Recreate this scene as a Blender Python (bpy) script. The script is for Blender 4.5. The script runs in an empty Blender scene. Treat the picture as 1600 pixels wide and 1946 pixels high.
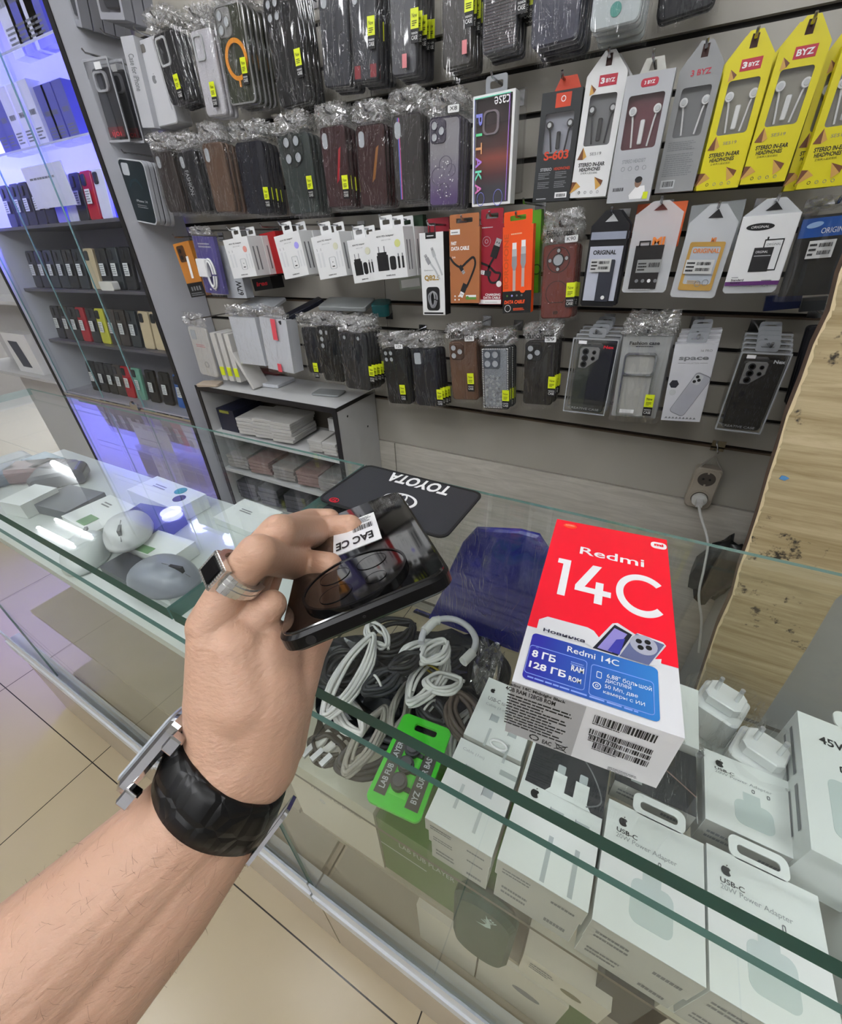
import bpy, math, random
import numpy as np
from mathutils import Vector, Matrix
random.seed(7)
rnd = random.random
C = bpy.context.scene.collection
S = bpy.context.scene
# ---------------------------------------------------------------- camera, world, exposure
CH = 1.4                                   # camera height above the shop floor (m)
RW = np.array([[0.88132061, 0.47136896, -0.0329437], [0.23471625, -0.49722645, -0.8352689], [-0.41010031, 0.72840728, -0.54885387]])
FPX = 794.78
cam_d = bpy.data.cameras.new('camera'); cam = bpy.data.objects.new('camera', cam_d); C.objects.link(cam)
cam_d.sensor_fit = 'HORIZONTAL'; cam_d.sensor_width = 36; cam_d.lens = FPX/1600*36; cam_d.clip_start = .01
m3 = RW.T @ np.diag([1, -1, -1])
mw = Matrix([list(m3[i])+[0] for i in range(3)]+[[0, 0, 0, 1]]); mw.translation = Vector((0, 0, CH))
cam.matrix_world = mw
S.camera = cam
w = bpy.data.worlds.new('shop_air'); S.world = w; w.use_nodes = True
w.node_tree.nodes['Background'].inputs[0].default_value = (.9, .95, 1, 1); w.node_tree.nodes['Background'].inputs[1].default_value = .25
S.view_settings.view_transform = 'Standard'; S.view_settings.look = 'None'; S.view_settings.gamma = 1
S.view_settings.use_curve_mapping = False
S.view_settings.exposure = 0.88
S.cycles.transparent_max_bounces = 48; S.cycles.max_bounces = 8; S.cycles.glossy_bounces = 4
S.cycles.sample_clamp_indirect = 4
def ray(x, y):
    d = np.array([x-800, y-973, FPX])/FPX
    return RW.T @ d
def PY(x, y, Y): d = ray(x, y)*(1); d = d*(Y/d[1]); return Vector((d[0], d[1], d[2]+CH))
def PZ(x, y, z): d = ray(x, y); d = d*((z-CH)/d[2]); return Vector((d[0], d[1], d[2]+CH))
def PD(x, y, depth): d = ray(x, y)*depth; return Vector((d[0], d[1], d[2]+CH))   # depth along the optical axis
# ---------------------------------------------------------------- materials
def lin(h):
    if isinstance(h, str):
        h = h.lstrip('#'); c = [int(h[i:i+2], 16)/255 for i in (0, 2, 4)]
        return tuple(x/12.92 if x <= .04045 else ((x+.055)/1.055)**2.4 for x in c)
    return tuple(h)
_M = {}
def M(name, col='#808080', rough=.5, metal=0., vary=.08, scale=30., emit=0., bump=0., bscale=200., spec=.5, coat=0.):
    if name in _M: return _M[name]
    m = bpy.data.materials.new(name); m.use_nodes = True; nt = m.node_tree; b = nt.nodes['Principled BSDF']
    c = lin(col)
    b.inputs['Roughness'].default_value = rough; b.inputs['Metallic'].default_value = metal
    b.inputs['Specular IOR Level'].default_value = spec; b.inputs['Coat Weight'].default_value = coat
    b.inputs['Coat Roughness'].default_value = .05
    b.inputs['Base Color'].default_value = (*c, 1)
    if vary or bump:
        tc = nt.nodes.new('ShaderNodeTexCoord')
    if vary:
        n = nt.nodes.new('ShaderNodeTexNoise'); n.inputs['Scale'].default_value = scale; n.inputs['Detail'].default_value = 3
        nt.links.new(tc.outputs['Object'], n.inputs['Vector'])
        r = nt.nodes.new('ShaderNodeMapRange'); r.inputs[3].default_value = 1-vary; r.inputs[4].default_value = 1+vary
        nt.links.new(n.outputs['Fac'], r.inputs[0])
        mx = nt.nodes.new('ShaderNodeVectorMath'); mx.operation = 'SCALE'; mx.inputs[0].default_value = c
        nt.links.new(r.outputs[0], mx.inputs['Scale']); nt.links.new(mx.outputs[0], b.inputs['Base Color'])
    if bump:
        n2 = nt.nodes.new('ShaderNodeTexNoise'); n2.inputs['Scale'].default_value = bscale; n2.inputs['Detail'].default_value = 4
        nt.links.new(tc.outputs['Object'], n2.inputs['Vector'])
        bp = nt.nodes.new('ShaderNodeBump'); bp.inputs['Strength'].default_value = bump; bp.inputs['Distance'].default_value = .002
        nt.links.new(n2.outputs['Fac'], bp.inputs['Height']); nt.links.new(bp.outputs[0], b.inputs['Normal'])
    if emit:
        b.inputs['Emission Color'].default_value = (*c, 1); b.inputs['Emission Strength'].default_value = emit
    _M[name] = m
    return m
def thin_glass(name, k=1., base=0., tint=(.93, .97, .95), rough=0., bump=0., bscale=40., haze=0., hazecol=(.9, .9, .9), maxf=1., stretch=(1, 1, 1), crease=.12):
    """Sheet of clear glass or film: see-through with a mirror share that grows towards grazing view."""
    if name in _M: return _M[name]
    m = bpy.data.materials.new(name); m.use_nodes = True; nt = m.node_tree; N = nt.nodes; L = nt.links
    N.remove(N['Principled BSDF']); out = N['Material Output']
    lw = N.new('ShaderNodeLayerWeight'); pw = N.new('ShaderNodeMath'); pw.operation = 'POWER'; pw.inputs[1].default_value = 5
    L.new(lw.outputs['Facing'], pw.inputs[0])
    ma = N.new('ShaderNodeMath'); ma.operation = 'MULTIPLY_ADD'; ma.inputs[1].default_value = .95*k; ma.inputs[2].default_value = .045*k+base
    L.new(pw.outputs[0], ma.inputs[0])
    mn = N.new('ShaderNodeMath'); mn.operation = 'MINIMUM'; mn.inputs[1].default_value = maxf; L.new(ma.outputs[0], mn.inputs[0])
    tr = N.new('ShaderNodeBsdfTransparent'); tr.inputs[0].default_value = (*tint, 1)
    gl = N.new('ShaderNodeBsdfGlossy'); gl.inputs['Roughness'].default_value = rough; gl.inputs[0].default_value = (1, 1, 1, 1)
    mix = N.new('ShaderNodeMixShader'); L.new(mn.outputs[0], mix.inputs[0])
    if bump:
        tc = N.new('ShaderNodeTexCoord'); mp = N.new('ShaderNodeMapping'); mp.inputs['Scale'].default_value = stretch
        L.new(tc.outputs['Object'], mp.inputs[0])
        n = N.new('ShaderNodeTexNoise'); n.inputs['Scale'].default_value = bscale; n.inputs['Detail'].default_value = 3; n.inputs['Distortion'].default_value = 1.5
        L.new(mp.outputs[0], n.inputs['Vector'])
        sb = N.new('ShaderNodeMath'); sb.operation = 'SUBTRACT'; sb.inputs[1].default_value = .5; ab = N.new('ShaderNodeMath'); ab.operation = 'ABSOLUTE'; mi = N.new('ShaderNodeMath'); mi.operation = 'MINIMUM'; mi.inputs[1].default_value = crease
        L.new(n.outputs['Fac'], sb.inputs[0]); L.new(sb.outputs[0], ab.inputs[0]); L.new(ab.outputs[0], mi.inputs[0])
        bp = N.new('ShaderNodeBump'); bp.inputs['Strength'].default_value = bump; bp.inputs['Distance'].default_value = .02
        L.new(mi.outputs[0], bp.inputs['Height']); L.new(bp.outputs[0], gl.inputs['Normal']); L.new(bp.outputs[0], lw.inputs['Normal'])
    src = tr.outputs[0]
    if haze:
        df = N.new('ShaderNodeBsdfDiffuse'); df.inputs[0].default_value = (*hazecol, 1)
        mh = N.new('ShaderNodeMixShader'); mh.inputs[0].default_value = haze
        L.new(tr.outputs[0], mh.inputs[1]); L.new(df.outputs[0], mh.inputs[2]); src = mh.outputs[0]
    L.new(src, mix.inputs[1]); L.new(gl.outputs[0], mix.inputs[2]); L.new(mix.outputs[0], out.inputs[0])
    _M[name] = m
    return m
GLASS = thin_glass('counter_glass', k=.9, base=.0, tint=(.97, .99, .98))
PANE = thin_glass('front_pane_glass', k=.3, base=.0, tint=(.96, .98, .965))
DOORGLASS = thin_glass('door_glass', k=.8, tint=(.95, .98, .98))
EDGE = M('green_glass_edge', '#1f463d', .45, vary=.25, scale=8, spec=.15)
EDGEP = M('grey_green_edge', '#3f5c52', .4, vary=.15, scale=8, spec=.3)
EDGEL = M('lit_glass_edge', '#6d8f8a', .15, vary=.15, scale=12)  # paler copy of the glass edge, with the light on it put into its colour
FILM = thin_glass('clear_film', k=1.15, base=.0, tint=(.965, .965, .965), rough=.06, bump=1., bscale=16, haze=.004, maxf=.6, stretch=(3.2, 1, .8), crease=.05)
FILMH = thin_glass('crinkled_film', k=1.4, base=.2, tint=(.97, .97, .97), rough=.11, bump=.8, bscale=45, haze=.012, maxf=.8, crease=.08)
CLEAR = thin_glass('clear_plastic', k=1., base=.03, tint=(.94, .94, .94), rough=.05, haze=.012, maxf=.7)
POUCH = thin_glass('frosted_pouch', k=.8, base=.02, tint=(.9, .9, .9), rough=.2, haze=.5, hazecol=(.82, .85, .88))
CHROME = M('chrome', '#d8d8da', .12, 1., vary=.03)
WHITE = M('white_card', '#e9eaea', .45, vary=.02)
BLACK = M('black_print', '#0b0b0d', .5, vary=0)
GREYP = M('grey_print', '#77797c', .6, vary=0)
LGREY = M('light_grey_print', '#b9bcbe', .6, vary=0)
WPRINT = M('white_print', '#f3f3f3', .5, vary=0)
YELLOW = M('yellow_sticker', '#d3e01e', .4, vary=.02)
RED = M('red_print', '#c5162c', .45, vary=0)
# ---------------------------------------------------------------- mesh builder
class MB:
    def __init__(s): s.v = []; s.f = []; s.mi = []; s.mats = []; s.sm = []
    def _m(s, m):
        if m not in s.mats: s.mats.append(m)
        return s.mats.index(m)
    def add(s, vs, fs, m, smooth=False):
        o = len(s.v); k = s._m(m); s.v += [tuple(v) for v in vs]
        for f in fs: s.f.append([i+o for i in f]); s.mi.append(k); s.sm.append(smooth)
        return s
    def box(s, x0, x1, y0, y1, z0, z1, m):
        return s.add([(x, y, z) for z in (z0, z1) for y in (y0, y1) for x in (x0, x1)],
                     [(0, 2, 3, 1), (4, 5, 7, 6), (0, 1, 5, 4), (2, 6, 7, 3), (0, 4, 6, 2), (1, 3, 7, 5)], m)
    def hexa(s, P, m):      # 8 corners: bottom 4 (ccw), top 4
        return s.add(P, [(3, 2, 1, 0), (4, 5, 6, 7), (0, 1, 5, 4), (1, 2, 6, 5), (2, 3, 7, 6), (3, 0, 4, 7)], m)
    def prism(s, pts, y0, y1, m, chamfer=0., side=None, smooth=False):
        """polygon (x,z) ccw seen from the front, extruded from y0 (front) to y1 (back)"""
        n = len(pts)
        if chamfer:
            cx = sum(p[0] for p in pts)/n; cz = sum(p[1] for p in pts)/n
            mxr = max(abs(p[0]-cx) for p in pts); mzr = max(abs(p[1]-cz) for p in pts)
            ins = [(cx+(p[0]-cx)*(1-chamfer/mxr), cz+(p[1]-cz)*(1-chamfer/mzr)) for p in pts]
            sg = 1 if y1 > y0 else -1
            rings = [(ins, y0), (pts, y0+sg*chamfer), (pts, y1-sg*chamfer), (ins, y1)]
        else: rings = [(pts, y0), (pts, y1)]
        vs = [(p[0], y, p[1]) for r, y in rings for p in r]
        k = len(rings)
        s.add(vs, [list(range(n)), [n*(k-1)+i for i in reversed(range(n))]], m)
        fs = [(n*r+i, n*(r+1)+i, n*(r+1)+(i+1) % n, n*r+(i+1) % n) for r in range(k-1) for i in range(n)]
        s.add(vs, fs, side or m, smooth)
        return s
    def rrect(s, x0, x1, z0, z1, r, y0, y1, m, chamfer=0., seg=5, side=None):
        return s.prism(rr(x0, x1, z0, z1, r, seg), y0, y1, m, chamfer, side)
    def disc(s, cx, cz, r, y0, y1, m, n=20, rz=None):
        rz = rz or r
        return s.prism([(cx+r*math.cos(2*math.pi*i/n), cz+rz*math.sin(2*math.pi*i/n)) for i in range(n)], y0, y1, m)
    def ring(s, cx, cz, r0, r1, y0, y1, m, n=32, a0=0, a1=360, q=1.):
        N = n; full = abs(a1-a0) >= 360
        vs = []; fs = []
        for i in range(N+1):
            a = math.radians(a0+(a1-a0)*i/N); c_, s_ = math.cos(a), math.sin(a)
            for r, y in ((r0, y0), (r1, y0), (r1, y1), (r0, y1)): vs.append((cx+r*c_, y, cz+r*s_*q))
        for i in range(N):
            for j in range(4): fs.append((4*i+j, 4*i+(j+1) % 4, 4*(i+1)+(j+1) % 4, 4*(i+1)+j))
        if not full: fs += [(0, 3, 2, 1), (4*N, 4*N+1, 4*N+2, 4*N+3)]
        return s.add(vs, fs, m)
    def frame(s, outer, inner, y0, y1, m):      # two equal-length (x,z) loops -> solid frame with a hole
        n = len(outer); vs = [(p[0], y, p[1]) for y in (y0, y1) for l in (outer, inner) for p in l]
        fs = []
        for i in range(n):
            j = (i+1) % n
            fs += [(i, j, n+j, n+i), (2*n+i, 3*n+i, 3*n+j, 2*n+j), (i, 2*n+i, 2*n+j, j), (n+i, n+j, 3*n+j, 3*n+i)]
        return s.add(vs, fs, m)
    def tube(s, pts, r, m, n=7, closed=False, taper=None):
        P = [Vector(p) for p in pts]; k = len(P); vs = []; fs = []
        up = Vector((0, 0, 1)); prev = None
        for i in range(k):
            a = P[i-1] if (i > 0 or closed) else P[i]; b = P[(i+1) % k] if (i < k-1 or closed) else P[i]
            t = (b-a).normalized() if (b-a).length > 1e-9 else Vector((1, 0, 0))
            if prev is None:
                u = t.cross(up)
                if u.length < .1: u = t.cross(Vector((1, 0, 0)))
            else: u = prev-t*prev.dot(t)
            u.normalize(); prev = u; v = t.cross(u)
            rr_ = r*(taper[i] if taper else 1)
            for j in range(n):
                an = 2*math.pi*j/n; vs.append(P[i]+(u*math.cos(an)+v*math.sin(an))*rr_)
        for i in range(k if closed else k-1):
            for j in range(n):
                i2 = (i+1) % k
                fs.append((i*n+j, i*n+(j+1) % n, i2*n+(j+1) % n, i2*n+j))
        s.add(vs, fs, m, True)
        if not closed: s.add(vs, [list(reversed(range(n))), [(k-1)*n+j for j in range(n)]], m)
        return s
    def text(s, t, x, z, w_, h, m, y=-.0004, bold=0., skew=0., rot=0, mirror=False, dz=0.):
        """lettering stretched into the box x..x+w, z..z+h on the front face; rot turns it (degrees) about the box centre"""
        vs, fs = glyphs(t, bold)
        X = [p[0] for p in vs]; Y = [p[1] for p in vs]; a, b = min(X), max(X); c, d = min(Y), max(Y)
        cx, cz = x+w_/2, z+h/2; cr, sr = math.cos(math.radians(rot)), math.sin(math.radians(rot))
        W, H = (w_, h) if rot % 180 == 0 or rot % 90 else (h, w_)
        out = []
        for p in vs:
            px = ((p[0]-a)/(b-a)-.5)*W; pz = ((p[1]-c)/max(d-c, 1e-6)-.5)*H
            px += skew*pz
            if mirror: px = -px
            out.append((cx+px*cr-pz*sr, y, cz+px*sr+pz*cr+dz*px))
        if mirror: fs = [list(reversed(f)) for f in fs]
        return s.add(out, fs, m)
    def lines(s, x, z, w_, h, n, m, y=-.0004, seed=1):
        """rows of unreadably small print"""
        R = random.Random(seed); lh = h/n
        for i in range(n):
            zz = z+h-(i+1)*lh; xx = x; e = x+w_*(R.uniform(.55, 1) if i % 3 == 2 else R.uniform(.88, 1))
            while xx < e:
                l = min(R.uniform(.05, .16)*w_, e-xx); s.quad(xx, xx+l*.86, zz+lh*.25, zz+lh*.72, y, m); xx += l
        return s
    def quad(s, x0, x1, z0, z1, y, m): return s.add([(x0, y, z0), (x1, y, z0), (x1, y, z1), (x0, y, z1)], [(0, 1, 2, 3)], m)
    def poly(s, pts, y, m): return s.add([(p[0], y, p[1]) for p in pts], [list(range(len(pts)))], m)
    def bars(s, x, z, w_, h, m, y=-.0004, seed=3, n=26):
        R = random.Random(seed); xx = x
        while xx < x+w_:
            b = R.choice([1, 1, 2, 3])*w_/n/2; s.quad(xx, min(xx+b, x+w_), z, z+h, y, m); xx += b+R.choice([1, 1, 2])*w_/n/2
        return s
    def xf(s, mat, i0=0):
        s.v[i0:] = [tuple(mat @ Vector(p)) for p in s.v[i0:]]; return s
    def build(s, name, parent=None, smooth=False):
        me = bpy.data.meshes.new(name); me.from_pydata(s.v, [], s.f)
        for m in s.mats: me.materials.append(m)
        me.polygons.foreach_set('material_index', s.mi)
        me.polygons.foreach_set('use_smooth', [True]*len(s.f) if smooth else s.sm)
        me.update()
        o = bpy.data.objects.new(name, me); C.objects.link(o)
        if parent: o.parent = parent
        return o
_G = {}
def glyphs(t, bold):
    if (t, bold) not in _G:
        c = bpy.data.curves.new('t', 'FONT'); c.body = t; c.resolution_u = 3; c.offset = bold; c.align_x = 'LEFT'
        o = bpy.data.objects.new('t', c); me = o.to_mesh()
        _G[(t, bold)] = ([v.co[:] for v in me.vertices], [list(p.vertices) for p in me.polygons])
        o.to_mesh_clear(); bpy.data.objects.remove(o); bpy.data.curves.remove(c)
    return _G[(t, bold)]
def rr(x0, x1, z0, z1, r, seg=5):
    out = []
    for cx, cz, a in ((x1-r, z0+r, -90), (x1-r, z1-r, 0), (x0+r, z1-r, 90), (x0+r, z0+r, 180)):
        for i in range(seg+1):
            t = math.radians(a+90*i/seg); out.append((cx+r*math.cos(t), cz+r*math.sin(t)))
    return out
def tag(o, label, cat, group=None, kind=None):
    if label: o['label'] = label
    if cat: o['category'] = cat
    if group: o['group'] = group
    if kind: o['kind'] = kind
    return o
def thing(name, label, cat, loc=(0, 0, 0), mat=None, group=None):
    o = bpy.data.objects.new(name, None); C.objects.link(o); o.empty_display_size = .02
    if mat is not None: o.matrix_world = mat
    else: o.location = loc
    return tag(o, label, cat, group)
def struct(name, mb):
    o = mb.build(name); o['kind'] = 'structure'; return o
def dup(root, off, label=None, drop=(), group=None):
    r = root.copy(); C.objects.link(r); r.location = root.location+Vector(off)
    if label: r['label'] = label
    if group: r['group'] = group
    for ch in list(root.children):
        if ch.name.split('.')[0] in drop: continue
        c = ch.copy(); C.objects.link(c); c.parent = r
        for g in ch.children:
            if g.name.split('.')[0] in drop: continue
            d = g.copy(); C.objects.link(d); d.parent = c
    return r
# ---------------------------------------------------------------- the shop shell
WALL = 1.16                                # face of the slatted wall
ZC = CH-.272                               # upper face of the counter glass
def floor_mat():
    m = M('floor_tiles', '#b9ab8f', .22, vary=.05, scale=3); nt = m.node_tree; b = nt.nodes['Principled BSDF']
    tc = nt.nodes.new('ShaderNodeTexCoord'); br = nt.nodes.new('ShaderNodeTexBrick')
    br.offset = 0; br.inputs['Scale'].default_value = 1; br.inputs['Brick Width'].default_value = .6; br.inputs['Row Height'].default_value = .6
    br.inputs['Mortar Size'].default_value = .0016; br.inputs['Mortar Smooth'].default_value = .1
    mp = nt.nodes.new('ShaderNodeMapping'); mp.inputs['Location'].default_value = (.716, -.0823, 0)
    nt.links.new(tc.outputs['Object'], mp.inputs[0]); nt.links.new(mp.outputs[0], br.inputs[0])
    src = b.inputs['Base Color'].links[0].from_socket
    mx = nt.nodes.new('ShaderNodeMix'); mx.data_type = 'RGBA'
    nt.links.new(br.outputs['Fac'], mx.inputs[0]); nt.links.new(src, mx.inputs[6]); mx.inputs[7].default_value = (.03, .025, .02, 1)
    nt.links.new(mx.outputs[2], b.inputs['Base Color'])
    return m
struct('floor', MB().box(-6, 4, -4, 4, -.05, 0, floor_mat()))
CEIL = M('ceiling_paint', '#dfe1e2', .8, vary=.02)
struct('ceiling', MB().box(-6, 4, -4, 4, 2.9, 2.95, CEIL))
WP = M('wall_paint', '#c9c9cb', .7, vary=.03)
struct('wall_left', MB().box(-6.05, -6, -4, 4, 0, 2.9, WP))
struct('wall_right', MB().box(4, 4.05, -4, 4, 0, 2.9, WP))
struct('wall_front', MB().box(-6, 4, -4.05, -4, 0, 2.9, WP))
struct('wall_rear', MB().box(-6, 4, 4, 4.05, 0, 2.9, WP))
# slatted wall: horizontal boards with dark grooves between, one laminated sheet below
SLAT = M('slat_laminate', '#a7a399', .38, vary=.05, scale=4)
GROOVE = M('slat_groove', '#1c1a18', .7, vary=.1)
TRIMB = M('groove_lip', '#5b4c3d', .5, vary=.1)
zs = [CH-.447+.0725*i for i in range(18)]
mb = MB(); mb.box(-1.56, 1.6, WALL+.012, WALL+.03, .0, 2.3, GROOVE)
mb.box(-.90, 1.6, WALL, WALL+.012, CH-.605+.002, zs[0]-.005, SLAT)
mb.box(-1.56, -.90, WALL, WALL+.012, CH-.605+.002, zs[0]-.005, SLAT)
for i in range(17): mb.box(-1.56, -.745, WALL, WALL+.012, zs[i]+.005, zs[i+1]-.005, SLAT); mb.box(-.743, 1.6, WALL, WALL+.012, zs[i]+.005, zs[i+1]-.005, SLAT)
mb.box(-1.56, 1.6, WALL-.002, WALL+.012, zs[0]-.006, zs[0]-.002, TRIMB); mb.box(-1.56, 1.6, WALL-.002, WALL+.012, zs[4]-.006, zs[4]-.002, TRIMB)
struct('wall_back', mb)
def wood_mat(name, a, b_, rough=.5, sc=(2.5, 30, 30), spots=False):
    m = M(name, a, rough, vary=0); nt = m.node_tree; N = nt.nodes; L = nt.links; b = N['Principled BSDF']
    tc = N.new('ShaderNodeTexCoord'); mp = N.new('ShaderNodeMapping'); mp.inputs['Scale'].default_value = sc; L.new(tc.outputs['Object'], mp.inputs[0])
    n = N.new('ShaderNodeTexNoise'); n.inputs['Scale'].default_value = 2.2; n.inputs['Detail'].default_value = 8; n.inputs['Roughness'].default_value = .7; n.inputs['Distortion'].default_value = .6
    L.new(mp.outputs[0], n.inputs['Vector'])
    cr = N.new('ShaderNodeValToRGB'); cr.color_ramp.elements[0].position = .35; cr.color_ramp.elements[1].position = .68
    cr.color_ramp.elements[0].color = (*lin(b_), 1); cr.color_ramp.elements[1].color = (*lin(a), 1)
    L.new(n.outputs['Fac'], cr.inputs[0]); col = cr.outputs[0]
    if spots:
        v = N.new('ShaderNodeTexNoise'); v.inputs['Scale'].default_value = 17; v.inputs['Detail'].default_value = 5; v.inputs['Roughness'].default_value = .75
        L.new(tc.outputs['Object'], v.inputs['Vector'])
        r2 = N.new('ShaderNodeValToRGB'); r2.color_ramp.elements[0].position = .615; r2.color_ramp.elements[1].position = .67
        L.new(v.outputs['Fac'], r2.inputs[0])
        mx = N.new('ShaderNodeMix'); mx.data_type = 'RGBA'; L.new(r2.outputs[0], mx.inputs[0]); L.new(col, mx.inputs[6]); mx.inputs[7].default_value = (.03, .022, .015, 1)
        col = mx.outputs[2]
    L.new(col, b.inputs['Base Color'])
    return m
LAM = wood_mat('pale_wood_laminate', '#cfcac0', '#b3aea4', .45, (3, 30, 30))
struct('wall_panel_lower', MB().box(-.745, 1.6, WALL-.004, WALL+.011, 0, CH-.606, LAM).box(-1.56, -.749, WALL-.004, WALL+.011, 0, CH-.606, LAM))
# ---------------------------------------------------------------- ceiling lamps
TUBE = M('lamp_tube', (.97, .98, 1), emit=16, vary=0)
HOUS = M('lamp_housing', '#e4e6e8', .3, vary=0)
def grille(x, y, label, ang=0):
    t = thing('ceiling_lamp', label, 'lamp', (x, y, 2.9), group='four tube ceiling lamps'); t.rotation_euler.z = ang
    MB().box(-.3, .3, -.3, .3, -.012, 0, HOUS).build('housing', t)
    for i in range(4): MB().tube([(-.28, -.21+.14*i, -.03), (.28, -.21+.14*i, -.03)], .014, TUBE).build('tube', t)
for x, y, ang, s in ((-4.3, 2.4, 0, 'farthest back on the left'), (-4.4, 1.95, 0, 'second from the back on the left'), (-4.15, .95, 0, 'on the left over the aisle'),
                 (-1.8, -.7, 0, 'behind the viewer over the counter'), (-.2, -.9, 0, 'behind the viewer over the aisle'), (1.5, -.9, 0, 'behind the viewer on the right'),
                 (-.9, .35, 0, 'above the left counter'), (.9, .35, 0, 'above the right counter'), (-2.6, -2.4, 0, 'far behind on the left'), (.6, -2.6, 0, 'far behind the viewer')):
    grille(x, y, f'square white ceiling lamp with four tubes {s}', ang)
def batten(x0, y0, x1, y1, label):
    t = thing('strip_lamp', label, 'lamp', ((x0+x1)/2, (y0+y1)/2, 2.9), group='long strip lamps'); d = Vector((x1-x0, y1-y0, 0))/2
    MB().tube([-d+Vector((0, 0, -.03)), d+Vector((0, 0, -.03))], .03, TUBE).build('tube', t)
    MB().tube([-d+Vector((0, 0, -.0)), d+Vector((0, 0, -.0))], .02, HOUS, 4).build('housing', t)
batten(-5.8, 2.33, -4.9, 2.26, 'long bright strip lamp over the left end of the shop, rear one')
batten(-1.9, -1.55, 1.2, -1.55, 'unseen long strip lamp added behind the viewer for glints on the film')  # added lamp, out of view: puts bright streaks on the hanging film bags
batten(-5.8, 1.78, -4.46, 1.67, 'long bright strip lamp over the left end of the shop, front one')
# ---------------------------------------------------------------- glass counters
ALU = M('white_profile', '#d5d9dd', .3, vary=.03)
BOARD = M('plinth_laminate', '#b7aa97', .25, vary=.04, scale=3)
SHELFW = M('white_shelf', '#c9cfcc', .4, vary=.03)
INNER = M('counter_inside', '#a39a8a', .6, vary=.05)
def counter(name, label, x0, x1, y0, y1, zshelf, glass_shelf):
    """glass show counter; its front runs from (x0,y0) to (x1,y1)"""
    t = thing(name, label, 'counter', ((x0+x1)/2, .28, 0)); o = t.location; yb = .436; xl = x0 if glass_shelf else x0-.3
    def loc(P): return [(p[0]-o.x, p[1]-o.y, p[2]) for p in P]
    def slab(nm, a, b, d0, d1, z0, z1, m, edge, edgeb=None):      # strip between offsets d0 (front) and d1 (or 'b')
        A = [(a, y0+d0), (b, y1+d0), (b, yb if d1 == 'b' else y1+d1), (a, yb if d1 == 'b' else y0+d1)]
        P = [(*p, z0) for p in A]+[(*p, z1) for p in A]
        g = MB(); P = loc(P)
        g.add(P, [(3, 2, 1, 0), (4, 5, 6, 7)], m); g.add(P, [(0, 1, 5, 4)], edge); g.add(P, [(1, 2, 6, 5), (3, 0, 4, 7)], edgeb or edge); g.add(P, [(2, 3, 7, 6)], GLASS if nm == 'glass_top' else (edgeb or edge))
        if nm == 'glass_top': g.add([P[7], P[6], (P[6][0], P[6][1]+.0002, P[6][2]-.0035), (P[7][0], P[7][1]+.0002, P[7][2]-.0035)], [(0, 1, 2, 3)], EDGEL)
        return g.build(nm, t)
    slab('glass_top', x0, x1, 0, 'b', ZC-.015, ZC, GLASS, EDGE, EDGEL)
    g = MB(); P = loc([(x0, y0, .36), (x1, y1, .36), (x1, y1+.004, .36), (x0, y0+.004, .36), (x0, y0, CH-.322), (x1, y1, CH-.322), (x1, y1+.004, CH-.322), (x0, y0+.004, CH-.322)])
    g.add(P, [(0, 1, 5, 4), (2, 3, 7, 6)], PANE); g.add(P, [(4, 5, 6, 7)], EDGEP); g.add(P, [(0, 4, 7, 3), (1, 2, 6, 5)], EDGEL); g.build('front_pane', t)
    if glass_shelf: slab('glass_shelf', x0+.004, x1, .008, 'b', zshelf-.006, zshelf, GLASS, M('shelf_edge', '#4a4238', .3, vary=.1))
    else: slab('shelf', x0+.006, x1-.01, .03, 'b', zshelf-.016, zshelf, SHELFW, SHELFW)
    slab('lower_shelf', x0+.01, x1-.01, .04, 'b', .60, .612, INNER, INNER)
    slab('bottom_deck', x0+.01, x1-.01, .03, 'b', .345, .36, INNER, INNER)
    slab('bottom_rail', xl, x1, -.008, .03, .335, .375, ALU, ALU)
    slab('pane_channel', xl, x1, -.004, -.0005, .375, .425, M('channel_grey', '#aab2ba', .4), ALU)
    slab('plinth_board', xl, x1, .0, .018, 0, .335, BOARD, BOARD)
    for a in ((x0, x0+.012), (x1-.012, x1)):
        slab('end_board', a[0], a[1], .02, 'b', 0, .345, BOARD, BOARD)
    return t
JX = -.335
counter('display_counter', 'glass display counter on the right full of cables and white charger boxes', JX+.002, .95, .1235, .1215, CH-.505, True)
counter('display_counter', 'glass display counter on the left with computer mice on a white shelf', -1.31, JX-.002, .148, .1235, CH-.43, False)
# ---------------------------------------------------------------- little white shelf unit behind the counter
UW = M('unit_white', '#c3c4c4', .45, vary=.04); BLK = M('black_edging', '#121214', .45, vary=0)
ux0, ux1, uy0, uy1, uz = -1.452, -.811, .945, WALL-.006, CH-.421
t = thing('shelf_unit', 'low white shelf unit with black edging and stacks of thin packets inside', 'shelf unit', ((ux0+ux1)/2, (uy0+uy1)/2, 0)); o = t.location
def ub(nm, x0, x1, y0, y1, z0, z1, m): return MB().box(x0-o.x, x1-o.x, y0-o.y, y1-o.y, z0, z1, m).build(nm, t)
ub('top', ux0, ux1, uy0+.002, uy1, uz-.016, uz, UW)
for a in (ux0, ux1-.016): ub('side_panel', a, a+.016, uy0+.002, uy1, 0, uz-.016, UW)
for i, z in enumerate((uz-.175, uz-.33, uz-.5)): ub('shelf', ux0+.016, ux1-.016, uy0+.004, uy1, z-.014, z, UW)
ub('back_panel', ux0+.016, ux1-.016, uy1-.004, uy1, .05, uz-.016, M('unit_back', '#6d665c', .6))
e = MB(); e.box(ux0-o.x-.001, ux1-o.x+.001, uy0-o.y, uy0-o.y+.0025, uz-.017, uz+.0005, BLK)
e.box(ux1-o.x-.001, ux1-o.x+.0015, uy0-o.y, uy1-o.y, uz-.011, uz+.0006, BLK)
for a in (ux0, ux1-.016): e.box(a-o.x-.001, a-o.x+.017, uy0-o.y, uy0-o.y+.0025, 0, uz-.017, BLK)
e.build('edging', t)
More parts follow.
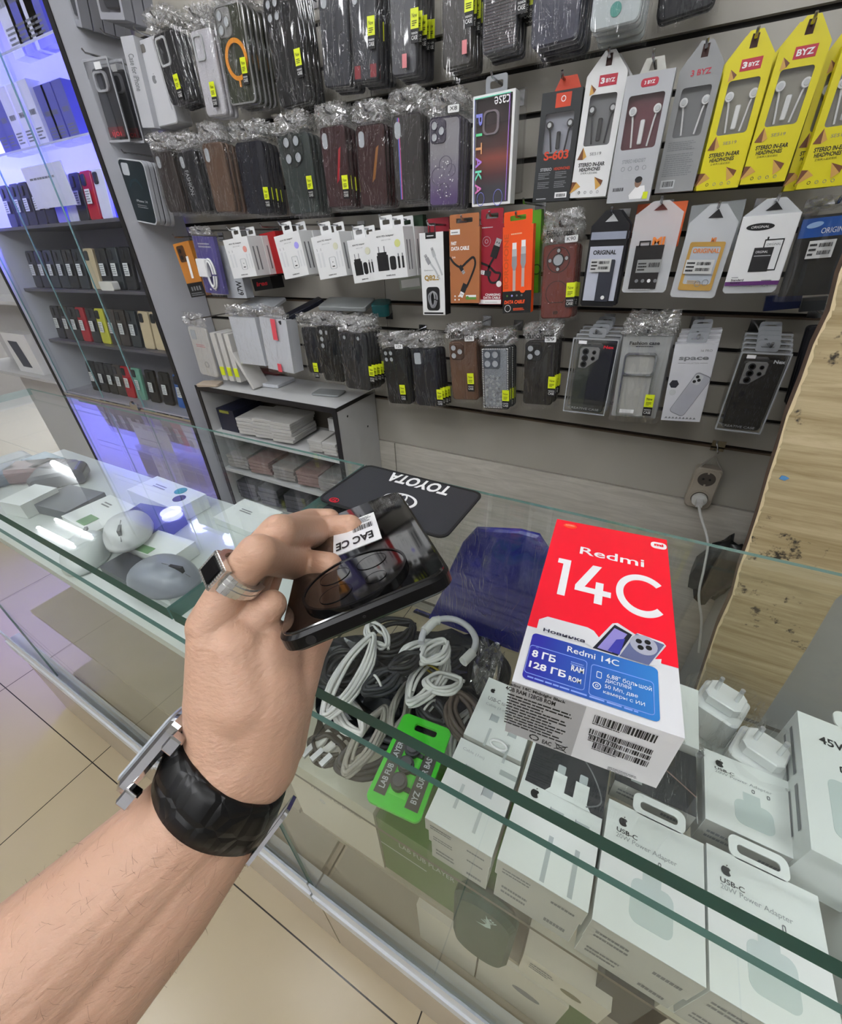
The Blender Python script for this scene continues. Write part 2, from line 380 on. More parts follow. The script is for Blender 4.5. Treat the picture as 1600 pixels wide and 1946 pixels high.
for z in (.02, .09, .3):
    sc = MB(); sc.add([(ux1-o.x+.0005, uy0-o.y+.05+.1*(z == .09)+.004*math.cos(k), uz-z-.02+.004*math.sin(k)) for k in np.linspace(0, 6.283, 9)[:-1]], [list(range(8))], M('screw_cap', '#2a2a2a', .5)); sc.build('screw_cap', t)
U = dict(x0=ux0, x1=ux1, y0=uy0, z=uz)
# ---------------------------------------------------------------- tall lit display cabinet on the left
px_, py_ = -1.535, .945
cx0, cyb = -2.49, 1.30
t = thing('display_cabinet', 'tall glass fronted phone cabinet glowing blue violet at the top', 'cabinet', (-2.0, 1.1, 0)); o = t.location
def cb(nm, x0, x1, y0, y1, z0, z1, m): return MB().box(x0-o.x, x1-o.x, y0-o.y, y1-o.y, z0, z1, m).build(nm, t)
PANEL = M('side_panel_grey', '#c8cad2', .45, vary=.04, scale=6)
CABB = M('cabinet_back', '#b0aeb8', .5, vary=.04)
ct = CH+.78
cb('side_panel', px_-.016, px_, py_+.002, WALL-.004, 0, ct+.1, PANEL)
cb('panel_edging', px_-.018, px_+.0015, py_, py_+.0025, 0, ct+.1, BLK)
cb('side_panel', cx0-.016, cx0, py_+.002, cyb, 0, ct+.1, PANEL); cb('panel_edging', cx0-.018, cx0+.002, py_, py_+.0025, 0, ct+.1, BLK)
cb('side_panel', px_-.016, px_, WALL+.04, cyb, 0, ct+.1, PANEL)
cb('back_panel', cx0, px_-.016, cyb-.01, cyb, 0, ct, CABB)
cb('top_panel', cx0, px_-.016, py_+.02, cyb-.01, ct, ct+.016, M('cabinet_top', '#d8d6f0', .5))
SH = M('cabinet_shelf', '#55525a', .35, vary=.05); SHP = M('pale_cabinet_shelf', '#b9b6d8', .35, vary=.03)
zsh = [CH+.495, CH+.29, CH+.085, CH-.128, CH-.335]
for i, z in enumerate(zsh):
    if i > 1: cb('shelf', cx0+.001, px_-.017, py_+.045, cyb-.011, z-.01, z, SH); continue
    g = MB(); a_, b_, c_, d_ = cx0+.001-o.x, px_-.017-o.x, py_+.045-o.y, cyb-.011-o.y
    for zz in (z-.006, z): g.quad(0, 0, 0, 0, 0, DOORGLASS) if False else g.add([(a_, c_, zz), (b_, c_, zz), (b_, d_, zz), (a_, d_, zz)], [(0, 1, 2, 3)], DOORGLASS)
    g.add([(a_, c_, z-.006), (b_, c_, z-.006), (b_, c_, z), (a_, c_, z)], [(0, 1, 2, 3)], M('bright_glass_edge', '#c4c6e8', .2)); g.build('glass_shelf', t)
cb('cabinet_floor', cx0, px_-.016, py_+.012, cyb-.01, CH-.58, CH-.565, M('cabinet_floor_grey', '#9a989f', .4))
cb('door_track', cx0, px_-.016, py_, py_+.012, CH-.578, CH-.568, CHROME)
LOWD = M('lower_door_gloss', '#8f8794', .12, vary=.03, scale=2, coat=.6)
xs = [cx0, -2.18, -1.86, px_-.016]
for i in range(3):
    cb('lower_door', xs[i]+.002, xs[i+1]-.002, py_+.003, py_+.018, .06, CH-.582, LOWD)
for i in range(3):
    g = MB(); a, b, y = xs[i]-.01*(i > 0)-o.x, xs[i+1]+.01*(i < 2)-o.x, py_+.016+.008*(i % 2)-o.y
    g.add([(a, y, CH-.567), (b, y, CH-.567), (b, y, ct), (a, y, ct)], [(0, 1, 2, 3)], DOORGLASS)
    g.box(a-.002, a+.002, y-.002, y+.002, CH-.567, ct, M('glass_seam', '#7fa3a6', .1)); g.build('glass_door', t)
lk = MB(); lk.box(-1.93-o.x, -1.88-o.x, py_-.006-o.y, py_+.004-o.y, CH-.575, CH-.55, CHROME); lk.disc(-1.905-o.x, CH-.545, .008, py_-.012-o.y, py_-.002-o.y, CHROME); lk.build('door_lock', t)
PURP = (.17, .15, 1)
def downlight(x, y, label):
    d = thing('downlight', label, 'lamp', (x, y, ct)); 
    MB().prism([(.058*math.cos(k), .058*math.sin(k)) for k in np.linspace(0, 6.283, 29)[:-1]], 0, .004, M('downlight_face', (.62, .62, 1), emit=9, vary=0)).xf(Matrix.Rotation(math.pi/2, 4, 'X')).build('lens', d).location.z = -.008
    l = bpy.data.lights.new('blue_violet_light', 'AREA'); l.shape = 'DISK'; l.size = .11; l.energy = 7.5; l.spread = math.radians(64); l.color = PURP
    lo = bpy.data.objects.new('blue_violet_light', l); C.objects.link(lo); lo.parent = d; lo.location.z = -.012
for i, x in enumerate((-2.34, -2.07, -1.80)): downlight(x, 1.115, ('leftmost', 'middle', 'rightmost')[i]+' round blue white lamp under the top of the phone cabinet')
# phones and boxes standing in the cabinet
PCOL = {'k': M('phone_black', '#17181c', .25), 'g': M('phone_graphite', '#2a3136', .25), 'r': M('phone_red', '#a81225', .25), 'y': M('phone_yellow', '#c6c43c', .3), 't': M('phone_beige', '#c9b795', .35),
        'm': M('phone_mint', '#6aa08c', .3), 'b': M('phone_blue', '#2b5aa0', .3), 'v': M('phone_violet', '#8a86e8', .3), 'w': M('phone_white', '#d8d8ee', .3), 'n': M('phone_brown', '#3b332e', .3)}
PNAME = {'k': 'black', 'g': 'graphite', 'r': 'red', 'y': 'yellow', 't': 'beige', 'm': 'mint green', 'b': 'blue', 'v': 'violet', 'w': 'white', 'n': 'brown'}
ROWN = {2: 'upper dark shelf', 3: 'second dark shelf', 4: 'third dark shelf', 5: 'cabinet floor'}
def mini_phone(xc, z, y, w_, h, c, label, group, price=True):
    t = thing('boxed_phone', label, 'phone', mat=Matrix.Translation((xc, y, z)) @ Matrix.Rotation(math.radians(-8), 4, 'X'), group=group)
    MB().rrect(-w_/2, w_/2, 0, h, .008, 0, .012, PCOL[c], .0015).build('body', t)
    MB().rrect(-w_/2+.006, -w_/2+.03, h-.04, h-.008, .006, -.003, .001, PCOL['k'], .001).build('camera_block', t)
    if price:
        g = MB(); g.box(-.015, .013, -.006, -.005, .045, .085, WHITE); g.lines(-.013, .048, .024, .034, 5, GREYP, y=-.0064, seed=int(xc*1000)); g.build('price_tag', t)
rows = [(3, 'bkkkkkvwgkrw', [15, 38, 55, 75, 93, 113, 135, 150, 175, 190], 2)]
def row(k, zf, spec, base_y):
    n = {}
    for px, c, py in spec:
        p = PY(px, py, base_y); w_ = .062
        n[c] = n.get(c, 0)+1
        ordn = ['', 'second ', 'third ', 'fourth ', 'fifth ', 'sixth ', 'seventh ', 'eighth '][n[c]-1]
        mini_phone(p.x, zf, base_y, w_, .135, c, f'{ordn}{PNAME[c]} phone box from the left on the {ROWN[k]} of the cabinet', f'phones on the {ROWN[k]}', c not in 'wtv')
row(2, zsh[2]+.001, [(16, 'k', 405), (37, 'g', 405), (55, 'k', 405), (74, 'k', 405), (93, 'k', 405), (113, 'v', 405), (136, 'w', 405), (155, 'k', 403), (174, 'r', 395), (198, 'w', 395)], 1.02)
row(3, zsh[3]+.001, [(66, 'k', 526), (82, 'k', 526), (99, 'g', 526), (117, 'g', 526), (135, 'k', 526), (154, 'g', 526), (176, 't', 526), (198, 'k', 526), (220, 'g', 526), (243, 'k', 526)], 1.02)
row(4, zsh[4]+.001, [(112, 'k', 628), (129, 'n', 630), (145, 'k', 632), (162, 'r', 637), (180, 'k', 637), (198, 'y', 640), (216, 'n', 640), (235, 'n', 642), (256, 'g', 645), (279, 't', 645), (300, 't', 645)], 1.02)
row(5, CH-.564, [(172, 'k', 715), (191, 'k', 722), (208, 'k', 725), (224, 'n', 728), (241, 'r', 733), (260, 'm', 735), (286, 'k', 740), (312, 'k', 745), (340, 'b', 750)], 1.02)
UPB = M('upper_box_white', '#dcdcf0', .4); UPD = M('upper_box_blue', '#5d5fae', .4)
def upper_box(px, py, zf, w_, h, y, m, label, group):
    p = PY(px, py, y); t = thing('accessory_box', label, 'box', (p.x, y, zf), group=group)
    MB().box(-w_/2, w_/2, 0, .04, 0, h, m).build('carton', t)
    MB().lines(-w_*.35, h*.12, w_*.7, h*.2, 4, GREYP, seed=int(px)).bars(-w_*.3, h*.5, w_*.6, h*.08, GREYP, seed=int(px)+1).build('print', t)
for i, px in enumerate((6, 22, 40, 60, 82)): upper_box(px, 262, zsh[1]+.001, .058, .16, 1.03, UPB if i > 1 else UPD, f'narrow pale box {("leftmost", "second from the left", "third from the left", "fourth from the left", "fifth from the left")[i]} on the blue lit second shelf', 'narrow boxes on the blue lit second shelf')
for i, px in enumerate((100, 115, 137)): upper_box(px, 240, zsh[1]+.001, .055, .14, 1.04, UPD, f'blue tinted box {("first", "second", "third")[i]} from the left behind the right glass door', 'blue tinted boxes beside the side panel')
for i, px in enumerate((20, 42, 64, 78)): upper_box(px, 55, zsh[0]+.001, .075, .2, 1.04, UPB if i % 2 == 0 else UPD, f'tall box {("first", "second", "third", "fourth")[i]} from the left on the top shelf near the lamps', 'tall boxes on the top shelf')
g = thing('printed_card', 'white card with one line of print leaning under the second shelf', 'card', (PY(82, 330, .995).x, .995, CH+.19)); MB().box(-.13, .13, 0, .002, -.06, .055, UPB).build('card', g); MB().lines(-.1, .015, .18, .012, 1, GREYP).build('print', g)
for i, (px, c) in enumerate(((120, UPB), (160, UPD), (195, UPB))):
    p = PY(px, 320, 1.06); b = MB().rrect(-.07, .07, 0, .07+.02*i, .01, 0, .06, c, .004).build('wrapped_packet'); b.location = (p.x-.05+.02*i, 1.06, zsh[2]+.137 if False else zsh[2]+.001); b.location.y = 1.14
    tag(b, f'pale wrapped packet {("left", "middle", "right")[i]} of three behind the phones on the upper dark shelf', 'packet', 'wrapped packets behind the phones')
b = MB().rrect(-.06, .06, 0, .05, .012, 0, .04, M('clear_charger_white', '#e8e4dc', .15)).build('charger_packet'); p = PY(158, 455, .97); b.location = (p.x, .985, CH-.127); b.scale = (.7, .6, .6)
tag(b, 'small shiny cream packet lying before the phones on the second dark shelf', 'packet')
# ---------------------------------------------------------------- what stands left of the cabinet
t = thing('wall_cabinet', 'white cabinet with a boxed phone behind glass at the far left edge', 'cabinet', (-2.9, 1.15, 0)); o = t.location
cb('body', -3.6, cx0-.02, 1.18, 1.25, 0, 2.9, WP); cb('shelf', -3.6, cx0-.02, .99, 1.18, CH-.56, CH-.545, UW); cb('shelf', -3.6, cx0-.02, .99, 1.18, CH-.2, CH-.185, UW)
p = PY(25, 610, 1.05)
t = thing('phone_box', 'white phone box with a dark phone printed on it, at the far left edge', 'box', (p.x-.03, 1.03, CH-.544)); MB().box(-.14, .12, 0, .06, 0, .2, WHITE).build('carton', t); MB().poly([(-.07, .03), (.03, .03), (-.0, .16), (-.1, .16)], -.0006, M('phone_picture', '#3d4250', .4)).build('print', t)
# ---------------------------------------------------------------- rough board on the right
BW = wood_mat('weathered_board', '#c2b18d', '#93805a', .5, (2.2, 60, 34), True)
P = [PY(1600+60, 360, .62), PY(1602, 500, .62), PY(1488, 800, .62), PY(1345, 1250, .62), PY(1230, 1560, .62)]
left = [PY(x, y, .62) for x, y in ((1668, 330), (1628, 430), (1597, 520), (1575, 590), (1548, 655), (1521, 720), (1497, 790), (1476, 850), (1462, 905), (1440, 970), (1424, 1030), (1402, 1080), (1393, 1130), (1362, 1190), (1345, 1250), (1322, 1310))]
left = [(p.x+(.0012 if i % 2 else -.0008), p.z) for i, p in enumerate(left)]
zb = .5
left.append((left[-1][0]+.02, zb))
right = [(.31, zb), (.297, CH-.526), (.291, CH-.43), (.4, CH+.1)]
pts = right[::1]; poly = [left[-1]]+right+left[:-1]
BWE = M('board_edge', '#5b4738', .8, vary=.3, scale=60)
g = MB().prism(poly, .62, .64, BW, side=BWE)
chip = M('chipped_veneer', '#d9c7a0', .8, vary=.15, scale=80)
R2 = random.Random(5)
for i in range(len(left)-2):
    a, b = left[i], left[i+1]; k = 6; top = []; bot = []
    for j in range(k+1):
        f = j/k; x, z = a[0]+(b[0]-a[0])*f, a[1]+(b[1]-a[1])*f; top.append((x-.0006, z)); bot.append((x+.001+.0025*R2.random(), z))
    g.poly(top[::-1]+bot, .6195, chip) if False else g.add([(p[0], .6193, p[1]) for p in top+bot[::-1]], [list(range(2*k+2))], chip)
tag(g.build('plywood_board'), 'weathered plywood board with a chipped edge standing behind the right end of the counter', 'board')
bb = MB().prism([(-.004, -.0015), (.002, -.003), (.0055, .001), (.001, .003), (-.003, .003)], 0, .001, M('blue_paint_fleck', '#4f86b8', .5)).build('paint_fleck'); bb.location = PY(1489, 909, .6185); tag(bb, 'small blue paper scrap stuck to the weathered board', 'scrap')
pil = MB().box(.31, .75, .66, 1.14, 0, 2.3, M('grey_pillar', '#9a9c9a', .6, vary=.04)).build('side_partition'); pil['kind'] = 'structure'; pil.name = 'trim_1'
# ---------------------------------------------------------------- double socket hanging below the slats
p = PY(1337, 925, WALL-.03)
t = thing('power_socket', 'grey double socket outlet hung by its cord below the slatted wall', 'socket', (p.x, WALL-.032, p.z)); SK = M('old_plastic', '#a39a8c', .45, vary=.06)
MB().rrect(-.029, .029, -.062, .05, .012, 0, .03, SK, .003).build('housing', t)
DK = M('socket_recess', '#4a443d', .6)
for z in (.022, -.033):
    g = MB().ring(0, z, .019, .023, -.002, .001, SK); g.disc(0, z, .019, -.0006, .001, DK, 24); g.build('outlet', t)
    if z > 0: MB().disc(-.007, z, .0028, -.0012, 0, BLK, 10).disc(.007, z, .0028, -.0012, 0, BLK, 10).box(-.002, .002, -.001, 0, z+.014, z+.019, SK).box(-.002, .002, -.001, 0, z-.019, z-.014, SK).build('pin_hole', t)
CORD = M('grey_cord', '#8d8880', .5)
zt = PY(1356, 868, WALL-.03).z-p.z
MB().tube([(-.024, .01, .045), (.0, .012, zt), (.026, .01, .045)], .0025, CORD).build('hanging_cord', t)
h = thing('wall_hook', 'small steel hook in the slat above the power socket', 'hook', (p.x+.002, WALL, p.z+zt+.01)); MB().box(-.014, .014, -.002, .0, -.006, .02, CHROME).tube([(0, -.001, .004), (0, -.03, .0), (0, -.034, .008)], .002, CHROME).build('hook', h)
c = thing('power_cable', 'white cable plugged into the lower outlet and trailing down behind the counter', 'cable', (p.x, WALL-.036, p.z-.033)); WC = M('white_cable', '#cfcfcb', .4)
MB().disc(0, 0, .017, -.008, .001, WC, 20).box(-.007, .007, -.03, -.008, -.008, .006, WC).build('plug', c)
pts = [Vector((0, -.03, -.004))]+[Vector(PY(x, y, yy))-c.location for x, y, yy in ((1333, 985, 1.08), (1345, 1030, 1.05), (1338, 1080, 1.02), (1328, 1130, 1.0), (1333, 1180, .98), (1328, 1240, .96))]
def smooth_path(p, k=6, closed=False):
    p = [Vector(q) for q in p]; n = len(p); out = []
    for i in range(n if closed else n-1):
        a, b, c_, d = (p[(i-1) % n], p[i], p[(i+1) % n], p[(i+2) % n]) if closed else (p[max(i-1, 0)], p[i], p[i+1], p[min(i+2, n-1)])
        for j in range(k):
            t_ = j/k; out.append(.5*((2*b)+(c_-a)*t_+(2*a-5*b+4*c_-d)*t_**2+(3*b-a-3*c_+d)*t_**3))
    if not closed: out.append(p[-1])
    return out
MB().tube(smooth_path(pts), .003, WC).build('cord', c)

R = random.Random(14); vs = []; nu, nv = 14, 9; p = PY(1362, 1085, 1.09)
for j in range(nv):
    f = math.pi*j/(nv-1)
    for i in range(nu):
        a = 2*math.pi*i/nu; k = R.uniform(.75, 1.1); vs.append((.06*math.sin(f)*math.cos(a)*k, .035*math.sin(f)*math.sin(a)*k, .10*math.cos(f)*k-.02*math.sin(3*a)))
b = MB().add(vs, [(j*nu+i, j*nu+(i+1) % nu, (j+1)*nu+(i+1) % nu, (j+1)*nu+i) for j in range(nv-1) for i in range(nu)][::1], M('black_bag', '#17181a', .3, vary=.3, scale=40), True).build('carrier_bag'); b.location = p; tag(b, 'crumpled black bag hanging on the wall below the power socket', 'bag')
# ---------------------------------------------------------------- goods hanging on the slatted wall
YF = 1.035
def face(TL, TR, BL, BR, Y):
    a, b, c, d = (PY(*p, Y) for p in (TL, TR, BL, BR))
    w_ = ((b-a).length+(d-c).length)/2; h = ((a-c).length+(b-d).length)/2
    a1 = math.atan2((b-a).z, (b-a).x); a2 = math.atan2((d-c).z, (d-c).x); up = ((a+b)-(c+d)); a3 = math.atan2(-up.x, up.z)
    ang = (a1+a2+2*a3)/4; cen = (a+b+c+d)/4
    R_ = Matrix.Rotation(-ang, 4, 'Y')
    m = Matrix.Translation(cen) @ R_ @ Matrix.Translation((0, 0, -h/2))
    return m, w_, h
HOLE = M('camera_opening', '#aeb3b8', .5, vary=0)
LENS = M('lens_black', '#08080a', .1, vary=0)
def bag(t, w_, h, head, seed, t_=.012, name='bag', body=FILM, headm=FILMH, amp=.0035, ex=.006):
    R = random.Random(seed); g = MB(); nx, nz = 12, 14; nh = 7
    cr_ = [R.random() for _ in range(20)]; ph = [R.uniform(0, 6.3) for _ in range(20)]
    x0, x1 = -w_/2-ex, w_/2+ex; zl = [-.008+(h+.012)*i/nz for i in range(nz+1)]+[h+.004+head*(i+1)/nh for i in range(nh)]
    def row(i, sgn):
        out = []
        for j in range(nx+1):
            f = j/nx; x = x0+(x1-x0)*f; z = zl[i]
            if i > nz:
                k = (i-nz)/nh; y = sgn*.003+R.uniform(-.009, .009)*(1-.3*k)+(cr_[j]-.5)*.008; z += R.uniform(-.004, .004); x = x*(1-.12*k)+R.uniform(-.003, .003)
            else: y = (-.003-(cr_[j]*(.6+.4*math.sin(i*.45+ph[j]))+.12*R.random())*amp*1.5) if sgn < 0 else t_+R.random()*.002
            if j in (0, nx) and i <= nz: y = t_/2
            out.append((x, y, z))
        return out
    for sgn in (-1, 1):
        rows_ = [row(i, sgn) for i in range(len(zl))]
        vs = [p for r in rows_ for p in r]
        fb = []; fh = []
        for i in range(len(zl)-1):
            for j in range(nx):
                q = (i*(nx+1)+j, i*(nx+1)+j+1, (i+1)*(nx+1)+j+1, (i+1)*(nx+1)+j)
                if sgn > 0: q = q[::-1]
                (fh if i >= nz else fb).append(q)
        if sgn < 0: g.add(vs, fb, body, True)
        g.add(vs, fh, headm, False)
    return g.build(name, t)
def newtag(t, x, z, s=1., rot=0):
    g = MB(); y = -.0075
    g.box(x, x+.017*s, y, y+.0006, z, z+.026*s, YELLOW); g.text('New', x+.003*s, z+.014*s, .011*s, .006*s, BLACK, y=y-.0003); g.lines(x+.003*s, z+.003*s, .011*s, .008*s, 3, BLACK, y=y-.0003, seed=int(x*9999))
    o = g.build('sticker', t)
    g = MB(); g.box(x, x+.017*s, y, y+.0006, z-.0185*s, z-.0005, BLACK); g.text('FASHION', x+.002*s, z-.0075*s, .013*s, .003*s, WPRINT, y=y-.0003); g.text('CASE', x+.002*s, z-.0145*s, .013*s, .0055*s, WPRINT, y=y-.0003)
    g.build('label', t)
def camera_parts(t, style, w_, h, cx=None, cz=None, m=None, y=0.):
    L_ = w_*.07
    def holes(pts, r, mm=HOLE):
        for (x, z) in pts: MB().ring(x, z, r*.93, r*1.12, y-.0022, y+.001, m or BLACK, 18).disc(x, z, r, y-.001, y+.001, mm, 16).build('camera_hole', t)
    X0 = -w_/2; Z1 = h
    if style == 'dots4':
        d = w_*.105; x, z = (cx or X0+w_*.28), (cz or Z1-h*.13); holes([(x-d, z+d), (x+d, z+d), (x-d, z-d), (x+d, z-d)], w_*.075)
    elif style == 'circle4':
        x, z, d = cx or -w_*.04, cz or Z1-h*.19, w_*.155
        MB().disc(x, z, w_*.33, y-.0018, y+.001, m or BLACK, 28).build('camera_ring', t)
        y -= .002; holes([(x-d, z+d), (x+d, z+d), (x-d, z-d), (x+d, z-d)], w_*.10)
    elif style == 'bigcircle':
        x, z = -w_*.03, Z1-h*.2
        MB().ring(x, z, w_*.33, w_*.35, y-.001, y+.001, BLACK, 32).build('camera_ring', t); holes([(x, z)], w_*.16); holes([(x, z+w_*.25), (x-w_*.25, z), (x+w_*.25, z+.002), (x, z-w_*.25)], w_*.055, LGREY)
    elif style == 'tri':
        s = w_*.5; x0, z1 = X0+w_*.06, Z1-h*.03
        MB().rrect(x0, x0+s, z1-s*1.05, z1, s*.22, y-.003, y+.001, m or BLACK, .001).build('camera_block', t)
        y -= .003; holes([(x0+s*.28, z1-s*.27), (x0+s*.28, z1-s*.77), (x0+s*.73, z1-s*.52)], s*.19); y += .003
    elif style == 'quad':
        s = w_*.62; x0, z1 = X0+w_*.06, Z1-h*.03
        MB().rrect(x0, x0+s, z1-s*1.05, z1, s*.16, y-.003, y+.001, m or BLACK, .001).build('camera_block', t)
        y -= .003; holes([(x0+s*.28, z1-s*.27), (x0+s*.28, z1-s*.76), (x0+s*.73, z1-s*.27), (x0+s*.73, z1-s*.76)], s*.19); y += .003
    elif style == 'oval':
        MB().rrect(X0+w_*.1, X0+w_*.1+w_*.2, Z1-h*.26, Z1-h*.07, w_*.095, y-.0012, y+.001, cx or HOLE).build('camera_opening', t)
    elif style == 'rect':
        MB().rrect(X0+w_*.12, X0+w_*.12+w_*.26, Z1-h*.25, Z1-h*.06, w_*.05, y-.0012, y+.001, HOLE).build('camera_opening', t)
    elif style == 'vert3': holes([(X0+w_*.22, Z1-h*.1), (X0+w_*.22, Z1-h*.22), (X0+w_*.22, Z1-h*.34)], w_*.09); MB().rrect(X0+w_*.42, X0+w_*.5, Z1-h*.14, Z1-h*.07, w_*.03, y-.001, y+.001, HOLE).build('flash_opening', t)
    elif style == 'square':
        s = w_*.48; x0, z1 = X0+w_*.1, Z1-h*.05
        MB().frame(rr(x0, x0+s, z1-s*1.3, z1, s*.22), rr(x0+s*.1, x0+s*.9, z1-s*1.2, z1-s*.1, s*.16), y-.003, y+.001, m or LGREY).build('camera_frame', t)
    elif style == 'two': holes([(X0+w_*.2, Z1-h*.07), (X0+w_*.72, Z1-h*.075)], w_*.06)
    elif style == 'ultra':
        x0, z1 = X0+w_*.12, Z1-h*.04; a, b = w_*.5, h*.27
        MB().prism([(x0+.002, z1-b), (x0+a*.35, z1-b), (x0+a, z1-b*.5), (x0+a, z1-b*.08), (x0+a*.9, z1), (x0+a*.12, z1), (x0, z1-b*.1), (x0, z1-b*.9)], y-.003, y+.001, m or M('silver_plate', '#d9dadb', .3, .1), .001).build('camera_plate', t)
        y -= .003
        for (x, z, r) in ((x0+a*.3, z1-b*.2, .16), (x0+a*.3, z1-b*.5, .16), (x0+a*.28, z1-b*.8, .16), (x0+a*.75, z1-b*.2, .1), (x0+a*.73, z1-b*.48, .1)):
            MB().ring(x, z, a*r*.7, a*r*1.05, y-.0015, y+.001, CHROME, 18).disc(x, z, a*r*.75, y-.001, y+.001, LENS, 16).build('camera_lens', t)
HOOKM = M('hook_steel', '#b4b5b8', .2, 1., vary=.02)
def hook(x, z, yfront, short):
    t = thing('display_hook', f'steel hook holding the {short}', 'hook', (x, WALL, z), group=None)
    MB().box(-.012, .012, -.003, 0, -.012, .012, HOOKM).build('back_clip', t)
    MB().tube([(0, -.002, .002), (0, yfront-WALL-.012, .002), (0, yfront-WALL-.018, .009)], .0022, HOOKM).build('prong', t)
def top_of(m, h, dz): return m @ Vector((0, 0, h+dz))
_case_n = [0]
def case(short, quad, col, cam=None, head=.035, new=None, n=2, Y=YF, body_t=.010, camm=None, price=None, extra=None, film=True, pitch=.0155, fash=False, r=.12, hooked=True, side=None, stackcol=None):
    m, w_, h = face(*quad, Y); _case_n[0] += 1
    t = thing('phone_case', short, 'phone case', mat=m)
    mt = M(*col) if isinstance(col, tuple) else col
    MB().rrect(-w_/2, w_/2, 0, h, w_*r, 0, body_t, mt, .0022, side=side).build('shell', t)
    if cam: camera_parts(t, cam, w_, h, m=camm)
    if extra: extra(t, w_, h)
    if film: bag(t, w_, h, head, _case_n[0]*7)
    if new: newtag(t, w_*new[0]-w_/2, h*new[1])
    if fash:
        MB().text('Fashion case', -w_*.38, h+head*.25, w_*.76, .011, BLACK, y=-.012).build('print', t)
    if price:
        g = MB(); g.rrect(w_*.16, w_*.16+.024, h+.001, h+.012, .002, -.010, -.0094, WHITE); g.text(price, w_*.16+.004, h+.004, .016, .006, BLACK, y=-.0105); g.build('price_tag', t)
    if hooked:
        p = top_of(m, h, head*.55 if film else .012); hook(p.x, p.z, Y, short)
    lab = ('second', 'third', 'fourth', 'fifth')
    for i in range(n):
        if Y+pitch*(i+2) > WALL-.004: break
        k = dup(t, (.0015*(i % 2)+.0005*i, pitch*(i+1), -.002*(i % 3)), f'{lab[i]} in line behind the {short}', drop=('print', 'price_tag') if i else ('price_tag',))
    return t
B1 = ('case_black', '#0d0e10', .5, 0., .08, 30., 0, 0, 200, .25); B2 = ('case_charcoal', '#191a1f', .5, 0., .08, 30., 0, 0, 200, .25); B3 = ('case_navy', '#11131f', .45, 0., .08, 30., 0, 0, 200, .25); SM = ('case_smoke', '#2b2d34', .35, 0., .08, 30., 0, 0, 200, .3); BR = ('case_brown', '#4e3a30', .4)
# top row, cut by the picture edge
for nm, q, hh in (('grey window box at the top left beside the side panel', ((92, -95), (128, -102), (112, 50), (150, 40)), 3), ('grey window box second from the left along the top edge', ((168, -80), (212, -90), (190, 42), (235, 32)), 2)):
    m, w_, h = face(*q, 1.0); t = thing('window_box', nm, 'box', mat=m)
    GB = M('grey_card', '#8f9097', .45, vary=.05)
    MB().frame(rr(-w_/2, w_/2, 0, h, .002), rr(-w_/2+.008, w_/2-.008, .012, h-.012, .004), 0, .026, GB).box(-w_/2+.001, w_/2-.001, .024, .026, .001, h-.001, GB).build('carton', t)
    MB().rrect(-w_*.32, w_*.32, .02, h-.03, .008, .006, .018, M(*SM), .002).build('phone_case', t); MB().quad(-w_/2+.004, w_/2-.004, .006, h-.006, .001, CLEAR).build('window', t)
    p = top_of(m, h, .01); hook(p.x, p.z, 1.0, nm)
    for i in range(hh): dup(t, (0, .03*(i+1), 0), f'{("second", "third", "fourth")[i]} carton behind the {nm}')
# second row from the top: the leftmost three are boxes
def clearbox(t, w_, h, d, m, wall=.0012):
    g = MB(); g.box(-w_/2, w_/2, 0, d, 0, h, m); g.build('clear_box', t)
m, w_, h = face((157, 115), (203, 104), (203, 273), (247, 268), .985); t = thing('clear_case_box', 'clear plastic case box with red lettering hanging at the left end of the wall', 'box', mat=m)
clearbox(t, w_, h, .03, CLEAR); GE = M('grey_edge', '#a5a7ad', .4)
MB().frame(rr(-w_/2, w_/2, 0, h, .003), rr(-w_/2+.004, w_/2-.004, .005, h-.005, .003), -.001, .002, GE).build('rim', t)
MB().rrect(-w_*.36, w_*.36, .012, h*.9, .01, .006, .016, M(*SM), .002).build('phone_case', t)
MB().frame(rr(-w_*.3, w_*.22, h*.62, h*.86, .012), rr(-w_*.23, w_*.15, h*.645, h*.835, .01), .001, .006, GE).build('camera_frame', t)
MB().box(-w_*.34, w_*.3, .0045, .0055, .012, h*.2, M('dark_red', '#5c1018', .5)).text('ıjoı', -w_*.2, h*.06, w_*.36, h*.1, M('bright_red', '#e0182c', .4), y=.004).build('print', t)
MB().box(-w_*.05, w_*.2, -.002, -.001, h*.87, h*.95, WHITE).build('price_tag', t); hook(m.translation.x, m.translation.z+h+.006, .985, 'clear case box with red lettering')
dup(t, (.012, .034, 0), 'second clear case box behind the one with red lettering')
SILV = M('silver_card', '#b9bbc0', .3, vary=.03)
m, w_, h = face((227, 66), (252, 71), (272, 245), (294, 240), 1.0); t = thing('slim_carton', 'slim silver carton with writing up its narrow front, left end of the wall', 'box', mat=m)
MB().box(-w_/2, w_/2, 0, .11, 0, h, SILV).build('carton', t); MB().text('Case for iPhone', -w_*.22, h*.42, w_*.44, h*.4, GREYP, rot=-90, bold=.02).build('lettering', t); hook(m.translation.x-.05, m.translation.z+h+.01, 1.0, 'slim silver carton')
IPW = M('phone_print_white', '#c3c4c8', .3, vary=.02)
m, w_, h = face((250, 79), (291, 70), (296, 242), (341, 234), 1.015); t = thing('white_case_box', 'white carton showing the back of a phone', 'box', mat=m)
MB().rrect(-w_/2, w_/2, 0, h, .008, 0, .05, IPW, .002).build('carton', t)
MB().rrect(-w_*.4, -w_*.02, h*.86, h*.95, .004, -.001, .001, M('printed_camera', '#6d6a66', .4)).build('camera_print', t)
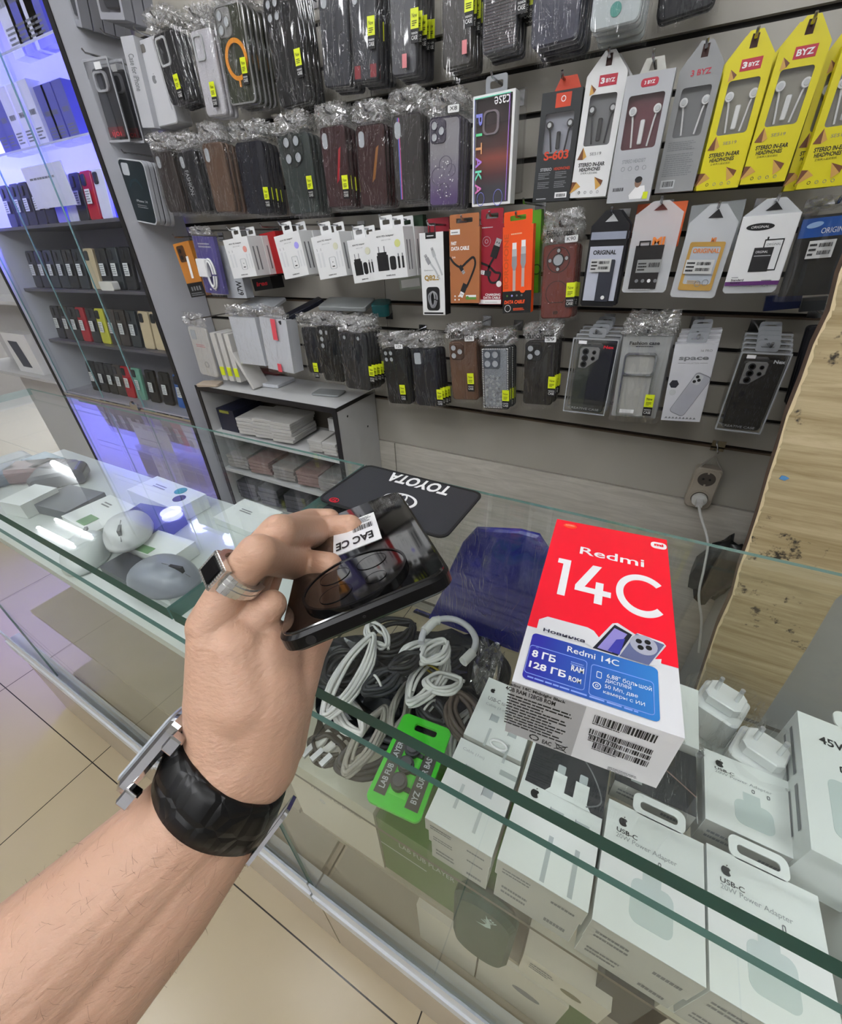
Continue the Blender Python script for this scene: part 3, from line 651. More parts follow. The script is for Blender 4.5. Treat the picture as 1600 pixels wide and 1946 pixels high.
def apple(g, x, z, s, m, y=-.0005):
    g.poly([(x+s*.5*math.cos(a)*(1-.12*(abs(a-1.57) < .5)), z+s*.52*math.sin(a)*(1-.14*(abs(a-1.57) < .4)-.06*(abs(a-4.71) < .3))) for a in np.linspace(0, 6.283, 25)[:-1] if not (abs(a) < .45 or a > 5.9)]+[(x+s*.33, z-.12*s), (x+s*.28, z+.05*s), (x+s*.36, z+.18*s)], y, m)
    g.poly([(x+s*(.02+.02*k), z+s*(.52+.08*k*(2 if k < 2 else 1))) for k in range(3)]+[(x+s*.18, z+s*.68), (x+s*.12, z+s*.55)], y, m); return g
apple(MB(), w_*.02, h*.55, .016, GREYP).build('emblem', t); hook(m.translation.x, m.translation.z+h+.008, 1.015, 'white carton with the phone back')
case('bagged dark case with a yellow tag beside the white carton', ((287, 66), (326, 56), (326, 201), (366, 186)), B2, 'square', new=(.55, .17), n=3, Y=1.0)
WG = M('pearl_glitter', '#c0bfc5', .3, vary=.25, scale=400)
case('pearl white glitter case in a bag', ((360, 60), (400, 50), (394, 224), (428, 216)), WG, 'square', new=(.55, .22), n=2, Y=1.015, camm=LGREY)
ORG = M('orange_ring', '#d98a1a', .35)
def magring(t, w_, h):
    MB().ring(w_*.03, h*.46, w_*.31, w_*.40, -.002, .001, ORG, 36, q=1.).build('magnet_ring', t); MB().box(w_*.0, w_*.06, -.002, .001, h*.18, h*.26, ORG).build('magnet_bar', t)
    MB().frame(rr(-w_/2, w_/2, 0, h, w_*.12), rr(-w_/2+.003, w_/2-.003, .003, h-.003, w_*.1), -.001, .002, M('gold_edge', '#b5a05a', .3, .3)).build('rim', t)
case('olive clear case with an orange ring', ((402, 10), (458, 2), (441, 203), (487, 192)), ('case_olive_clear', '#34382c', .2), 'tri', new=(.72, .3), n=4, camm=M('gold_edge'), extra=magring, stackcol=1)
case('black case in a shiny bag with four round openings', ((491, -10), (552, -16), (536, 203), (597, 192)), B1, 'dots4', new=(.78, .33), n=3, cam_=None) if False else case('black case in a shiny bag with four round openings', ((491, -10), (552, -16), (536, 203), (597, 192)), B1, 'dots4', new=(.78, .33), n=3)
case('dark grey oval-hole case right of the shiny bag', ((600, -42), (655, -48), (617, 168), (668, 161)), SM, 'oval', n=3)
RB = M('red_bottom', '#7d1420', .4)
case('smoky case with a reddish lower end', ((662, -48), (712, -54), (673, 159), (719, 148)), SM, 'oval', new=(.72, .42), n=4, extra=lambda t, w_, h: MB().box(-w_*.44, -w_*.2, -.0008, .001, .004, h*.16, RB).box(w_*.2, w_*.44, -.0008, .001, .004, h*.16, RB).build('print', t))
RT = M('rosy_tag', '#c9787c', .4)
case('grey case with a pink tag near its foot', ((736, -58), (786, -62), (747, 146), (796, 138)), ('case_grey_smoke', '#34353c', .3), 'oval', new=(.85, .42), n=4, extra=lambda t, w_, h: MB().box(w_*.0, w_*.18, -.0072, -.0068, h*.06, h*.2, RT).build('label', t))
case('dark case with a pale tag at its foot', ((836, -66), (892, -74), (844, 133), (902, 119)), ('case_dark_warm', '#26221f', .3), 'oval', new=(.8, .5), n=3, extra=lambda t, w_, h: MB().box(w_*.22, w_*.38, -.0072, -.0068, h*.1, h*.24, RT).build('label', t))
def stripes(t, w_, h):
    g = MB()
    for i in range(24): g.box(-w_*.44, w_*.44, -.0012, .001, h*.05+h*.022*i*1.6, h*.05+h*.022*i*1.6+h*.014, M('rib_brown', '#453a3d', .35))
    g.build('ribbing', t)
case('ribbed case with horizontal stripes near the top edge', ((915, -75), (980, -84), (919, 101), (989, 90)), ('case_grey_smoke',), None, new=(1.0, .5), n=3, extra=stripes)
case('blue grey case at the middle of the top edge', ((1018, -95), (1100, -105), (1008, 88), (1112, 73)), ('case_slate', '#363848', .3), None, n=4, Y=.99, pitch=.02)
case('pale mint case in a frosted bag at the top edge', ((1135, -120), (1232, -130), (1126, 56), (1222, 42)), ('case_pale', '#b7c0c2', .25), None, n=3, Y=.97, pitch=.022, extra=lambda t, w_, h: MB().disc(.0, h*.2, .008, -.001, .001, M('mint_spot', '#3f8a80', .4)).build('print', t))
case('dark case at the right of the top edge', ((1255, -150), (1380, -165), (1262, 34), (1362, 12)), B2, None, n=1, Y=1.08)
# third row from the top
def rim(col):
    return lambda t, w_, h: MB().frame(rr(-w_/2-.0015, w_/2+.0015, -.0015, h+.0015, w_*.14), rr(-w_/2+.002, w_/2-.002, .002, h-.002, w_*.12), -.001, .011, col).build('rim', t)
def rimtext(t, w_, h):
    rim(M('white_rim', '#b7bac0', .35))(t, w_, h)
    MB().text('iPhone 14', -w_*.12, h*.34, w_*.42, .006, LGREY).lines(-w_*.12, h*.24, w_*.4, .01, 2, GREYP).ring(0, h*.5, w_*.22, w_*.27, -.0005, .001, M('petrol', '#173036', .4), 28, 20, 160).build('print', t)
case('dark petrol case with a white rim, leftmost of its row', ((227, 306), (272, 302), (249, 420), (298, 424)), ('case_petrol', '#142126', .35), 'rect', film=False, n=3, Y=.99, extra=rimtext)
case('bagged brownish case beside the white rimmed one', ((292, 291), (326, 284), (320, 406), (350, 401)), ('case_umber', '#2a211e', .3), 'oval', n=3, Y=1.0)
case('dark case with pale lettering, third bag of its row', ((335, 290), (366, 284), (367, 404), (398, 400)), B2, 'oval', n=3, Y=1.01, extra=lambda t, w_, h: MB().text('FASHION', -w_*.3, h*.3, w_*.2, h*.4, LGREY, rot=-90).build('print', t))
case('bronze brown case in a bag', ((385, 273), (420, 268), (408, 406), (447, 400)), ('case_bronze', '#5b4536', .3), 'oval', n=3, Y=1.01)
case('dark blue case in a wrinkled bag', ((446, 271), (495, 266), (469, 409), (519, 403)), B3, None, n=3, new=(.85, .2))
case('dark green case with four round openings in a disc', ((524, 257), (581, 253), (552, 407), (610, 403)), ('case_green', '#1e2a27', .5), 'circle4', n=3, new=(.8, .3), camm=M('case_green_disc', '#141d1b', .5))
def slash(c): return lambda t, w_, h: MB().poly([(w_*.0, h*.3), (w_*.12, h*.35), (w_*.3, h*.75), (w_*.2, h*.72)], -.0006, c).build('print', t)
case('red and black marbled case with a pink oval opening', ((606, 242), (650, 237), (623, 395), (671, 391)), ('case_dark_red', '#30090e', .3), 'oval', n=3, new=(.78, .22), extra=slash(M('crimson', '#9a1020', .3)), camm=None)
case('brown red glossy case, right of the marbled one', ((676, 240), (728, 232), (685, 393), (736, 389)), ('case_maroon', '#371d1d', .2), 'oval', n=3, extra=slash(M('amber', '#8a5a28', .2)))
case('black case with a blue and pink line down its side', ((745, 220), (796, 213), (751, 383), (808, 378)), ('case_dark_warm',), 'oval', n=3, extra=lambda t, w_, h: MB().box(-w_*.3, -w_*.27, -.0008, .001, 0.003, h*.97, M('blue_line', '#4a6fd0', .3)).box(-w_*.265, -w_*.235, -.0008, .001, .003, h*.97, M('pink_line', '#c85a90', .3)).build('stripe', t))
def violet(t, w_, h):
    m = M('violet_fade', '#8d8a90', .25, vary=0)
    if not m.node_tree.nodes.get('fade'):
        nt = m.node_tree; b = nt.nodes['Principled BSDF']; tc = nt.nodes.new('ShaderNodeTexCoord'); sp = nt.nodes.new('ShaderNodeSeparateXYZ'); cr = nt.nodes.new('ShaderNodeValToRGB'); cr.name = 'fade'
        mr = nt.nodes.new('ShaderNodeMapRange'); mr.inputs[1].default_value = 0; mr.inputs[2].default_value = .15
        nt.links.new(tc.outputs['Object'], sp.inputs[0]); nt.links.new(sp.outputs['Z'], mr.inputs[0]); nt.links.new(mr.outputs[0], cr.inputs[0]); nt.links.new(cr.outputs[0], b.inputs['Base Color'])
        cr.color_ramp.elements[0].color = (*lin('#54406e'), 1); cr.color_ramp.elements[0].position = .1; cr.color_ramp.elements[1].color = (*lin('#908d93'), 1); cr.color_ramp.elements[1].position = .6
    MB().rrect(-w_*.46, w_*.46, .004, h-.004, w_*.1, -.0008, .002, m).build('violet_back', t)
    g = MB(); dk = M('violet_line', '#4a4058', .3); R = random.Random(3)
    for (x, z, r_, a0, a1) in ((.05, .48, .2, -60, 200), (-.2, .36, .2, 60, 300), (.22, .42, .14, -90, 150), (0, .2, .16, 0, 220), (.1, .16, .1, 100, 360)): g.ring(w_*x, h*z, w_*r_, w_*(r_+.015), -.0015, .001, dk, 20, a0, a1)
    for i in range(26): g.disc(w_*R.uniform(-.28, .3), h*R.uniform(.1, .55), .0011, -.0018, 0, WPRINT, 6)
    g.build('swirl_ornament', t)
case('clear case fading to violet with a swirl of small stones', ((814, 222), (873, 218), (817, 394), (874, 392)), ('case_violet_edge', '#3a3545', .25), 'tri', n=3, Y=1.02, extra=violet, price='HUAWEI' if False else 'X8', camm=M('violet_camera', '#4a4654', .25))
# window box with iridescent letters
m, w_, h = face((898, 184), (978, 168), (898, 392), (971, 388), 1.01); t = thing('pitted_window_box', 'white edged case box with iridescent letters running down its window', 'box', mat=m); t.name = 'window_box'
IRI = [M('iris_'+c, h_, .25, .3, vary=0) for c, h_ in (('blue', '#8a8fe0'), ('violet', '#b98ae8'), ('green', '#6fe0a0'), ('mint', '#7fe8c8'), ('orange', '#e8a878'), ('pink', '#e888c8'))]
MB().frame(rr(-w_/2, w_/2, 0, h, .001), rr(-w_/2+.003, w_/2-.005, .004, h-.004, .001), 0, .028, WHITE).box(-w_/2+.001, w_/2-.001, .026, .028, 0, h, WHITE).build('carton', t)
WIN = M('window_dark_red', '#2c1416', .15, vary=0); nt = WIN.node_tree
if not nt.nodes.get('ramp'):
    b = nt.nodes['Principled BSDF']; tc = nt.nodes.new('ShaderNodeTexCoord'); sp = nt.nodes.new('ShaderNodeSeparateXYZ'); mr = nt.nodes.new('ShaderNodeMapRange'); mr.inputs[2].default_value = .17; cr = nt.nodes.new('ShaderNodeValToRGB'); cr.name = 'ramp'
    nt.links.new(tc.outputs['Object'], sp.inputs[0]); nt.links.new(sp.outputs['Z'], mr.inputs[0]); nt.links.new(mr.outputs[0], cr.inputs[0]); nt.links.new(cr.outputs[0], b.inputs['Base Color'])
    e = cr.color_ramp.elements; e[0].position = .18; e[0].color = (*lin('#2c2a33'), 1); e[1].position = .3; e[1].color = (*lin('#4a1218'), 1)
    for p_, c_ in ((.45, '#8a3a28'), (.55, '#4a1f1a'), (.75, '#2a1719')): k = e.new(p_); k.color = (*lin(c_), 1)
MB().box(-w_/2+.004, w_/2-.006, .008, .022, .005, h-.005, WIN).build('phone_case', t)
MB().frame(rr(-w_*.28, w_*.12, h*.66, h*.87, .01), rr(-w_*.23, w_*.07, h*.675, h*.855, .008), .004, .009, M('rose_grey', '#7d7078', .3)).build('camera_frame', t)
g = MB()
for i, ch in enumerate('PITAKA'): g.text(ch, -w_*.42, h*(.77-.125*i)-.004+(.006 if ch == 'I' else 0), w_*.16, .017 if ch != 'I' else .004, IRI[(i*2+(i > 2)) % 6], y=-.0008, rot=-90, bold=.02)
g.text('case', w_*.02, h*.9, w_*.36, .011, WPRINT, y=-.0008, rot=180)
g.box(w_*.37, w_*.385, -.0008, 0, .006, h*.97, IRI[1]).box(-w_*.46, w_*.4, -.0008, 0, h*.972, h*.98, IRI[3]).box(-w_*.46, -w_*.45, -.0008, 0, .006, h*.97, IRI[0])
g.ring(-w_*.27, h*.07, w_*.09, w_*.1, -.0008, 0, IRI[0], 24, q=1.4); g.ring(w_*.18, h*.07, w_*.11, w_*.12, -.0008, 0, IRI[0], 24, q=1.4); g.build('lettering', t)
MB().quad(-w_/2+.003, w_/2-.005, .004, h-.004, .001, CLEAR).build('window', t)
def hangtab(t, w_, h, tw=.04, th=.022, m=CLEAR, x=0):
    MB().frame(rr(x-tw/2, x+tw/2, h-.001, h+th, .005), rr(x-tw*.3, x+tw*.3, h+th*.3, h+th*.7, .0035), .012, .0128, m).build('hang_tab', t)
hangtab(t, w_, h, .042, .026, M('grey_clear_tab', '#8f9296', .2)); p = top_of(m, h, .016); hook(p.x, p.z, 1.01, 'case box with iridescent letters')
case('empty grey clear shell with rounded corners right of the iridescent box', ((962, 172), (1001, 165), (955, 372), (991, 365)), CLEAR, None, film=False, n=0, Y=1.06, hooked=False)
# ---- earphone cartons
def penta(w_, h, hs, tip): return [(-w_/2, 0), (w_/2, 0), (w_/2, hs), (tip, h), (-tip, h), (-w_/2, hs)]
YELC = M('yellow_carton', '#d8cc08', .38, vary=.02); GREYC = M('grey_carton', '#8c8d8e', .4, vary=.03); DKC = M('dark_carton', '#26292b', .45, vary=.04); SILC = M('silver_carton', '#b4b6ba', .35, vary=.03)
GOLD1 = M('gold_light', '#c79a4e', .35); GOLD2 = M('gold_dark', '#6d3f22', .4); MAROON = M('maroon_card', '#5c1426', .4); WINB = M('window_tray', '#8e8a7c', .35); WING = M('grey_tray', '#77787a', .35)
def earphones(t, w_, z0, z1, m, spread=.26, mic=True):
    for s in (-1, 1):
        g = MB(); x = s*w_*spread+.001; top = z1-(z1-z0)*.28
        g.disc(x, top, .0058, .0015, .008, m, 14).disc(x, top, .0035, .0005, .002, LGREY, 12); g.tube([(x, .005, top-.003), (x-s*.002, .005, top-.012), (x-s*.006, .006, z0+.003)], .0015, m); g.build('earbud', t)
    if mic: MB().rrect(-.0028, .0042, z0+.006, z1-(z1-z0)*.45, .002, .002, .006, m, .001).build('microphone', t)
def tri(g, x, z, s, m1, m2, a=0):
    c, n = math.cos(a), math.sin(a); P = lambda u, v: (x+s*(u*c-v*n), z+s*(u*n+v*c))
    g.poly([P(-.5, -.4), P(.1, -.5), P(.1, .6)], -.0005, m1); g.poly([P(.1, -.5), P(.5, -.3), P(.1, .6)], -.0005, m2)
def ear_box(label, pk, sL, sR, BL, BR, Y, card, txt=BLACK, kind='byz', bud=None, tray=WINB, d=.022):
    a, b, c_, d_ = sL, sR, BL, BR; m, w_, hs = face(a, b, c_, d_, Y)
    top = PY(*pk, Y); loc_ = m.inverted() @ top; h = loc_.z
    t = thing('earphone_box', label, 'earphone box', mat=m)
    body = [(-w_/2, 0), (w_/2, 0), (w_/2, hs), (-w_/2, hs)]
    wz0, wz1 = hs*.45, hs*.86; wx = w_*.34
    loop = [(-w_/2, 0), (w_/2, 0), (w_/2, hs), (-w_/2, hs)]
    if kind == 'dark': wz0, wz1, wx = hs*.46, hs*.82, w_*.36
    if kind == 'headset': wz0, wz1, wx = hs*.44, hs*.85, w_*.38
    if kind == 'back': wz0, wz1, wx = hs*.47, hs*.86, w_*.35
    inn = rr(-wx, wx, wz0, wz1, .004, 3); out = rr(-w_/2, w_/2, 0, hs, .0005, 3)
    MB().frame(out, inn, 0, .0012, card).box(-w_/2, w_/2, d-.001, d, 0, hs, card).box(-w_/2, -w_/2+.001, .001, d-.001, 0, hs, card).box(w_/2-.001, w_/2, .001, d-.001, 0, hs, card).box(-w_/2, w_/2, .001, d-.001, 0, .001, card).box(-w_/2, w_/2, .001, d-.001, hs-.001, hs, card).build('carton', t)
    MB().box(-wx-.003, wx+.003, .010, .012, wz0-.003, wz1+.003, tray).build('tray', t)
    earphones(t, w_, wz0, wz1, bud or WHITE, mic=kind != 'back')
    MB().quad(-wx, wx, wz0, wz1, .0006, CLEAR).build('window', t)
    g = MB()
    if kind in ('byz', 'back'):
        tip = .008; hz = hs+(h-hs)*.62
        o = [(-w_/2, hs), (w_/2, hs), (w_/2-.0005, hs+.001), (tip, h), (-tip, h), (-w_/2+.0005, hs+.001)]
        hw, hh = .0048, (h-hs)*.26
        i_ = [(-hw, hz-hh), (hw, hz-hh), (hw, hz), (hw*.9, hz+hh), (-hw*.9, hz+hh), (-hw, hz)]
        MB().frame(o, i_, 0, .0012, card).build('hang_flap', t)
        MB().poly([(-hw, hz-hh), (hw, hz-hh), (hw*.9, hz+hh), (-hw*.9, hz+hh)], .002, M('flap_slot', '#3a1a14', .6)).build('flap_slot', t)
    R_ = M('logo_red', '#b01c34', .4)
    if kind == 'byz':
        g.quad(-w_*.17, w_*.27, hs*.915, hs*1.0, -.0003, R_)
        if label.count('second'): g.text('BYZ', -w_*.12, hs*.935, w_*.34, hs*.045, WPRINT, y=-.0006, bold=.03)
        else: g.text('3', -w_*.13, hs*.935, w_*.1, hs*.045, WPRINT, y=-.0006, bold=.05); g.text('BYZ', w_*.0, hs*.94, w_*.22, hs*.03, WPRINT, y=-.0006, bold=.03)
        tri(g, -w_*.32, hs*.9, .012, GOLD1, GOLD2, .5); tri(g, -w_*.33, hs*.385, .016, GOLD2, GOLD1, .1); tri(g, w_*.2, hs*.13, .017, GOLD1, GOLD2, .8); tri(g, -w_*.42, hs*.09, .018, GOLD1, GOLD2, 2.6)
        g.text('SE519', -w_*.12, hs*.37, w_*.3, hs*.025, GREYP); g.text('STEREO IN-EAR', -w_*.38, hs*.275, w_*.7, hs*.035, txt, bold=.03); g.text('HEADPHONES', -w_*.34, hs*.235, w_*.56, hs*.033, txt, bold=.03); g.text('立体声入耳式耳机', -w_*.3, hs*.208, w_*.46, hs*.018, txt)
        for i in range(4): g.ring(-w_*.26+w_*.17*i, hs*.045, .0016, .0022, -.0005, .0001, BLACK if i == 0 else GREYP, 12)
    elif kind == 'headset':
        g.rrect(-w_*.17, w_*.19, hs*.9, hs*.96, .004, -.0004, .0001, R_); g.text('3 BYZ', -w_*.1, hs*.917, w_*.22, hs*.026, WPRINT, y=-.0007, bold=.03)
        g.text('SE516', -w_*.1, hs*.415, w_*.2, hs*.015, LGREY); g.text('STEREO HEADSET', -w_*.28, hs*.33, w_*.52, hs*.03, GREYP)
        for i in range(4): g.ring(-w_*.24+w_*.16*i, hs*.285, .0026, .0031, -.0005, .0001, GREYP, 12)
        g.lines(-w_*.2, hs*.2, w_*.35, hs*.04, 3, LGREY); g.bars(-w_*.4, hs*.1, w_*.25, hs*.03, BLACK)
        SKN = M('printed_skin', '#8a6b58', .5)       # printed portrait of a person in a white top
        g.poly([(w_*.03, .004), (w_*.3, .004), (w_*.36, hs*.09), (w_*.33, hs*.135), (w_*.14, hs*.13), (w_*.0, hs*.06)], -.0005, WPRINT); g.poly([(w_*.17+.0055*math.cos(a), hs*.165+.0075*math.sin(a)) for a in np.linspace(0, 6.1, 14)], -.0007, SKN); g.poly([(w_*.17+.006*math.cos(a), hs*.187+.0045*math.sin(a)) for a in np.linspace(0, 6.1, 14)], -.0009, BLACK)
        g.quad(w_*.33, w_*.44, hs*.02, hs*.08, -.0009, YELLOW)
    elif kind == 'back':
        g.text('3 BYZ', -w_*.22, hs*.94, w_*.46, hs*.045, R_, bold=.02); g.lines(-w_*.4, hs*.36, w_*.7, hs*.08, 5, GREYP); g.lines(-w_*.4, hs*.14, w_*.75, hs*.2, 11, GREYP, seed=4)
        g.quad(-w_*.38, -w_*.02, hs*.035, hs*.11, -.0003, LGREY); g.bars(-w_*.34, hs*.05, w_*.28, hs*.05, BLACK, y=-.0006)
    elif kind == 'dark':
        OR = M('orange_print', '#c8401f', .4); g.quad(-w_*.14, w_*.24, hs*.86, hs*.98, -.0003, OR); g.ring(w_*.05, hs*.93, .003, .0042, -.0007, 0, WPRINT, 12); g.text('S-603', -w_*.3, hs*.4, w_*.64, hs*.085, OR, bold=.03)
        g.text('STEREO', -w_*.36, hs*.3, w_*.3, hs*.03, LGREY, bold=.02); g.text('HEADPHONES', -w_*.0, hs*.3, w_*.42, hs*.028, OR, bold=.02)
        for k in (0, 1):
            for j in (0, 1): g.lines(-w_*.4+w_*.45*k, hs*.13+hs*.09*j, w_*.32, hs*.07, 4, GREYP, seed=k+j*2)
        g.quad(w_*.1, w_*.42, hs*.03, hs*.085, -.0003, WPRINT); g.bars(w_*.14, hs*.04, w_*.24, hs*.03, BLACK, y=-.0006); g.lines(-w_*.4, hs*.02, w_*.3, hs*.02, 1, LGREY)
        MB().poly([(-w_*.22, hs+.0), (w_*.44, hs+.0), (w_*.3, hs+.018), (-w_*.08, hs+.018)], .004, OR).build('hang_flap', t)
    if kind == 'headset':
        MB().frame([(-w_*.26, hs), (w_*.3, hs), (w_*.2, hs+.018), (-w_*.16, hs+.018)], [(-w_*.07, hs+.003), (w_*.1, hs+.003), (w_*.06, hs+.015), (-w_*.03, hs+.015)], .008, .009, M('pale_flap', '#c4c4bd', .4)).build('hang_flap', t)
    g.build('lettering', t)
    p = m @ Vector((0, 0, h-(h-hs)*.36 if kind in ('byz', 'back') else hs+.012)); hook(p.x, p.z, Y, label)
    return t
ear_box('dark grey earphone carton with orange figures', (1068, 160), (1032, 177), (1105, 166), (1011, 384), (1084, 381), 1.02, DKC, kind='dark', bud=BLACK, tray=M('pale_tray', '#9fa2ad', .4))
b = ear_box('white earphone carton with a black pair inside', (1158, 95), (1112, 146), (1189, 138), (1086, 375), (1154, 374), 1.02, WHITE, kind='byz', bud=M('bud_black', '#2b2b2d', .35), tray=WING)
ear_box('silver headset carton with a maroon window', (1240, 118), (1189, 143), (1281, 131), (1155, 386), (1236, 382), 1.0, SILC, kind='headset', tray=MAROON)
ear_box('grey earphone carton turned to its back side', (1347, 75), (1290, 133), (1371, 122), (1246, 366), (1320, 363), 1.02, GREYC, kind='back', tray=M('tray_dim', '#6f7072', .4))
y1 = ear_box('yellow earphone carton, left one of the yellow cartons', (1446, 54), (1379, 121), (1469, 101), (1324, 360), (1405, 358), 1.02, YELC)
y2 = ear_box('yellow earphone carton, second and middle one of the yellow cartons', (1543, 28), (1476, 94), (1574, 81), (1411, 349), (1495, 345), 1.01, YELC)
y3 = ear_box('yellow earphone carton cut by the right edge of the picture', (1660, 5), (1597, 82), (1702, 66), (1519, 358), (1606, 353), 1.0, YELC)
dup(y3, (-.012, .03, .0), 'earphone carton tucked behind the yellow one at the right edge'); dup(y1, (-.004, .03, .002), 'second yellow carton behind the left yellow one'); dup(y2, (-.004, .03, .002), 'second yellow carton behind the middle yellow one'); dup(b, (.004, .03, .0), 'second white earphone carton behind the one with a black pair')
# ---- charger cartons, cable cartons, batteries
OCH = M('orange_card', '#b5742c', .4); PUR = M('purple_card', '#4c4585', .4)
def carton(label, quad, Y, card, d, name='carton_box', cat='box', side=None, hooked=True):
    m, w_, h = face(*quad, Y); t = thing(name, label, cat, mat=m)
    MB().box(-w_/2, w_/2, 0, d, 0, h, card).build('carton', t)
    if hooked: p = m @ Vector((0, 0, h+.012)); hook(p.x, p.z, Y, label)
    return t, w_, h
def tab(t, w_, h, card, tw=.03, th=.02, x=0, y=.0):
    MB().frame(rr(x-tw/2, x+tw/2, h, h+th, .003), rr(x-tw*.28, x+tw*.28, h+th*.35, h+th*.7, .002), y, y+.0012, card).build('hang_tab', t)
t, w_, h = carton('orange accessory card with a black foot', ((327, 464), (357, 458), (365, 565), (393, 562)), 1.0, OCH, .02)
g = MB(); g.quad(-w_/2, w_/2, 0, h*.27, -.0004, BLACK); g.rrect(-w_*.36, w_*.1, h*.66, h*.95, .006, -.0006, 0, M('card_dark', '#4a3018', .4)); g.disc(-w_*.2, h*.86, .006, -.001, 0, BLACK); g.disc(-w_*.2, h*.74, .006, -.001, 0, BLACK); g.poly([(-w_*.05, h*.35), (w_*.1, h*.35), (w_*.2, h*.75), (w_*.05, h*.75)], -.0008, WPRINT)
for i in range(4): g.quad(-w_*.3+w_*.17*i, -w_*.2+w_*.17*i, h*.12, h*.2, -.0008, GREYP)
g.lines(-w_*.4, h*.02, w_*.8, h*.07, 2, GREYP, y=-.0008); g.build('print', t)
t, w_, h = carton('purple card with a white charger and cable in a bag', ((365, 451), (407, 447), (392, 556), (426, 559)), 1.0, PUR, .012)
MB().rrect(-w_*.42, w_*.02, h*.3, h*.62, .003, -.016, 0, WHITE, .002).build('charger', t)
MB().tube(smooth_path([(w_*.1+w_*.2*math.cos(a), -.006, h*.36+h*.26*math.sin(a)) for a in np.linspace(0, 6.28, 13)[:-1]], 4, True), .003, WHITE).tube(smooth_path([(w_*.12+w_*.13*math.cos(a), -.011, h*.36+h*.22*math.sin(a)) for a in np.linspace(0, 6.28, 13)[:-1]], 4, True), .003, WHITE).build('cable', t)
MB().text('TURBO', -w_*.3, h*.82, w_*.6, h*.06, LGREY).disc(-w_*.2, h*.07, .003, -.001, 0, WPRINT, 10).disc(w_*.05, h*.07, .003, -.001, 0, WPRINT, 10).build('print', t) if False else MB().lines(-w_*.3, h*.8, w_*.6, h*.1, 2, LGREY).disc(-w_*.2, h*.07, .003, -.001, 0, WPRINT, 10).disc(w_*.05, h*.07, .003, -.001, 0, WPRINT, 10).build('print', t)
bag(t, w_, h, .02, 77)
t, w_, h = carton('pale grey carton marked 67W', ((408, 470), (446, 463), (432, 566), (468, 567)), 1.03, M('pale_carton', '#b5b9be', .4, vary=.03), .03); MB().text('67W', w_*.12, h*.06, w_*.28, h*.28, BLACK, rot=90, bold=.02).ring(-w_*.05, h*.6, .007, .009, -.0005, 0, LGREY).ring(-w_*.05, h*.4, .007, .009, -.0005, 0, LGREY).build('print', t)
def ptext(g, w_, h, t1='45W PD Adapter'):
    g.text(t1, -w_*.3, h*.845, w_*.52, h*.045, BLACK, bold=.01); g.text('USB-C to C Cable', -w_*.16, h*.785, w_*.28, h*.022, GREYP); g.text('SAMSUNG', -w_*.14, h*.06, w_*.28, h*.028, BLACK, bold=.03)
def adapter(label, quad, Y, d, black, seal, n=1, scale=1.):
    t, w_, h = carton(label, quad, Y, WHITE, d, hooked=False)
    tab(t, w_, h, WHITE, .034, .026, -w_*.05, d*.3)
    g = MB(); ptext(g, w_, h, '65W PD Adapter' if 'pale cable' in label else '45W PD Adapter')
    if black:
        g.rrect(-w_*.36, -w_*.02, h*.18, h*.5, .001, -.0005, 0, BLACK); g.quad(-w_*.33, -w_*.05, h*.5, h*.56, -.0006, BLACK)
        for x in (-.29, -.12): g.quad(w_*x, w_*(x+.03), h*.56, h*.68, -.0006, GREYP)
        g.rrect(w_*.02, w_*.2, h*.18, h*.46, .005, -.0005, 0, BLACK, seg=3)
        for x in (.26, .38): g.quad(w_*x, w_*(x+.06), h*.2, h*.44, -.0006, BLACK); g.quad(w_*(x+.015), w_*(x+.045), h*.44, h*.5, -.0006, GREYP)
    else:
        g.frame(rr(-w_*.02, w_*.22, h*.2, h*.48, .004, 3), rr(0, w_*.2, h*.21, h*.47, .003, 3), -.0006, 0, LGREY); g.quad(w_*.06, w_*.15, h*.25, h*.275, -.0007, BLACK); g.disc(w_*.1, h*.36, .0012, -.0007, 0, BLACK, 8)
        for x in (-.38, -.24): g.quad(w_*x, w_*(x+.012), h*.66, h*.72, -.0006, GREYP); g.quad(w_*(x-.01), w_*(x+.06), h*.28, h*.62, -.0005, M('ghost_print', '#dcdedf', .5))
        for x in (.28, .4): g.quad(w_*x, w_*(x+.05), h*.22, h*.58, -.0005, M('ghost_print'))
    g.lines(-w_*.0, h*.9, .001, .001, 1, LGREY); g.build('print', t)
    sg = MB(); sg.disc(w_*.3, h*.7, .0075, -.0008, 0, seal, 18); sg.build('seal', t)
    s2 = MB(); xx = w_/2+.0004
    for i in range(2): s2.add([(xx, d*.2+d*.3*i, h*.15), (xx, d*.3+d*.3*i, h*.15), (xx, d*.3+d*.3*i, h*.75), (xx, d*.2+d*.3*i, h*.75)], [(0, 1, 2, 3)], GREYP)
    s2.build('side_print', t)
    p = t.matrix_world if False else face(*quad, Y)[0] @ Vector((-w_*.05, 0, h+.018)); hook(p.x, p.z, Y+.005, label)
    for i in range(n):
        if Y+(d+.002)*(i+2) < WALL: dup(t, (.002, (d+.002)*(i+1), 0), f'{("next", "third", "fourth")[i]} carton behind the {label}', drop=('print', 'seal'))
SEALS = [M('seal_pink', '#e09a90', .4), M('seal_violet', '#a9a2f0', .4), M('seal_cream', '#d8d8c0', .4), M('seal_cream'), M('seal_yellow', '#d5d98a', .4)]
adapter('white adapter carton with a pink seal', ((423, 457), (469, 448), (445, 530), (488, 524)), .985, .05, False, SEALS[0], 1)
t, w_, h = carton('red carton hanging between the first two white adapter cartons', ((492, 446), (522, 438), (513, 523), (541, 518)), 1.06, M('red_carton', '#a01418', .35), .05)
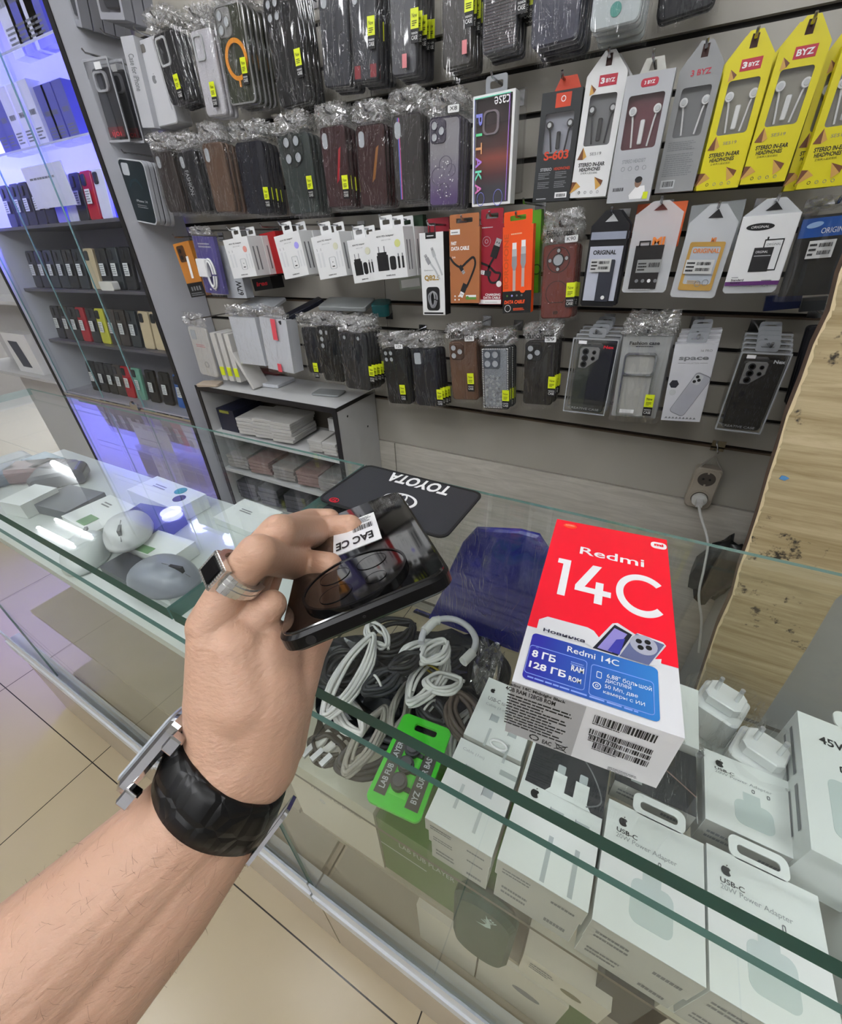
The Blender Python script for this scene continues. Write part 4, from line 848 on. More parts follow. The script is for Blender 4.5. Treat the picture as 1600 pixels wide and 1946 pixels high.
t2, w2, h2 = carton('black and red carton with slanting letters below the red carton', ((478, 530), (512, 526), (484, 552), (520, 550)), 1.06, BLACK, .05, hooked=False); MB().text('FIRES', -w2*.4, h2*.35, w2*.7, h2*.3, M('bright_red'), skew=.3, bold=.03).build('lettering', t2) if False else MB().text('ires', -w2*.3, h2*.35, w2*.6, h2*.35, M('bright_red', '#e0182c'), skew=.3, bold=.03).build('lettering', t2)
adapter('white adapter carton with a violet seal', ((520, 450), (566, 438), (542, 531), (588, 522)), .985, .05, False, SEALS[1], 1)
adapter('white adapter carton with pale cable prints', ((590, 451), (643, 440), (609, 532), (660, 523)), .985, .05, False, SEALS[2], 1)
adapter('small white adapter carton with a black plug picture', ((659, 458), (704, 449), (674, 540), (716, 532)), .985, .04, True, SEALS[3], 1)
adapter('large white adapter carton with a yellow seal', ((702, 442), (767, 428), (713, 535), (773, 524)), .965, .045, True, SEALS[4], 2)
t, w_, h = carton('small green and white blister behind the large adapter carton', ((757, 528), (800, 522), (760, 552), (804, 549)), 1.09, M('pale_green_card', '#a9b0a4', .3), .01, hooked=False); MB().quad(-w_*.4, w_*.4, h*.2, h*.8, -.0004, WPRINT).build('print', t)
# cable cartons
GREYB = M('braid_grey', '#8f9094', .5); SILK = M('silver_plug', '#b9babd', .3, .5)
def plug(g, x, z, a, s, m, tip=SILK, y=-.0006):
    c, n = math.cos(a), math.sin(a); P = lambda u, v: (x+s*(u*c-v*n), z+s*(u*n+v*c))
    g.poly([P(-.25, 0), P(.25, 0), P(.25, .75), P(-.25, .75)], y, m); g.poly([P(-.2, .75), P(.2, .75), P(.2, 1.2), P(-.2, 1.2)], y-.0002, tip)
    for k in (-.1, .06): g.poly([P(k, .9), P(k+.06, .9), P(k+.06, 1.0), P(k, 1.0)], y-.0004, BLACK)
def cord(g, pts, r, m, y=-.0005):
    p = [Vector((a, 0, b)) for a, b in pts]; p = smooth_path(p, 5); L_ = []; R_ = []
    for i in range(len(p)):
        d = (p[min(i+1, len(p)-1)]-p[max(i-1, 0)]).normalized(); n = Vector((-d.z, 0, d.x))*r; L_.append(p[i]+n); R_.append(p[i]-n)
    k = len(p); g.add([(v.x, y, v.z) for v in L_+R_], [(i, i+1, k+i+1, k+i) for i in range(k-1)], m)
t, w_, h = carton('white cable carton with gold lettering', ((797, 443), (842, 440), (804, 599), (846, 598)), .985, WHITE, .03)
DS = M('dark_side', '#1d1d1f', .4); g = MB(); g.box(w_/2, w_/2+.0006, .0005, .0295, 0, h, DS); g.quad(-w_*.24, w_*.2, h*.93, h*1.0, -.0004, BLACK); g.text('DSPOWER', -w_*.18, h*.955, w_*.32, h*.02, WPRINT, y=-.0007) if False else g.lines(-w_*.18, h*.95, w_*.32, h*.025, 1, WPRINT, y=-.0007)
plug(g, -w_*.1, h*.64, .55, .018, GREYB); plug(g, w_*.12, h*.72, .35, .016, LGREY); cord(g, [(-w_*.08, h*.65), (w_*.15, h*.55), (w_*.3, h*.45)], .002, LGREY); cord(g, [(w_*.13, h*.72), (w_*.3, h*.6), (w_*.42, h*.5)], .002, LGREY)
g.text('Qualcomm', -w_*.36, h*.555, w_*.4, h*.018, BLACK); g.text('QB2.5', -w_*.36, h*.43, w_*.66, h*.075, M('gold_letter', '#a8883a', .35, .3), bold=.04)
g.build('print', t); g = MB(); g.rrect(-w_*.3, w_*.28, h*.06, h*.36, .008, -.001, .0, DS); g.box(-w_*.45, w_*.42, -.0006, 0, h*.012, h*.035, BLACK); g.build('window', t)
MB().tube(smooth_path([(w_*.18*math.cos(a)*(1+.2*math.sin(3*a)), -.003, h*.2+h*.1*math.sin(a)) for a in np.linspace(0, 6.28, 11)[:-1]], 4, True), .002, GREYB).tube(smooth_path([(w_*.1*math.cos(a), -.004, h*.21+h*.09*math.sin(a)) for a in np.linspace(0, 6.28, 11)[:-1]], 4, True), .002, GREYB).build('cable', t)
MB().tube([(-w_*.1, .006, h), (-w_*.1, .006, h+.016), (w_*.12, .006, h+.016), (w_*.12, .006, h)], .0012, BLACK).build('hang_loop', t)
TAN = M('tan_card', '#a5663c', .4, vary=.03); DKRED = M('deep_red_card', '#8e0f26', .4, vary=.03); ORC = M('vivid_orange_card', '#e84f0c', .38, vary=.02); GRC = M('lime_card', '#5d9a1c', .38, vary=.03)
t, w_, h = carton('tan cable carton with a looped black cable picture', ((852, 434), (911, 431), (858, 576), (911, 576)), .99, TAN, .02); tab(t, w_, h, TAN, w_*.95, .024)
g = MB(); g.quad(-w_*.46, -w_*.14, h*.92, h*.985, -.0004, WPRINT); g.lines(-w_*.42, h*.935, w_*.24, h*.03, 1, GREYP, y=-.0008); g.text('FAST', -w_*.44, h*.79, w_*.18, h*.045, WPRINT, bold=.04); g.text('DATA CABLE', -w_*.44, h*.72, w_*.6, h*.05, WPRINT, bold=.04); g.text('2.4A', -w_*.42, h*.62, w_*.12, h*.025, WPRINT)
cord(g, [(-w_*.5, h*.64), (-w_*.34, h*.55), (-w_*.12, h*.5), (w_*.1, h*.57), (w_*.3, h*.62), (w_*.36, h*.52), (w_*.2, h*.34), (w_*.06, h*.22)], .0022, BLACK, y=-.0006); plug(g, -w_*.16, h*.52, math.radians(-145), .016, DS, y=-.0009); plug(g, w_*.04, h*.27, math.radians(155), .024, DS, WPRINT, y=-.0009)
for x, z in ((-.34, .1), (-.34, .05), (-.2, .1), (-.2, .05)): g.disc(w_*x, h*z, .0018, -.0006, 0, WPRINT, 8)
g.quad(w_*.05, w_*.4, h*.05, h*.11, -.0004, M('leaf_green', '#5d8a3a', .4)); g.quad(w_*.05, w_*.4, h*.085, h*.115, -.0006, WPRINT); g.disc(w_*.1, h*.075, .004, -.0008, 0, M('leaf_green')); g.build('print', t)
t, w_, h = carton('dark red charging cable carton', ((912, 427), (956, 424), (909, 578), (954, 579)), 1.0, DKRED, .02); tab(t, w_, h, DKRED, w_*.9, .026)
g = MB(); g.text('BOROFONE', -w_*.4, h*.955, w_*.45, h*.02, LGREY) if False else g.lines(-w_*.4, h*.95, w_*.5, h*.025, 1, LGREY); g.ring(-w_*.2, h*.8, .0085, .009, -.0006, 0, LGREY); g.ring(-w_*.2, h*.8, .003, .0038, -.0006, 0, LGREY)
cord(g, [(-w_*.5, h*.55), (-w_*.1, h*.5), (w_*.2, h*.42), (w_*.42, h*.4), (w_*.3, h*.3), (0, h*.3), (-w_*.1, h*.45), (w_*.12, h*.6)], .0022, BLACK); plug(g, w_*.1, h*.6, -.35, .03, BLACK, SILK, y=-.0009); plug(g, w_*.02, h*.4, 1.4, .02, DS, WPRINT, y=-.0009); g.disc(w_*.38, h*.27, .006, -.0008, 0, WPRINT)
g.text('CHARGING', -w_*.2, h*.115, w_*.66, h*.032, WPRINT, bold=.03); g.text('DATA CABLE', -w_*.28, h*.075, w_*.74, h*.032, WPRINT, bold=.03); g.quad(-w_*.48, w_*.5, .001, h*.065, -.0004, WPRINT); g.lines(-w_*.2, h*.02, w_*.6, h*.02, 1, LGREY, y=-.0007); g.build('print', t)
t, w_, h = carton('orange and black data cable carton with two white plugs', ((955, 431), (1012, 426), (956, 596), (1010, 593)), .975, ORC, .018); tab(t, w_, h, ORC, w_*.92, .024)
g = MB(); g.quad(-w_/2, w_/2, 0, h*.27, -.0004, BLACK); g.text('BOROFONE', -w_*.46, h*.3, w_*.16, h*.62, M('orange_dim', '#c94a10', .4), rot=90, bold=.03); g.lines(-w_*.22, h*.9, w_*.4, h*.03, 1, M('pale_orange', '#f0b090', .4))
for x, zz in ((-.1, .55), (.2, .57)):
    g.poly([(w_*(x-.09), h*(zz+.02)), (w_*(x-.04), h*(zz-.04)), (w_*(x+.04), h*(zz-.04)), (w_*(x+.09), h*(zz+.02)), (w_*(x+.08), h*(zz+.15)), (w_*(x-.08), h*(zz+.15))], -.0008, GREYB); g.quad(w_*(x-.08), w_*(x+.08), h*(zz+.12), h*(zz+.2), -.001, LGREY); g.quad(w_*(x-.07), w_*(x+.07), h*(zz+.2), h*(zz+.27), -.0012, WPRINT)
    g.quad(w_*(x-.05), w_*(x+.05), h*.27, h*(zz-.03), -.0007, M('pale_braid', '#c0a8a0', .5))
g.text('DATA CABLE', -w_*.44, h*.115, w_*.72, h*.045, M('orange_letter', '#e8501c', .4), y=-.0007, skew=.2, bold=.05); g.ring(-w_*.32, h*.06, .006, .0068, -.0009, 0, WPRINT); g.lines(-w_*.12, h*.03, w_*.4, h*.035, 2, M('orange_letter'), y=-.0007); g.disc(w_*.2, h*.28, .006, -.0009, 0, ORC)
for i, c_ in enumerate(('leaf_green', 'seal_violet', 'grey_print', 'grey_print')): g.disc(-w_*.34+w_*.17*i, h*.215, .002, -.0008, 0, M(c_), 8)
g.build('print', t)
t, w_, h = carton('lime green cable carton peeping out behind the orange one', ((966, 404), (1027, 400), (968, 560), (1024, 556)), 1.04, GRC, .02); MB().ring(w_*.42, h*.3, .008, .010, -.0005, 0, M('dark_leaf', '#203a10', .4)).build('print', t)
t, w_, h = carton('dark green carton behind the large adapter carton', ((765, 412), (802, 408), (768, 450), (806, 447)), 1.09, M('dark_green_card', '#26402c', .4), .02, hooked=False)
t, w_, h = carton('maroon carton behind the white cable carton', ((812, 416), (852, 412), (815, 470), (855, 468)), 1.06, DKRED, .02, hooked=False)
# leather look case with ring, then the battery pouches
def circ_orn(t, w_, h): MB().ring(-w_*.02, h*.36, w_*.33, w_*.35, -.0012, .001, M('brown_line', '#3a1d18', .4), 36, -60, 240).rrect(-w_*.1, w_*.06, h*.06, h*.11, .003, -.001, .001, M('brown_line')).box(-w_*.22, w_*.2, -.001, .001, h*.22, h*.235, M('brown_line')).build('ring_ornament', t)
LEA = M('leather_brown', '#6a2f26', .35, vary=.25, scale=60)
case('reddish brown leather case with a big round opening', ((1031, 465), (1093, 463), (1029, 605), (1089, 605)), LEA, 'bigcircle', head=.05, new=(.8, .3), n=3, Y=.985, extra=circ_orn, price='K90', fash=True, r=.1)
def pouch(label, pk, sL, sR, BL, BR, Y, frame_m, inner=None, fn=None, hole=BLACK, n=0, front=None):
    m, w_, hs = face(sL, sR, BL, BR, Y); h = (m.inverted() @ PY(*pk, Y)).z
    t = thing('battery_pouch', label, 'battery', mat=m)
    o = [(-w_/2+.004, 0), (w_/2-.004, 0), (w_/2, .004), (w_/2, hs), (.012, h), (-.012, h), (-w_/2, hs), (-w_/2, .004)]
    MB().prism(o, .002, .006, frame_m).build('pouch', t)
    MB().poly([(-.010, hs+(h-hs)*.25), (.012, hs+(h-hs)*.25), (.002, hs+(h-hs)*.75)], .0012, hole).build('hanger_hole', t)
    fn(t, w_, hs)
    p = m @ Vector((0, 0, hs+(h-hs)*.75)); hook(p.x, p.z, Y, label)
    for i in range(n): dup(t, (.003, .016*(i+1), 0), f'{("second", "third", "fourth")[i]} pouch behind the {label}')
    return t
BP = M('pouch_black', '#101116', .3, vary=.03); FP = POUCH
def sticker_info(t, x, z, w_, h, seed=1):
    g = MB(); g.quad(x, x+w_, z, z+h, -.0045, M('info_sticker', '#c9cac8', .4)); g.lines(x+w_*.05, z+h*.1, w_*.3, h*.8, 3, BLACK, y=-.005, seed=seed); g.bars(x+w_*.4, z+h*.62, w_*.5, h*.22, BLACK, y=-.005, seed=seed); g.bars(x+w_*.4, z+h*.2, w_*.5, h*.22, BLACK, y=-.005, seed=seed+1); g.build('sticker', t)
def f1(t, w_, h):
    MB().box(-w_*.44, w_*.44, .0, .0018, .01, h*.76, M('insert_white', '#b9bdcb', .35)).build('insert_card', t)
    MB().rrect(-w_*.1, w_*.3, h*.06, h*.6, .003, -.003, 0, M('battery_slate', '#2a2d38', .4), .001).build('battery', t); MB().text('ORIGINAL', -w_*.34, h*.66, w_*.62, h*.055, BLACK, bold=.03).disc(w_*.12, h*.12, .0035, -.0038, -.002, WPRINT, 12).lines(-w_*.4, h*.02, w_*.5, h*.02, 1, BLACK).build('print', t)
    sticker_info(t, -w_*.36, h*.45, w_*.56, h*.16); MB().box(-w_*.46, w_*.46, -.001, .0015, h*.84, h*.93, M('zip_band', '#8f95a5', .3)).build('zip_band', t)
pouch('black pouch with a white card and a slim dark battery', (1161, 399), (1122, 431), (1199, 426), (1103, 581), (1166, 583), .985, BP, fn=f1, n=1, hole=LGREY)
ORL = M('orange_logo', '#d9792c', .4)
def f2(t, w_, h):
    MB().box(-w_*.36, w_*.26, .0, .0018, .006, h*.62, M('battery_black', '#1c1a1a', .35)).build('battery', t); g = MB(); g.text('MI', -w_*.02, h*.62, w_*.26, h*.1, ORL, bold=.04); g.build('lettering', t)
    MB().frame([(-w_*.3, h*.6), (-w_*.05, h*.6), (-w_*.05, h*.68), (-w_*.3, h*.68)], [(-w_*.27, h*.6), (-w_*.08, h*.6), (-w_*.08, h*.66), (-w_*.27, h*.66)], 0, .001, BLACK).build('connector', t)
    g = MB(); g.quad(-w_*.26, w_*.28, h*.27, h*.44, -.0015, M('info_grey', '#8a8c8a', .4)); g.bars(w_*.0, h*.34, w_*.24, h*.06, BLACK, y=-.002); g.lines(-w_*.23, h*.29, w_*.2, h*.12, 3, BLACK, y=-.002); g.build('sticker', t)
    g = MB(); g.text('BATTERY BY MOBILEPHONE', -w_*.3, h*.03, w_*.5, h*.03, LGREY, y=-.001) if False else g.lines(-w_*.3, h*.03, w_*.5, h*.03, 1, LGREY, y=-.001)
    for i in range(4): g.disc(-w_*.2+w_*.14*i, h*.16, .003, -.001, .0005, WPRINT if i == 2 else GREYP, 12)
    g.build('print', t)
pouch('frosted pouch with a black battery and orange logo', (1255, 381), (1208, 407), (1294, 405), (1181, 555), (1268, 557), .985, FP, fn=f2, hole=M('hole_red', '#5a1a14', .5))
t, w_, h = carton('orange card hanging behind the frosted pouch', ((1212, 386), (1305, 384), (1198, 470), (1290, 470)), 1.04, M('card_orange', '#d8602a', .4), .006, hooked=False)
t, w_, h = carton('clear grey card hanging behind the pouch with the gold frame', ((1312, 387), (1412, 384), (1300, 480), (1398, 480)), 1.04, M('clear_grey_card', '#8f9394', .25), .006, hooked=False)
GOF = M('gold_frame', '#b08a42', .4)
def f3(t, w_, h):
    MB().frame(rr(-w_*.36, w_*.38, .012, h*.76, .003), rr(-w_*.29, w_*.31, .022, h*.70, .003), 0, .0018, GOF).build('gold_frame', t); MB().box(-w_*.3, w_*.32, .0005, .0017, .02, h*.71, M('insert_pale', '#b3bac2', .35)).build('insert_card', t)
    MB().text('ORIGINAL', -w_*.26, h*.615, w_*.56, h*.06, ORL, bold=.02).text('MI', w_*.06, h*.755, w_*.1, h*.06, ORL, bold=.03).lines(-w_*.2, h*.2, w_*.3, h*.05, 2, GOF).ring(w_*.04, h*.2, .004, .005, -.0005, .0005, GREYP).ring(w_*.2, h*.22, .004, .005, -.0005, .0005, GREYP).build('print', t); sticker_info(t, -w_*.34, h*.34, w_*.6, h*.19, 5)
pouch('frosted pouch with a gold framed card', (1358, 388), (1309, 424), (1403, 422), (1273, 564), (1357, 568), .985, FP, fn=f3)
def f4(t, w_, h):
    MB().box(-w_/2, w_/2, -.001, .0019, .012, h+.0, WHITE).build('card', t)
    g = MB(); g.poly([(-w_*.14+w_*.25*math.cos(a), h*.86+h*.045*math.sin(a)+w_*.0*math.cos(a)) for a in np.linspace(0, 6.283, 25)[:-1]], -.0015, BLACK); g.text('ORIGINAL', -w_*.3, h*.845, w_*.32, h*.03, WPRINT, y=-.0018, skew=.2); g.build('emblem', t)
    g = MB(); g.frame([(w_*.02, h*.3), (w_*.36, h*.3), (w_*.36, h*.7), (w_*.02, h*.7)], [(w_*.04, h*.315), (w_*.34, h*.315), (w_*.34, h*.685), (w_*.04, h*.685)], -.0015, -.0005, BLACK); g.quad(-w_*.13, w_*.22, h*.29, h*.6, -.0019, M('printed_battery', '#2a2a2c', .3)); g.quad(-w_*.1, w_*.2, h*.49, h*.5, -.0022, LGREY); g.text('ORIGINAL', -w_*.09, h*.53, w_*.22, h*.03, WPRINT, y=-.0022); g.text('ORIGINAL', w_*.07, h*.62, w_*.25, h*.03, GREYP, y=-.0022); g.quad(w_*.05, w_*.08, h*.7, h*.73, -.0016, BLACK)
    g.text('Standard', -w_*.4, h*.17, w_*.24, h*.03, BLACK, y=-.0015, bold=.02); g.text('Battery', -w_*.4, h*.13, w_*.19, h*.03, BLACK, y=-.0015, bold=.02); g.text('A24', w_*.2, h*.085, w_*.13, h*.03, GREYP, y=-.0015); g.lines(-w_*.4, h*.21, w_*.14, h*.02, 1, GREYP, y=-.0015); g.lines(w_*.18, h*.16, w_*.2, h*.02, 1, BLACK, y=-.0015); g.quad(-w_*.4, w_*.04, h*.09, h*.095, -.0015, GREYP); g.quad(-w_/2, w_/2, .012, .018, -.0013, M('violet_band', '#5a2a68', .4)); g.build('print', t)
pouch('white battery card with a slanting black oval badge, marked A24', (1472, 376), (1412, 410), (1521, 405), (1373, 558), (1474, 556), .975, FP, fn=f4, n=1)
t, w_, h = carton('grey bagged battery with a blue header card', ((1522, 410), (1632, 404), (1485, 560), (1590, 562)), .985, M('smoky_tray', '#26282a', .3), .008)
g = MB(); g.quad(-w_*.48, w_/2, h*.74, h*.97, -.0006, M('blue_header', '#0b4fa0', .35)); g.poly([(-w_*.24+w_*.14*math.cos(a), h*.89+h*.035*math.sin(a)+.02*w_*math.cos(a)) for a in np.linspace(0, 6.283, 25)[:-1]], -.001, M('pale_blue', '#9fc0e8', .4)); g.text('ORIGINAL', -w_*.1, h*.78, w_*.5, h*.065, WPRINT, y=-.0011); g.build('header_card', t); sticker_info(t, -w_*.25, h*.48, w_*.46, h*.22, 8)
bag(t, w_, h, .02, 31, body=CLEAR, headm=CLEAR)
t, w_, h = carton('blue pouch half hidden below the white battery card', ((1456, 562), (1524, 558), (1452, 588), (1520, 589)), 1.06, M('pouch_blue', '#14234f', .35), .01, hooked=False); t, w_, h = carton('grey pouch beside the blue pouch near the board', ((1524, 566), (1572, 564), (1522, 590), (1566, 592)), 1.07, M('pouch_grey', '#3c3f42', .35), .01, hooked=False)
# ---- bottom row
WCASE = M('white_case', '#c8c6c2', .35, vary=.03)
def wprint(t, w_, h): MB().lines(-w_*.25, h*.6, w_*.5, h*.07, 2, M('pink_print', '#c07070', .5)).ring(w_*.05, h*.25, .007, .011, -.0005, .0005, M('ghost_grey', '#a8a6a2', .5)).build('print', t)
case('white bagged case with a dark camera corner', ((359, 624), (392, 621), (379, 712), (411, 716)), WCASE, 'rect', n=0, Y=.985, extra=wprint, head=.04, camm=GREYP)
for i, (a, b) in enumerate(((398, 640), (411, 640), (424, 642))):
    m, w_, h = face((a, b-6), (a+14, b-8), (a+20, 722+i*2), (a+34, 722+i*2), .985); t = thing('phone_case', f'white case seen edge on, {("first", "second", "third")[i]} right of the case with the dark camera corner', 'phone case', mat=m, group=None); MB().rrect(-w_*.3, w_*.3, 0, h, .003, 0, .075, WCASE, .001).build('shell', t); MB().box(-w_*.2, w_*.3, -.002, .0, h*.12, h*.3, YELLOW).build('sticker', t)
t = thing('phone_case', 'long white case edge on, leaning slantwise onto the shelf unit', 'phone case', mat=Matrix.Translation(PZ(482, 740, uz+.004)) @ Matrix.Rotation(math.radians(-29), 4, 'Y')); MB().rrect(-.005, .005, 0, .155, .003, 0, .07, WCASE, .001).build('shell', t)
def plainbox(label, q, Y, m, d, fn=None):
    t, w_, h = carton(label, q, Y, m, d, hooked=False); bag(t, w_, h, .03, int(q[0][0])); fn and fn(t, w_, h); return t
plainbox('plain white flat box in a bag, first of the two white boxes', ((437, 605), (487, 602), (457, 694), (500, 691)), .985, M('white_flat', '#d3d6dc', .4, vary=.02), .02)
PK = M('pink_tape', '#d8505c', .4)
plainbox('white flat box with pink tape strips, second of the two white boxes', ((492, 604), (540, 606), (510, 695), (562, 716)), .985, M('white_flat'), .045, lambda t, w_, h: MB().box(-.002, .016, -.0075, -.0068, h*.62, h*1.0, PK).box(-.004, .012, -.0075, -.0068, .0, h*.16, PK).build('tape', t))
case('slim dark case right of the white boxes', ((572, 625), (600, 620), (587, 707), (612, 711)), B2, None, n=0, Y=1.0, new=(.5, .05))
case('black case with three openings in a column', ((600, 620), (644, 622), (616, 724), (652, 725)), B1, 'vert3', n=3, Y=.99, head=.03)
case('black wallet case in a crinkled bag', ((647, 636), (699, 633), (656, 739), (700, 740)), ('case_wallet', '#12141a', .5), 'two', n=4, Y=.965, head=.035, new=(1.05, .3))
case('black case with four small openings, right of the shelf unit', ((725, 664), (772, 661), (739, 767), (781, 768)), B1, 'dots4', n=3, Y=.985, new=(.62, .2), price='Y29')
case('black case with one tall opening', ((782, 664), (828, 663), (791, 771), (836, 772)), B3, 'rect', n=3, Y=.985, new=(.95, .15))
BRN = M('wood_brown_case', '#5d3f2c', .42, vary=.2, scale=40)
case('brown case with a three lens camera block', ((850, 648), (903, 649), (862, 759), (911, 761)), BRN, 'tri', n=3, Y=.985, new=(.66, .3), price='A36', fash=True, camm=M('brown_block', '#4a3020', .4))
GLIT = M('silver_glitter', '#8f949c', .3, .3, vary=.55, scale=260)
def glit(t, w_, h):
    g = MB(); R = random.Random(9); n = 30
    for i in range(34):
        for s in (-1, 1): g.disc(s*w_*.455, h*.03+h*.94*i/33, .0014, -.002, 0, WPRINT, 6)
    for i in range(14):
        for z in (.025, .975): g.disc(-w_*.42+w_*.84*i/13, h*z, .0014, -.002, 0, WPRINT, 6)
    o = g.build('stone_border', t)
    g = MB()
    for i in range(60): g.ring(w_*R.uniform(-.38, .38), h*R.uniform(.05, .55), .0014, .0026, -.0012, .0005, LGREY if i % 3 else GREYP, 8)
    g.build('spotted_print', t)
    MB().frame(rr(-w_/2, w_/2, 0, h, w_*.1), rr(-w_*.42, w_*.42, h*.035, h*.965, w_*.08), -.0005, .004, BLACK).build('rim', t)
case('silver glitter case edged with small stones', ((916, 661), (968, 659), (917, 776), (967, 778)), GLIT, 'quad', n=3, Y=.98, new=(.78, .16), fash=True, extra=glit, camm=M('glitter_block', '#5f646e', .3, .3))
case('black brown case with three large round openings', ((998, 649), (1057, 650), (993, 767), (1049, 771)), ('case_black_brown', '#17120f', .5), 'tri', n=3, Y=.98, new=(.85, .3), fash=True, price='S9')
def blister(label, q, Y, fn, d=.02, n=3, tb=True):
    m, w_, h = face(*q, Y); t = thing('blister_box', label, 'phone case', mat=m); fn(t, w_, h, d)
    if tb: hangtab(t, w_, h, .034, .018, M('grey_clear_tab', '#8f9296', .2))
    p = m @ Vector((0, 0, h+.010)); hook(p.x, p.z, Y, label)
    for i in range(n):
        if Y+(d+.003)*(i+2) < WALL: dup(t, (.002+.002*i, (d+.003)*(i+1), .004*(i+1)), f'{("second", "third", "fourth", "fifth")[i]} box behind the {label}', drop=('lettering',))
def creative(fine):
    def f(t, w_, h, d):
        MB().box(-w_/2, w_/2, 0, d, 0, h, CLEAR).build('clear_box', t); MB().frame(rr(-w_/2, w_/2, 0, h, .002), rr(-w_/2+.0025, w_/2-.0025, .003, h-.003, .002), -.0006, .001, M('clear_rim', '#9a9da0', .2)).build('rim', t)
        cw = w_*.78 if not fine else w_*.82
        mt = M('textured_black', '#131417', .45, vary=.5, scale=150, bump=.8, bscale=120) if fine else M('case_two_tone', '#1a1d24', .45)
        x0 = -cw/2+w_*.04
        MB().rrect(x0, x0+cw, .004, h*.9, .008, .004, .014, mt, .002).build('phone_case', t)
        if not fine: MB().rrect(x0+.001, x0+cw*.4, .006, h*.89, .006, .0034, .005, M('case_moss', '#30362f', .45)).build('green_half', t)
        mm = t.matrix_world.copy(); sub = MB()
        k = bpy.data.objects.new('camera_island', None)
        a, b, xx, zz = cw*.55, h*.27, x0+cw*.06, h*.885
        s = MB().prism([(xx+.001, zz-b), (xx+a*.4, zz-b), (xx+a, zz-b*.52), (xx+a, zz-b*.08), (xx+a*.9, zz), (xx+a*.12, zz), (xx, zz-b*.1), (xx, zz-b*.93)], .001, .006, M('silver_plate'), .001).build('camera_plate', t)
        for (u, v, r) in ((.3, .2, .16), (.3, .5, .16), (.28, .8, .16), (.74, .22, .1), (.72, .5, .1)): MB().ring(xx+a*u, zz-b*v, a*r*.65, a*r*1.05, -.0008, .002, M('lens_ring', '#3a3b3e', .25, .5), 18).disc(xx+a*u, zz-b*v, a*r*.7, -.0004, .002, LENS, 16).build('camera_lens', s)
        g = MB(); g.text('CREATIVE CASE', -w_*.38, h*.05, w_*.72, h*.03, LGREY, y=.003); g.text('Nex', w_*.2, h*.88, w_*.22, h*.04, RED if not fine else LGREY, bold=.03, y=-.0005); g.quad(-w_*.36, -w_*.18, h*.925, h*.965, -.0005, WPRINT); g.build('lettering', t)
        if fine:
            R = random.Random(2); g = MB(); sp = M('grey_scratch', '#3b3e45', .4)
            for i in range(150): x = R.uniform(x0+.003, x0+cw-.004); z = R.uniform(h*.08, h*.86); g.quad(x, x+.0007, z, z+R.uniform(.002, .008), .0037, sp)
            g.build('wood_grain_lines', t)
    return f
blister('clear box with a black and moss green case', ((1091, 640), (1174, 646), (1068, 781), (1151, 791)), .985, creative(False))
def fclear(t, w_, h, d):
    MB().box(-w_/2, w_/2, .006, .007, 0, h, M('back_card', '#a9abaa', .35)).build('back_card', t); SR = M('silver_rim', '#b4b6b8', .15, .8)
    MB().frame(rr(-w_*.4, w_*.28, h*.02, h*.82, .008), rr(-w_*.365, w_*.245, h*.035, h*.8, .007), -.004, .004, SR).build('rim', t)
    MB().frame(rr(-w_*.4, w_*.28, h*.55, h*.82, .008), rr(-w_*.365, w_*.245, h*.57, h*.8, .007), -.005, .003, SR).build('camera_rim', t); MB().rrect(-w_*.37, w_*.25, h*.03, h*.8, .006, .001, .003, M('frosted_back', '#b4b4af', .3)).build('back_plate', t)
    MB().text('Fashion case', -w_*.34, h*.915, w_*.62, h*.04, BLACK, y=-.001, bold=.03).lines(-w_*.2, h*.885, w_*.4, h*.02, 1, BLACK, y=-.001).build('lettering', t)
    newtag(t, w_*.2, h*.17); MB().box(-w_*.32, .0, -.006, -.0055, h*.07, h*.12, WHITE).build('price_tag', t); bag(t, w_, h, .03, 55, body=CLEAR)
blister('clear case with a silver rim on a white fashion card', ((1183, 640), (1277, 642), (1162, 791), (1245, 797)), .98, fclear, d=.026, n=2, tb=False)
def fspace(t, w_, h, d):
    MB().box(-w_/2, w_/2, 0, d, 0, h, M('space_white', '#c9cacf', .35)).build('carton', t); g = MB()
    g.text('space', -w_*.34, h*.79, w_*.7, h*.055, GREYP, bold=.03); g.quad(-w_*.34, -w_*.16, h*.765, h*.77, -.0004, GREYP); g.quad(w_*.18, w_*.36, h*.765, h*.77, -.0004, GREYP); g.text('COLLECTION', -w_*.14, h*.758, w_*.3, h*.018, GREYP); g.text('16 PRO', w_*.14, h*.905, w_*.26, h*.026, GREYP)
    c, n = math.cos(-.42), math.sin(-.42); P = lambda u, v: (w_*.1+u*c-v*n, h*.36+u*n+v*c)
    ph = rr(-w_*.21, w_*.21, -h*.29, h*.29, .007); g.poly([P(*p) for p in ph], -.0005, GREYP); g.poly([P(*p) for p in rr(-w_*.2, w_*.2, -h*.28, h*.28, .006)], -.0007, M('pale_phone', '#a6a7b0', .35)); g.poly([P(*p) for p in rr(-w_*.18, w_*.02, h*.14, h*.27, .004)], -.0009, LGREY)
    for u, v in ((-.12, .235), (-.04, .205), (-.12, .17)): q = P(w_*u, h*v); g.disc(q[0], q[1], .003, -.0013, -.0008, BLACK, 12)
    g.disc(-w_*.34, h*.5, .0085, -.0006, 0, M('badge_dark', '#2a2c36', .4), 6); g.disc(-w_*.34, h*.39, .006, -.0006, 0, LGREY, 14)
    for i in range(9): x = -w_*.42+w_*.09*i; g.poly([(x, h*.03), (x+w_*.08, h*.035), (x+w_*.04, h*.06)], -.0006, GREYP)
    g.build('lettering', t)
blister('white and grey carton with a printed silver phone', ((1283, 652), (1366, 655), (1256, 800), (1329, 800)), .98, fspace, d=.022)
blister('clear box with a black wood textured case, nearest the board', ((1409, 668), (1506, 672), (1358, 815), (1446, 827)), .955, creative(True), n=4)
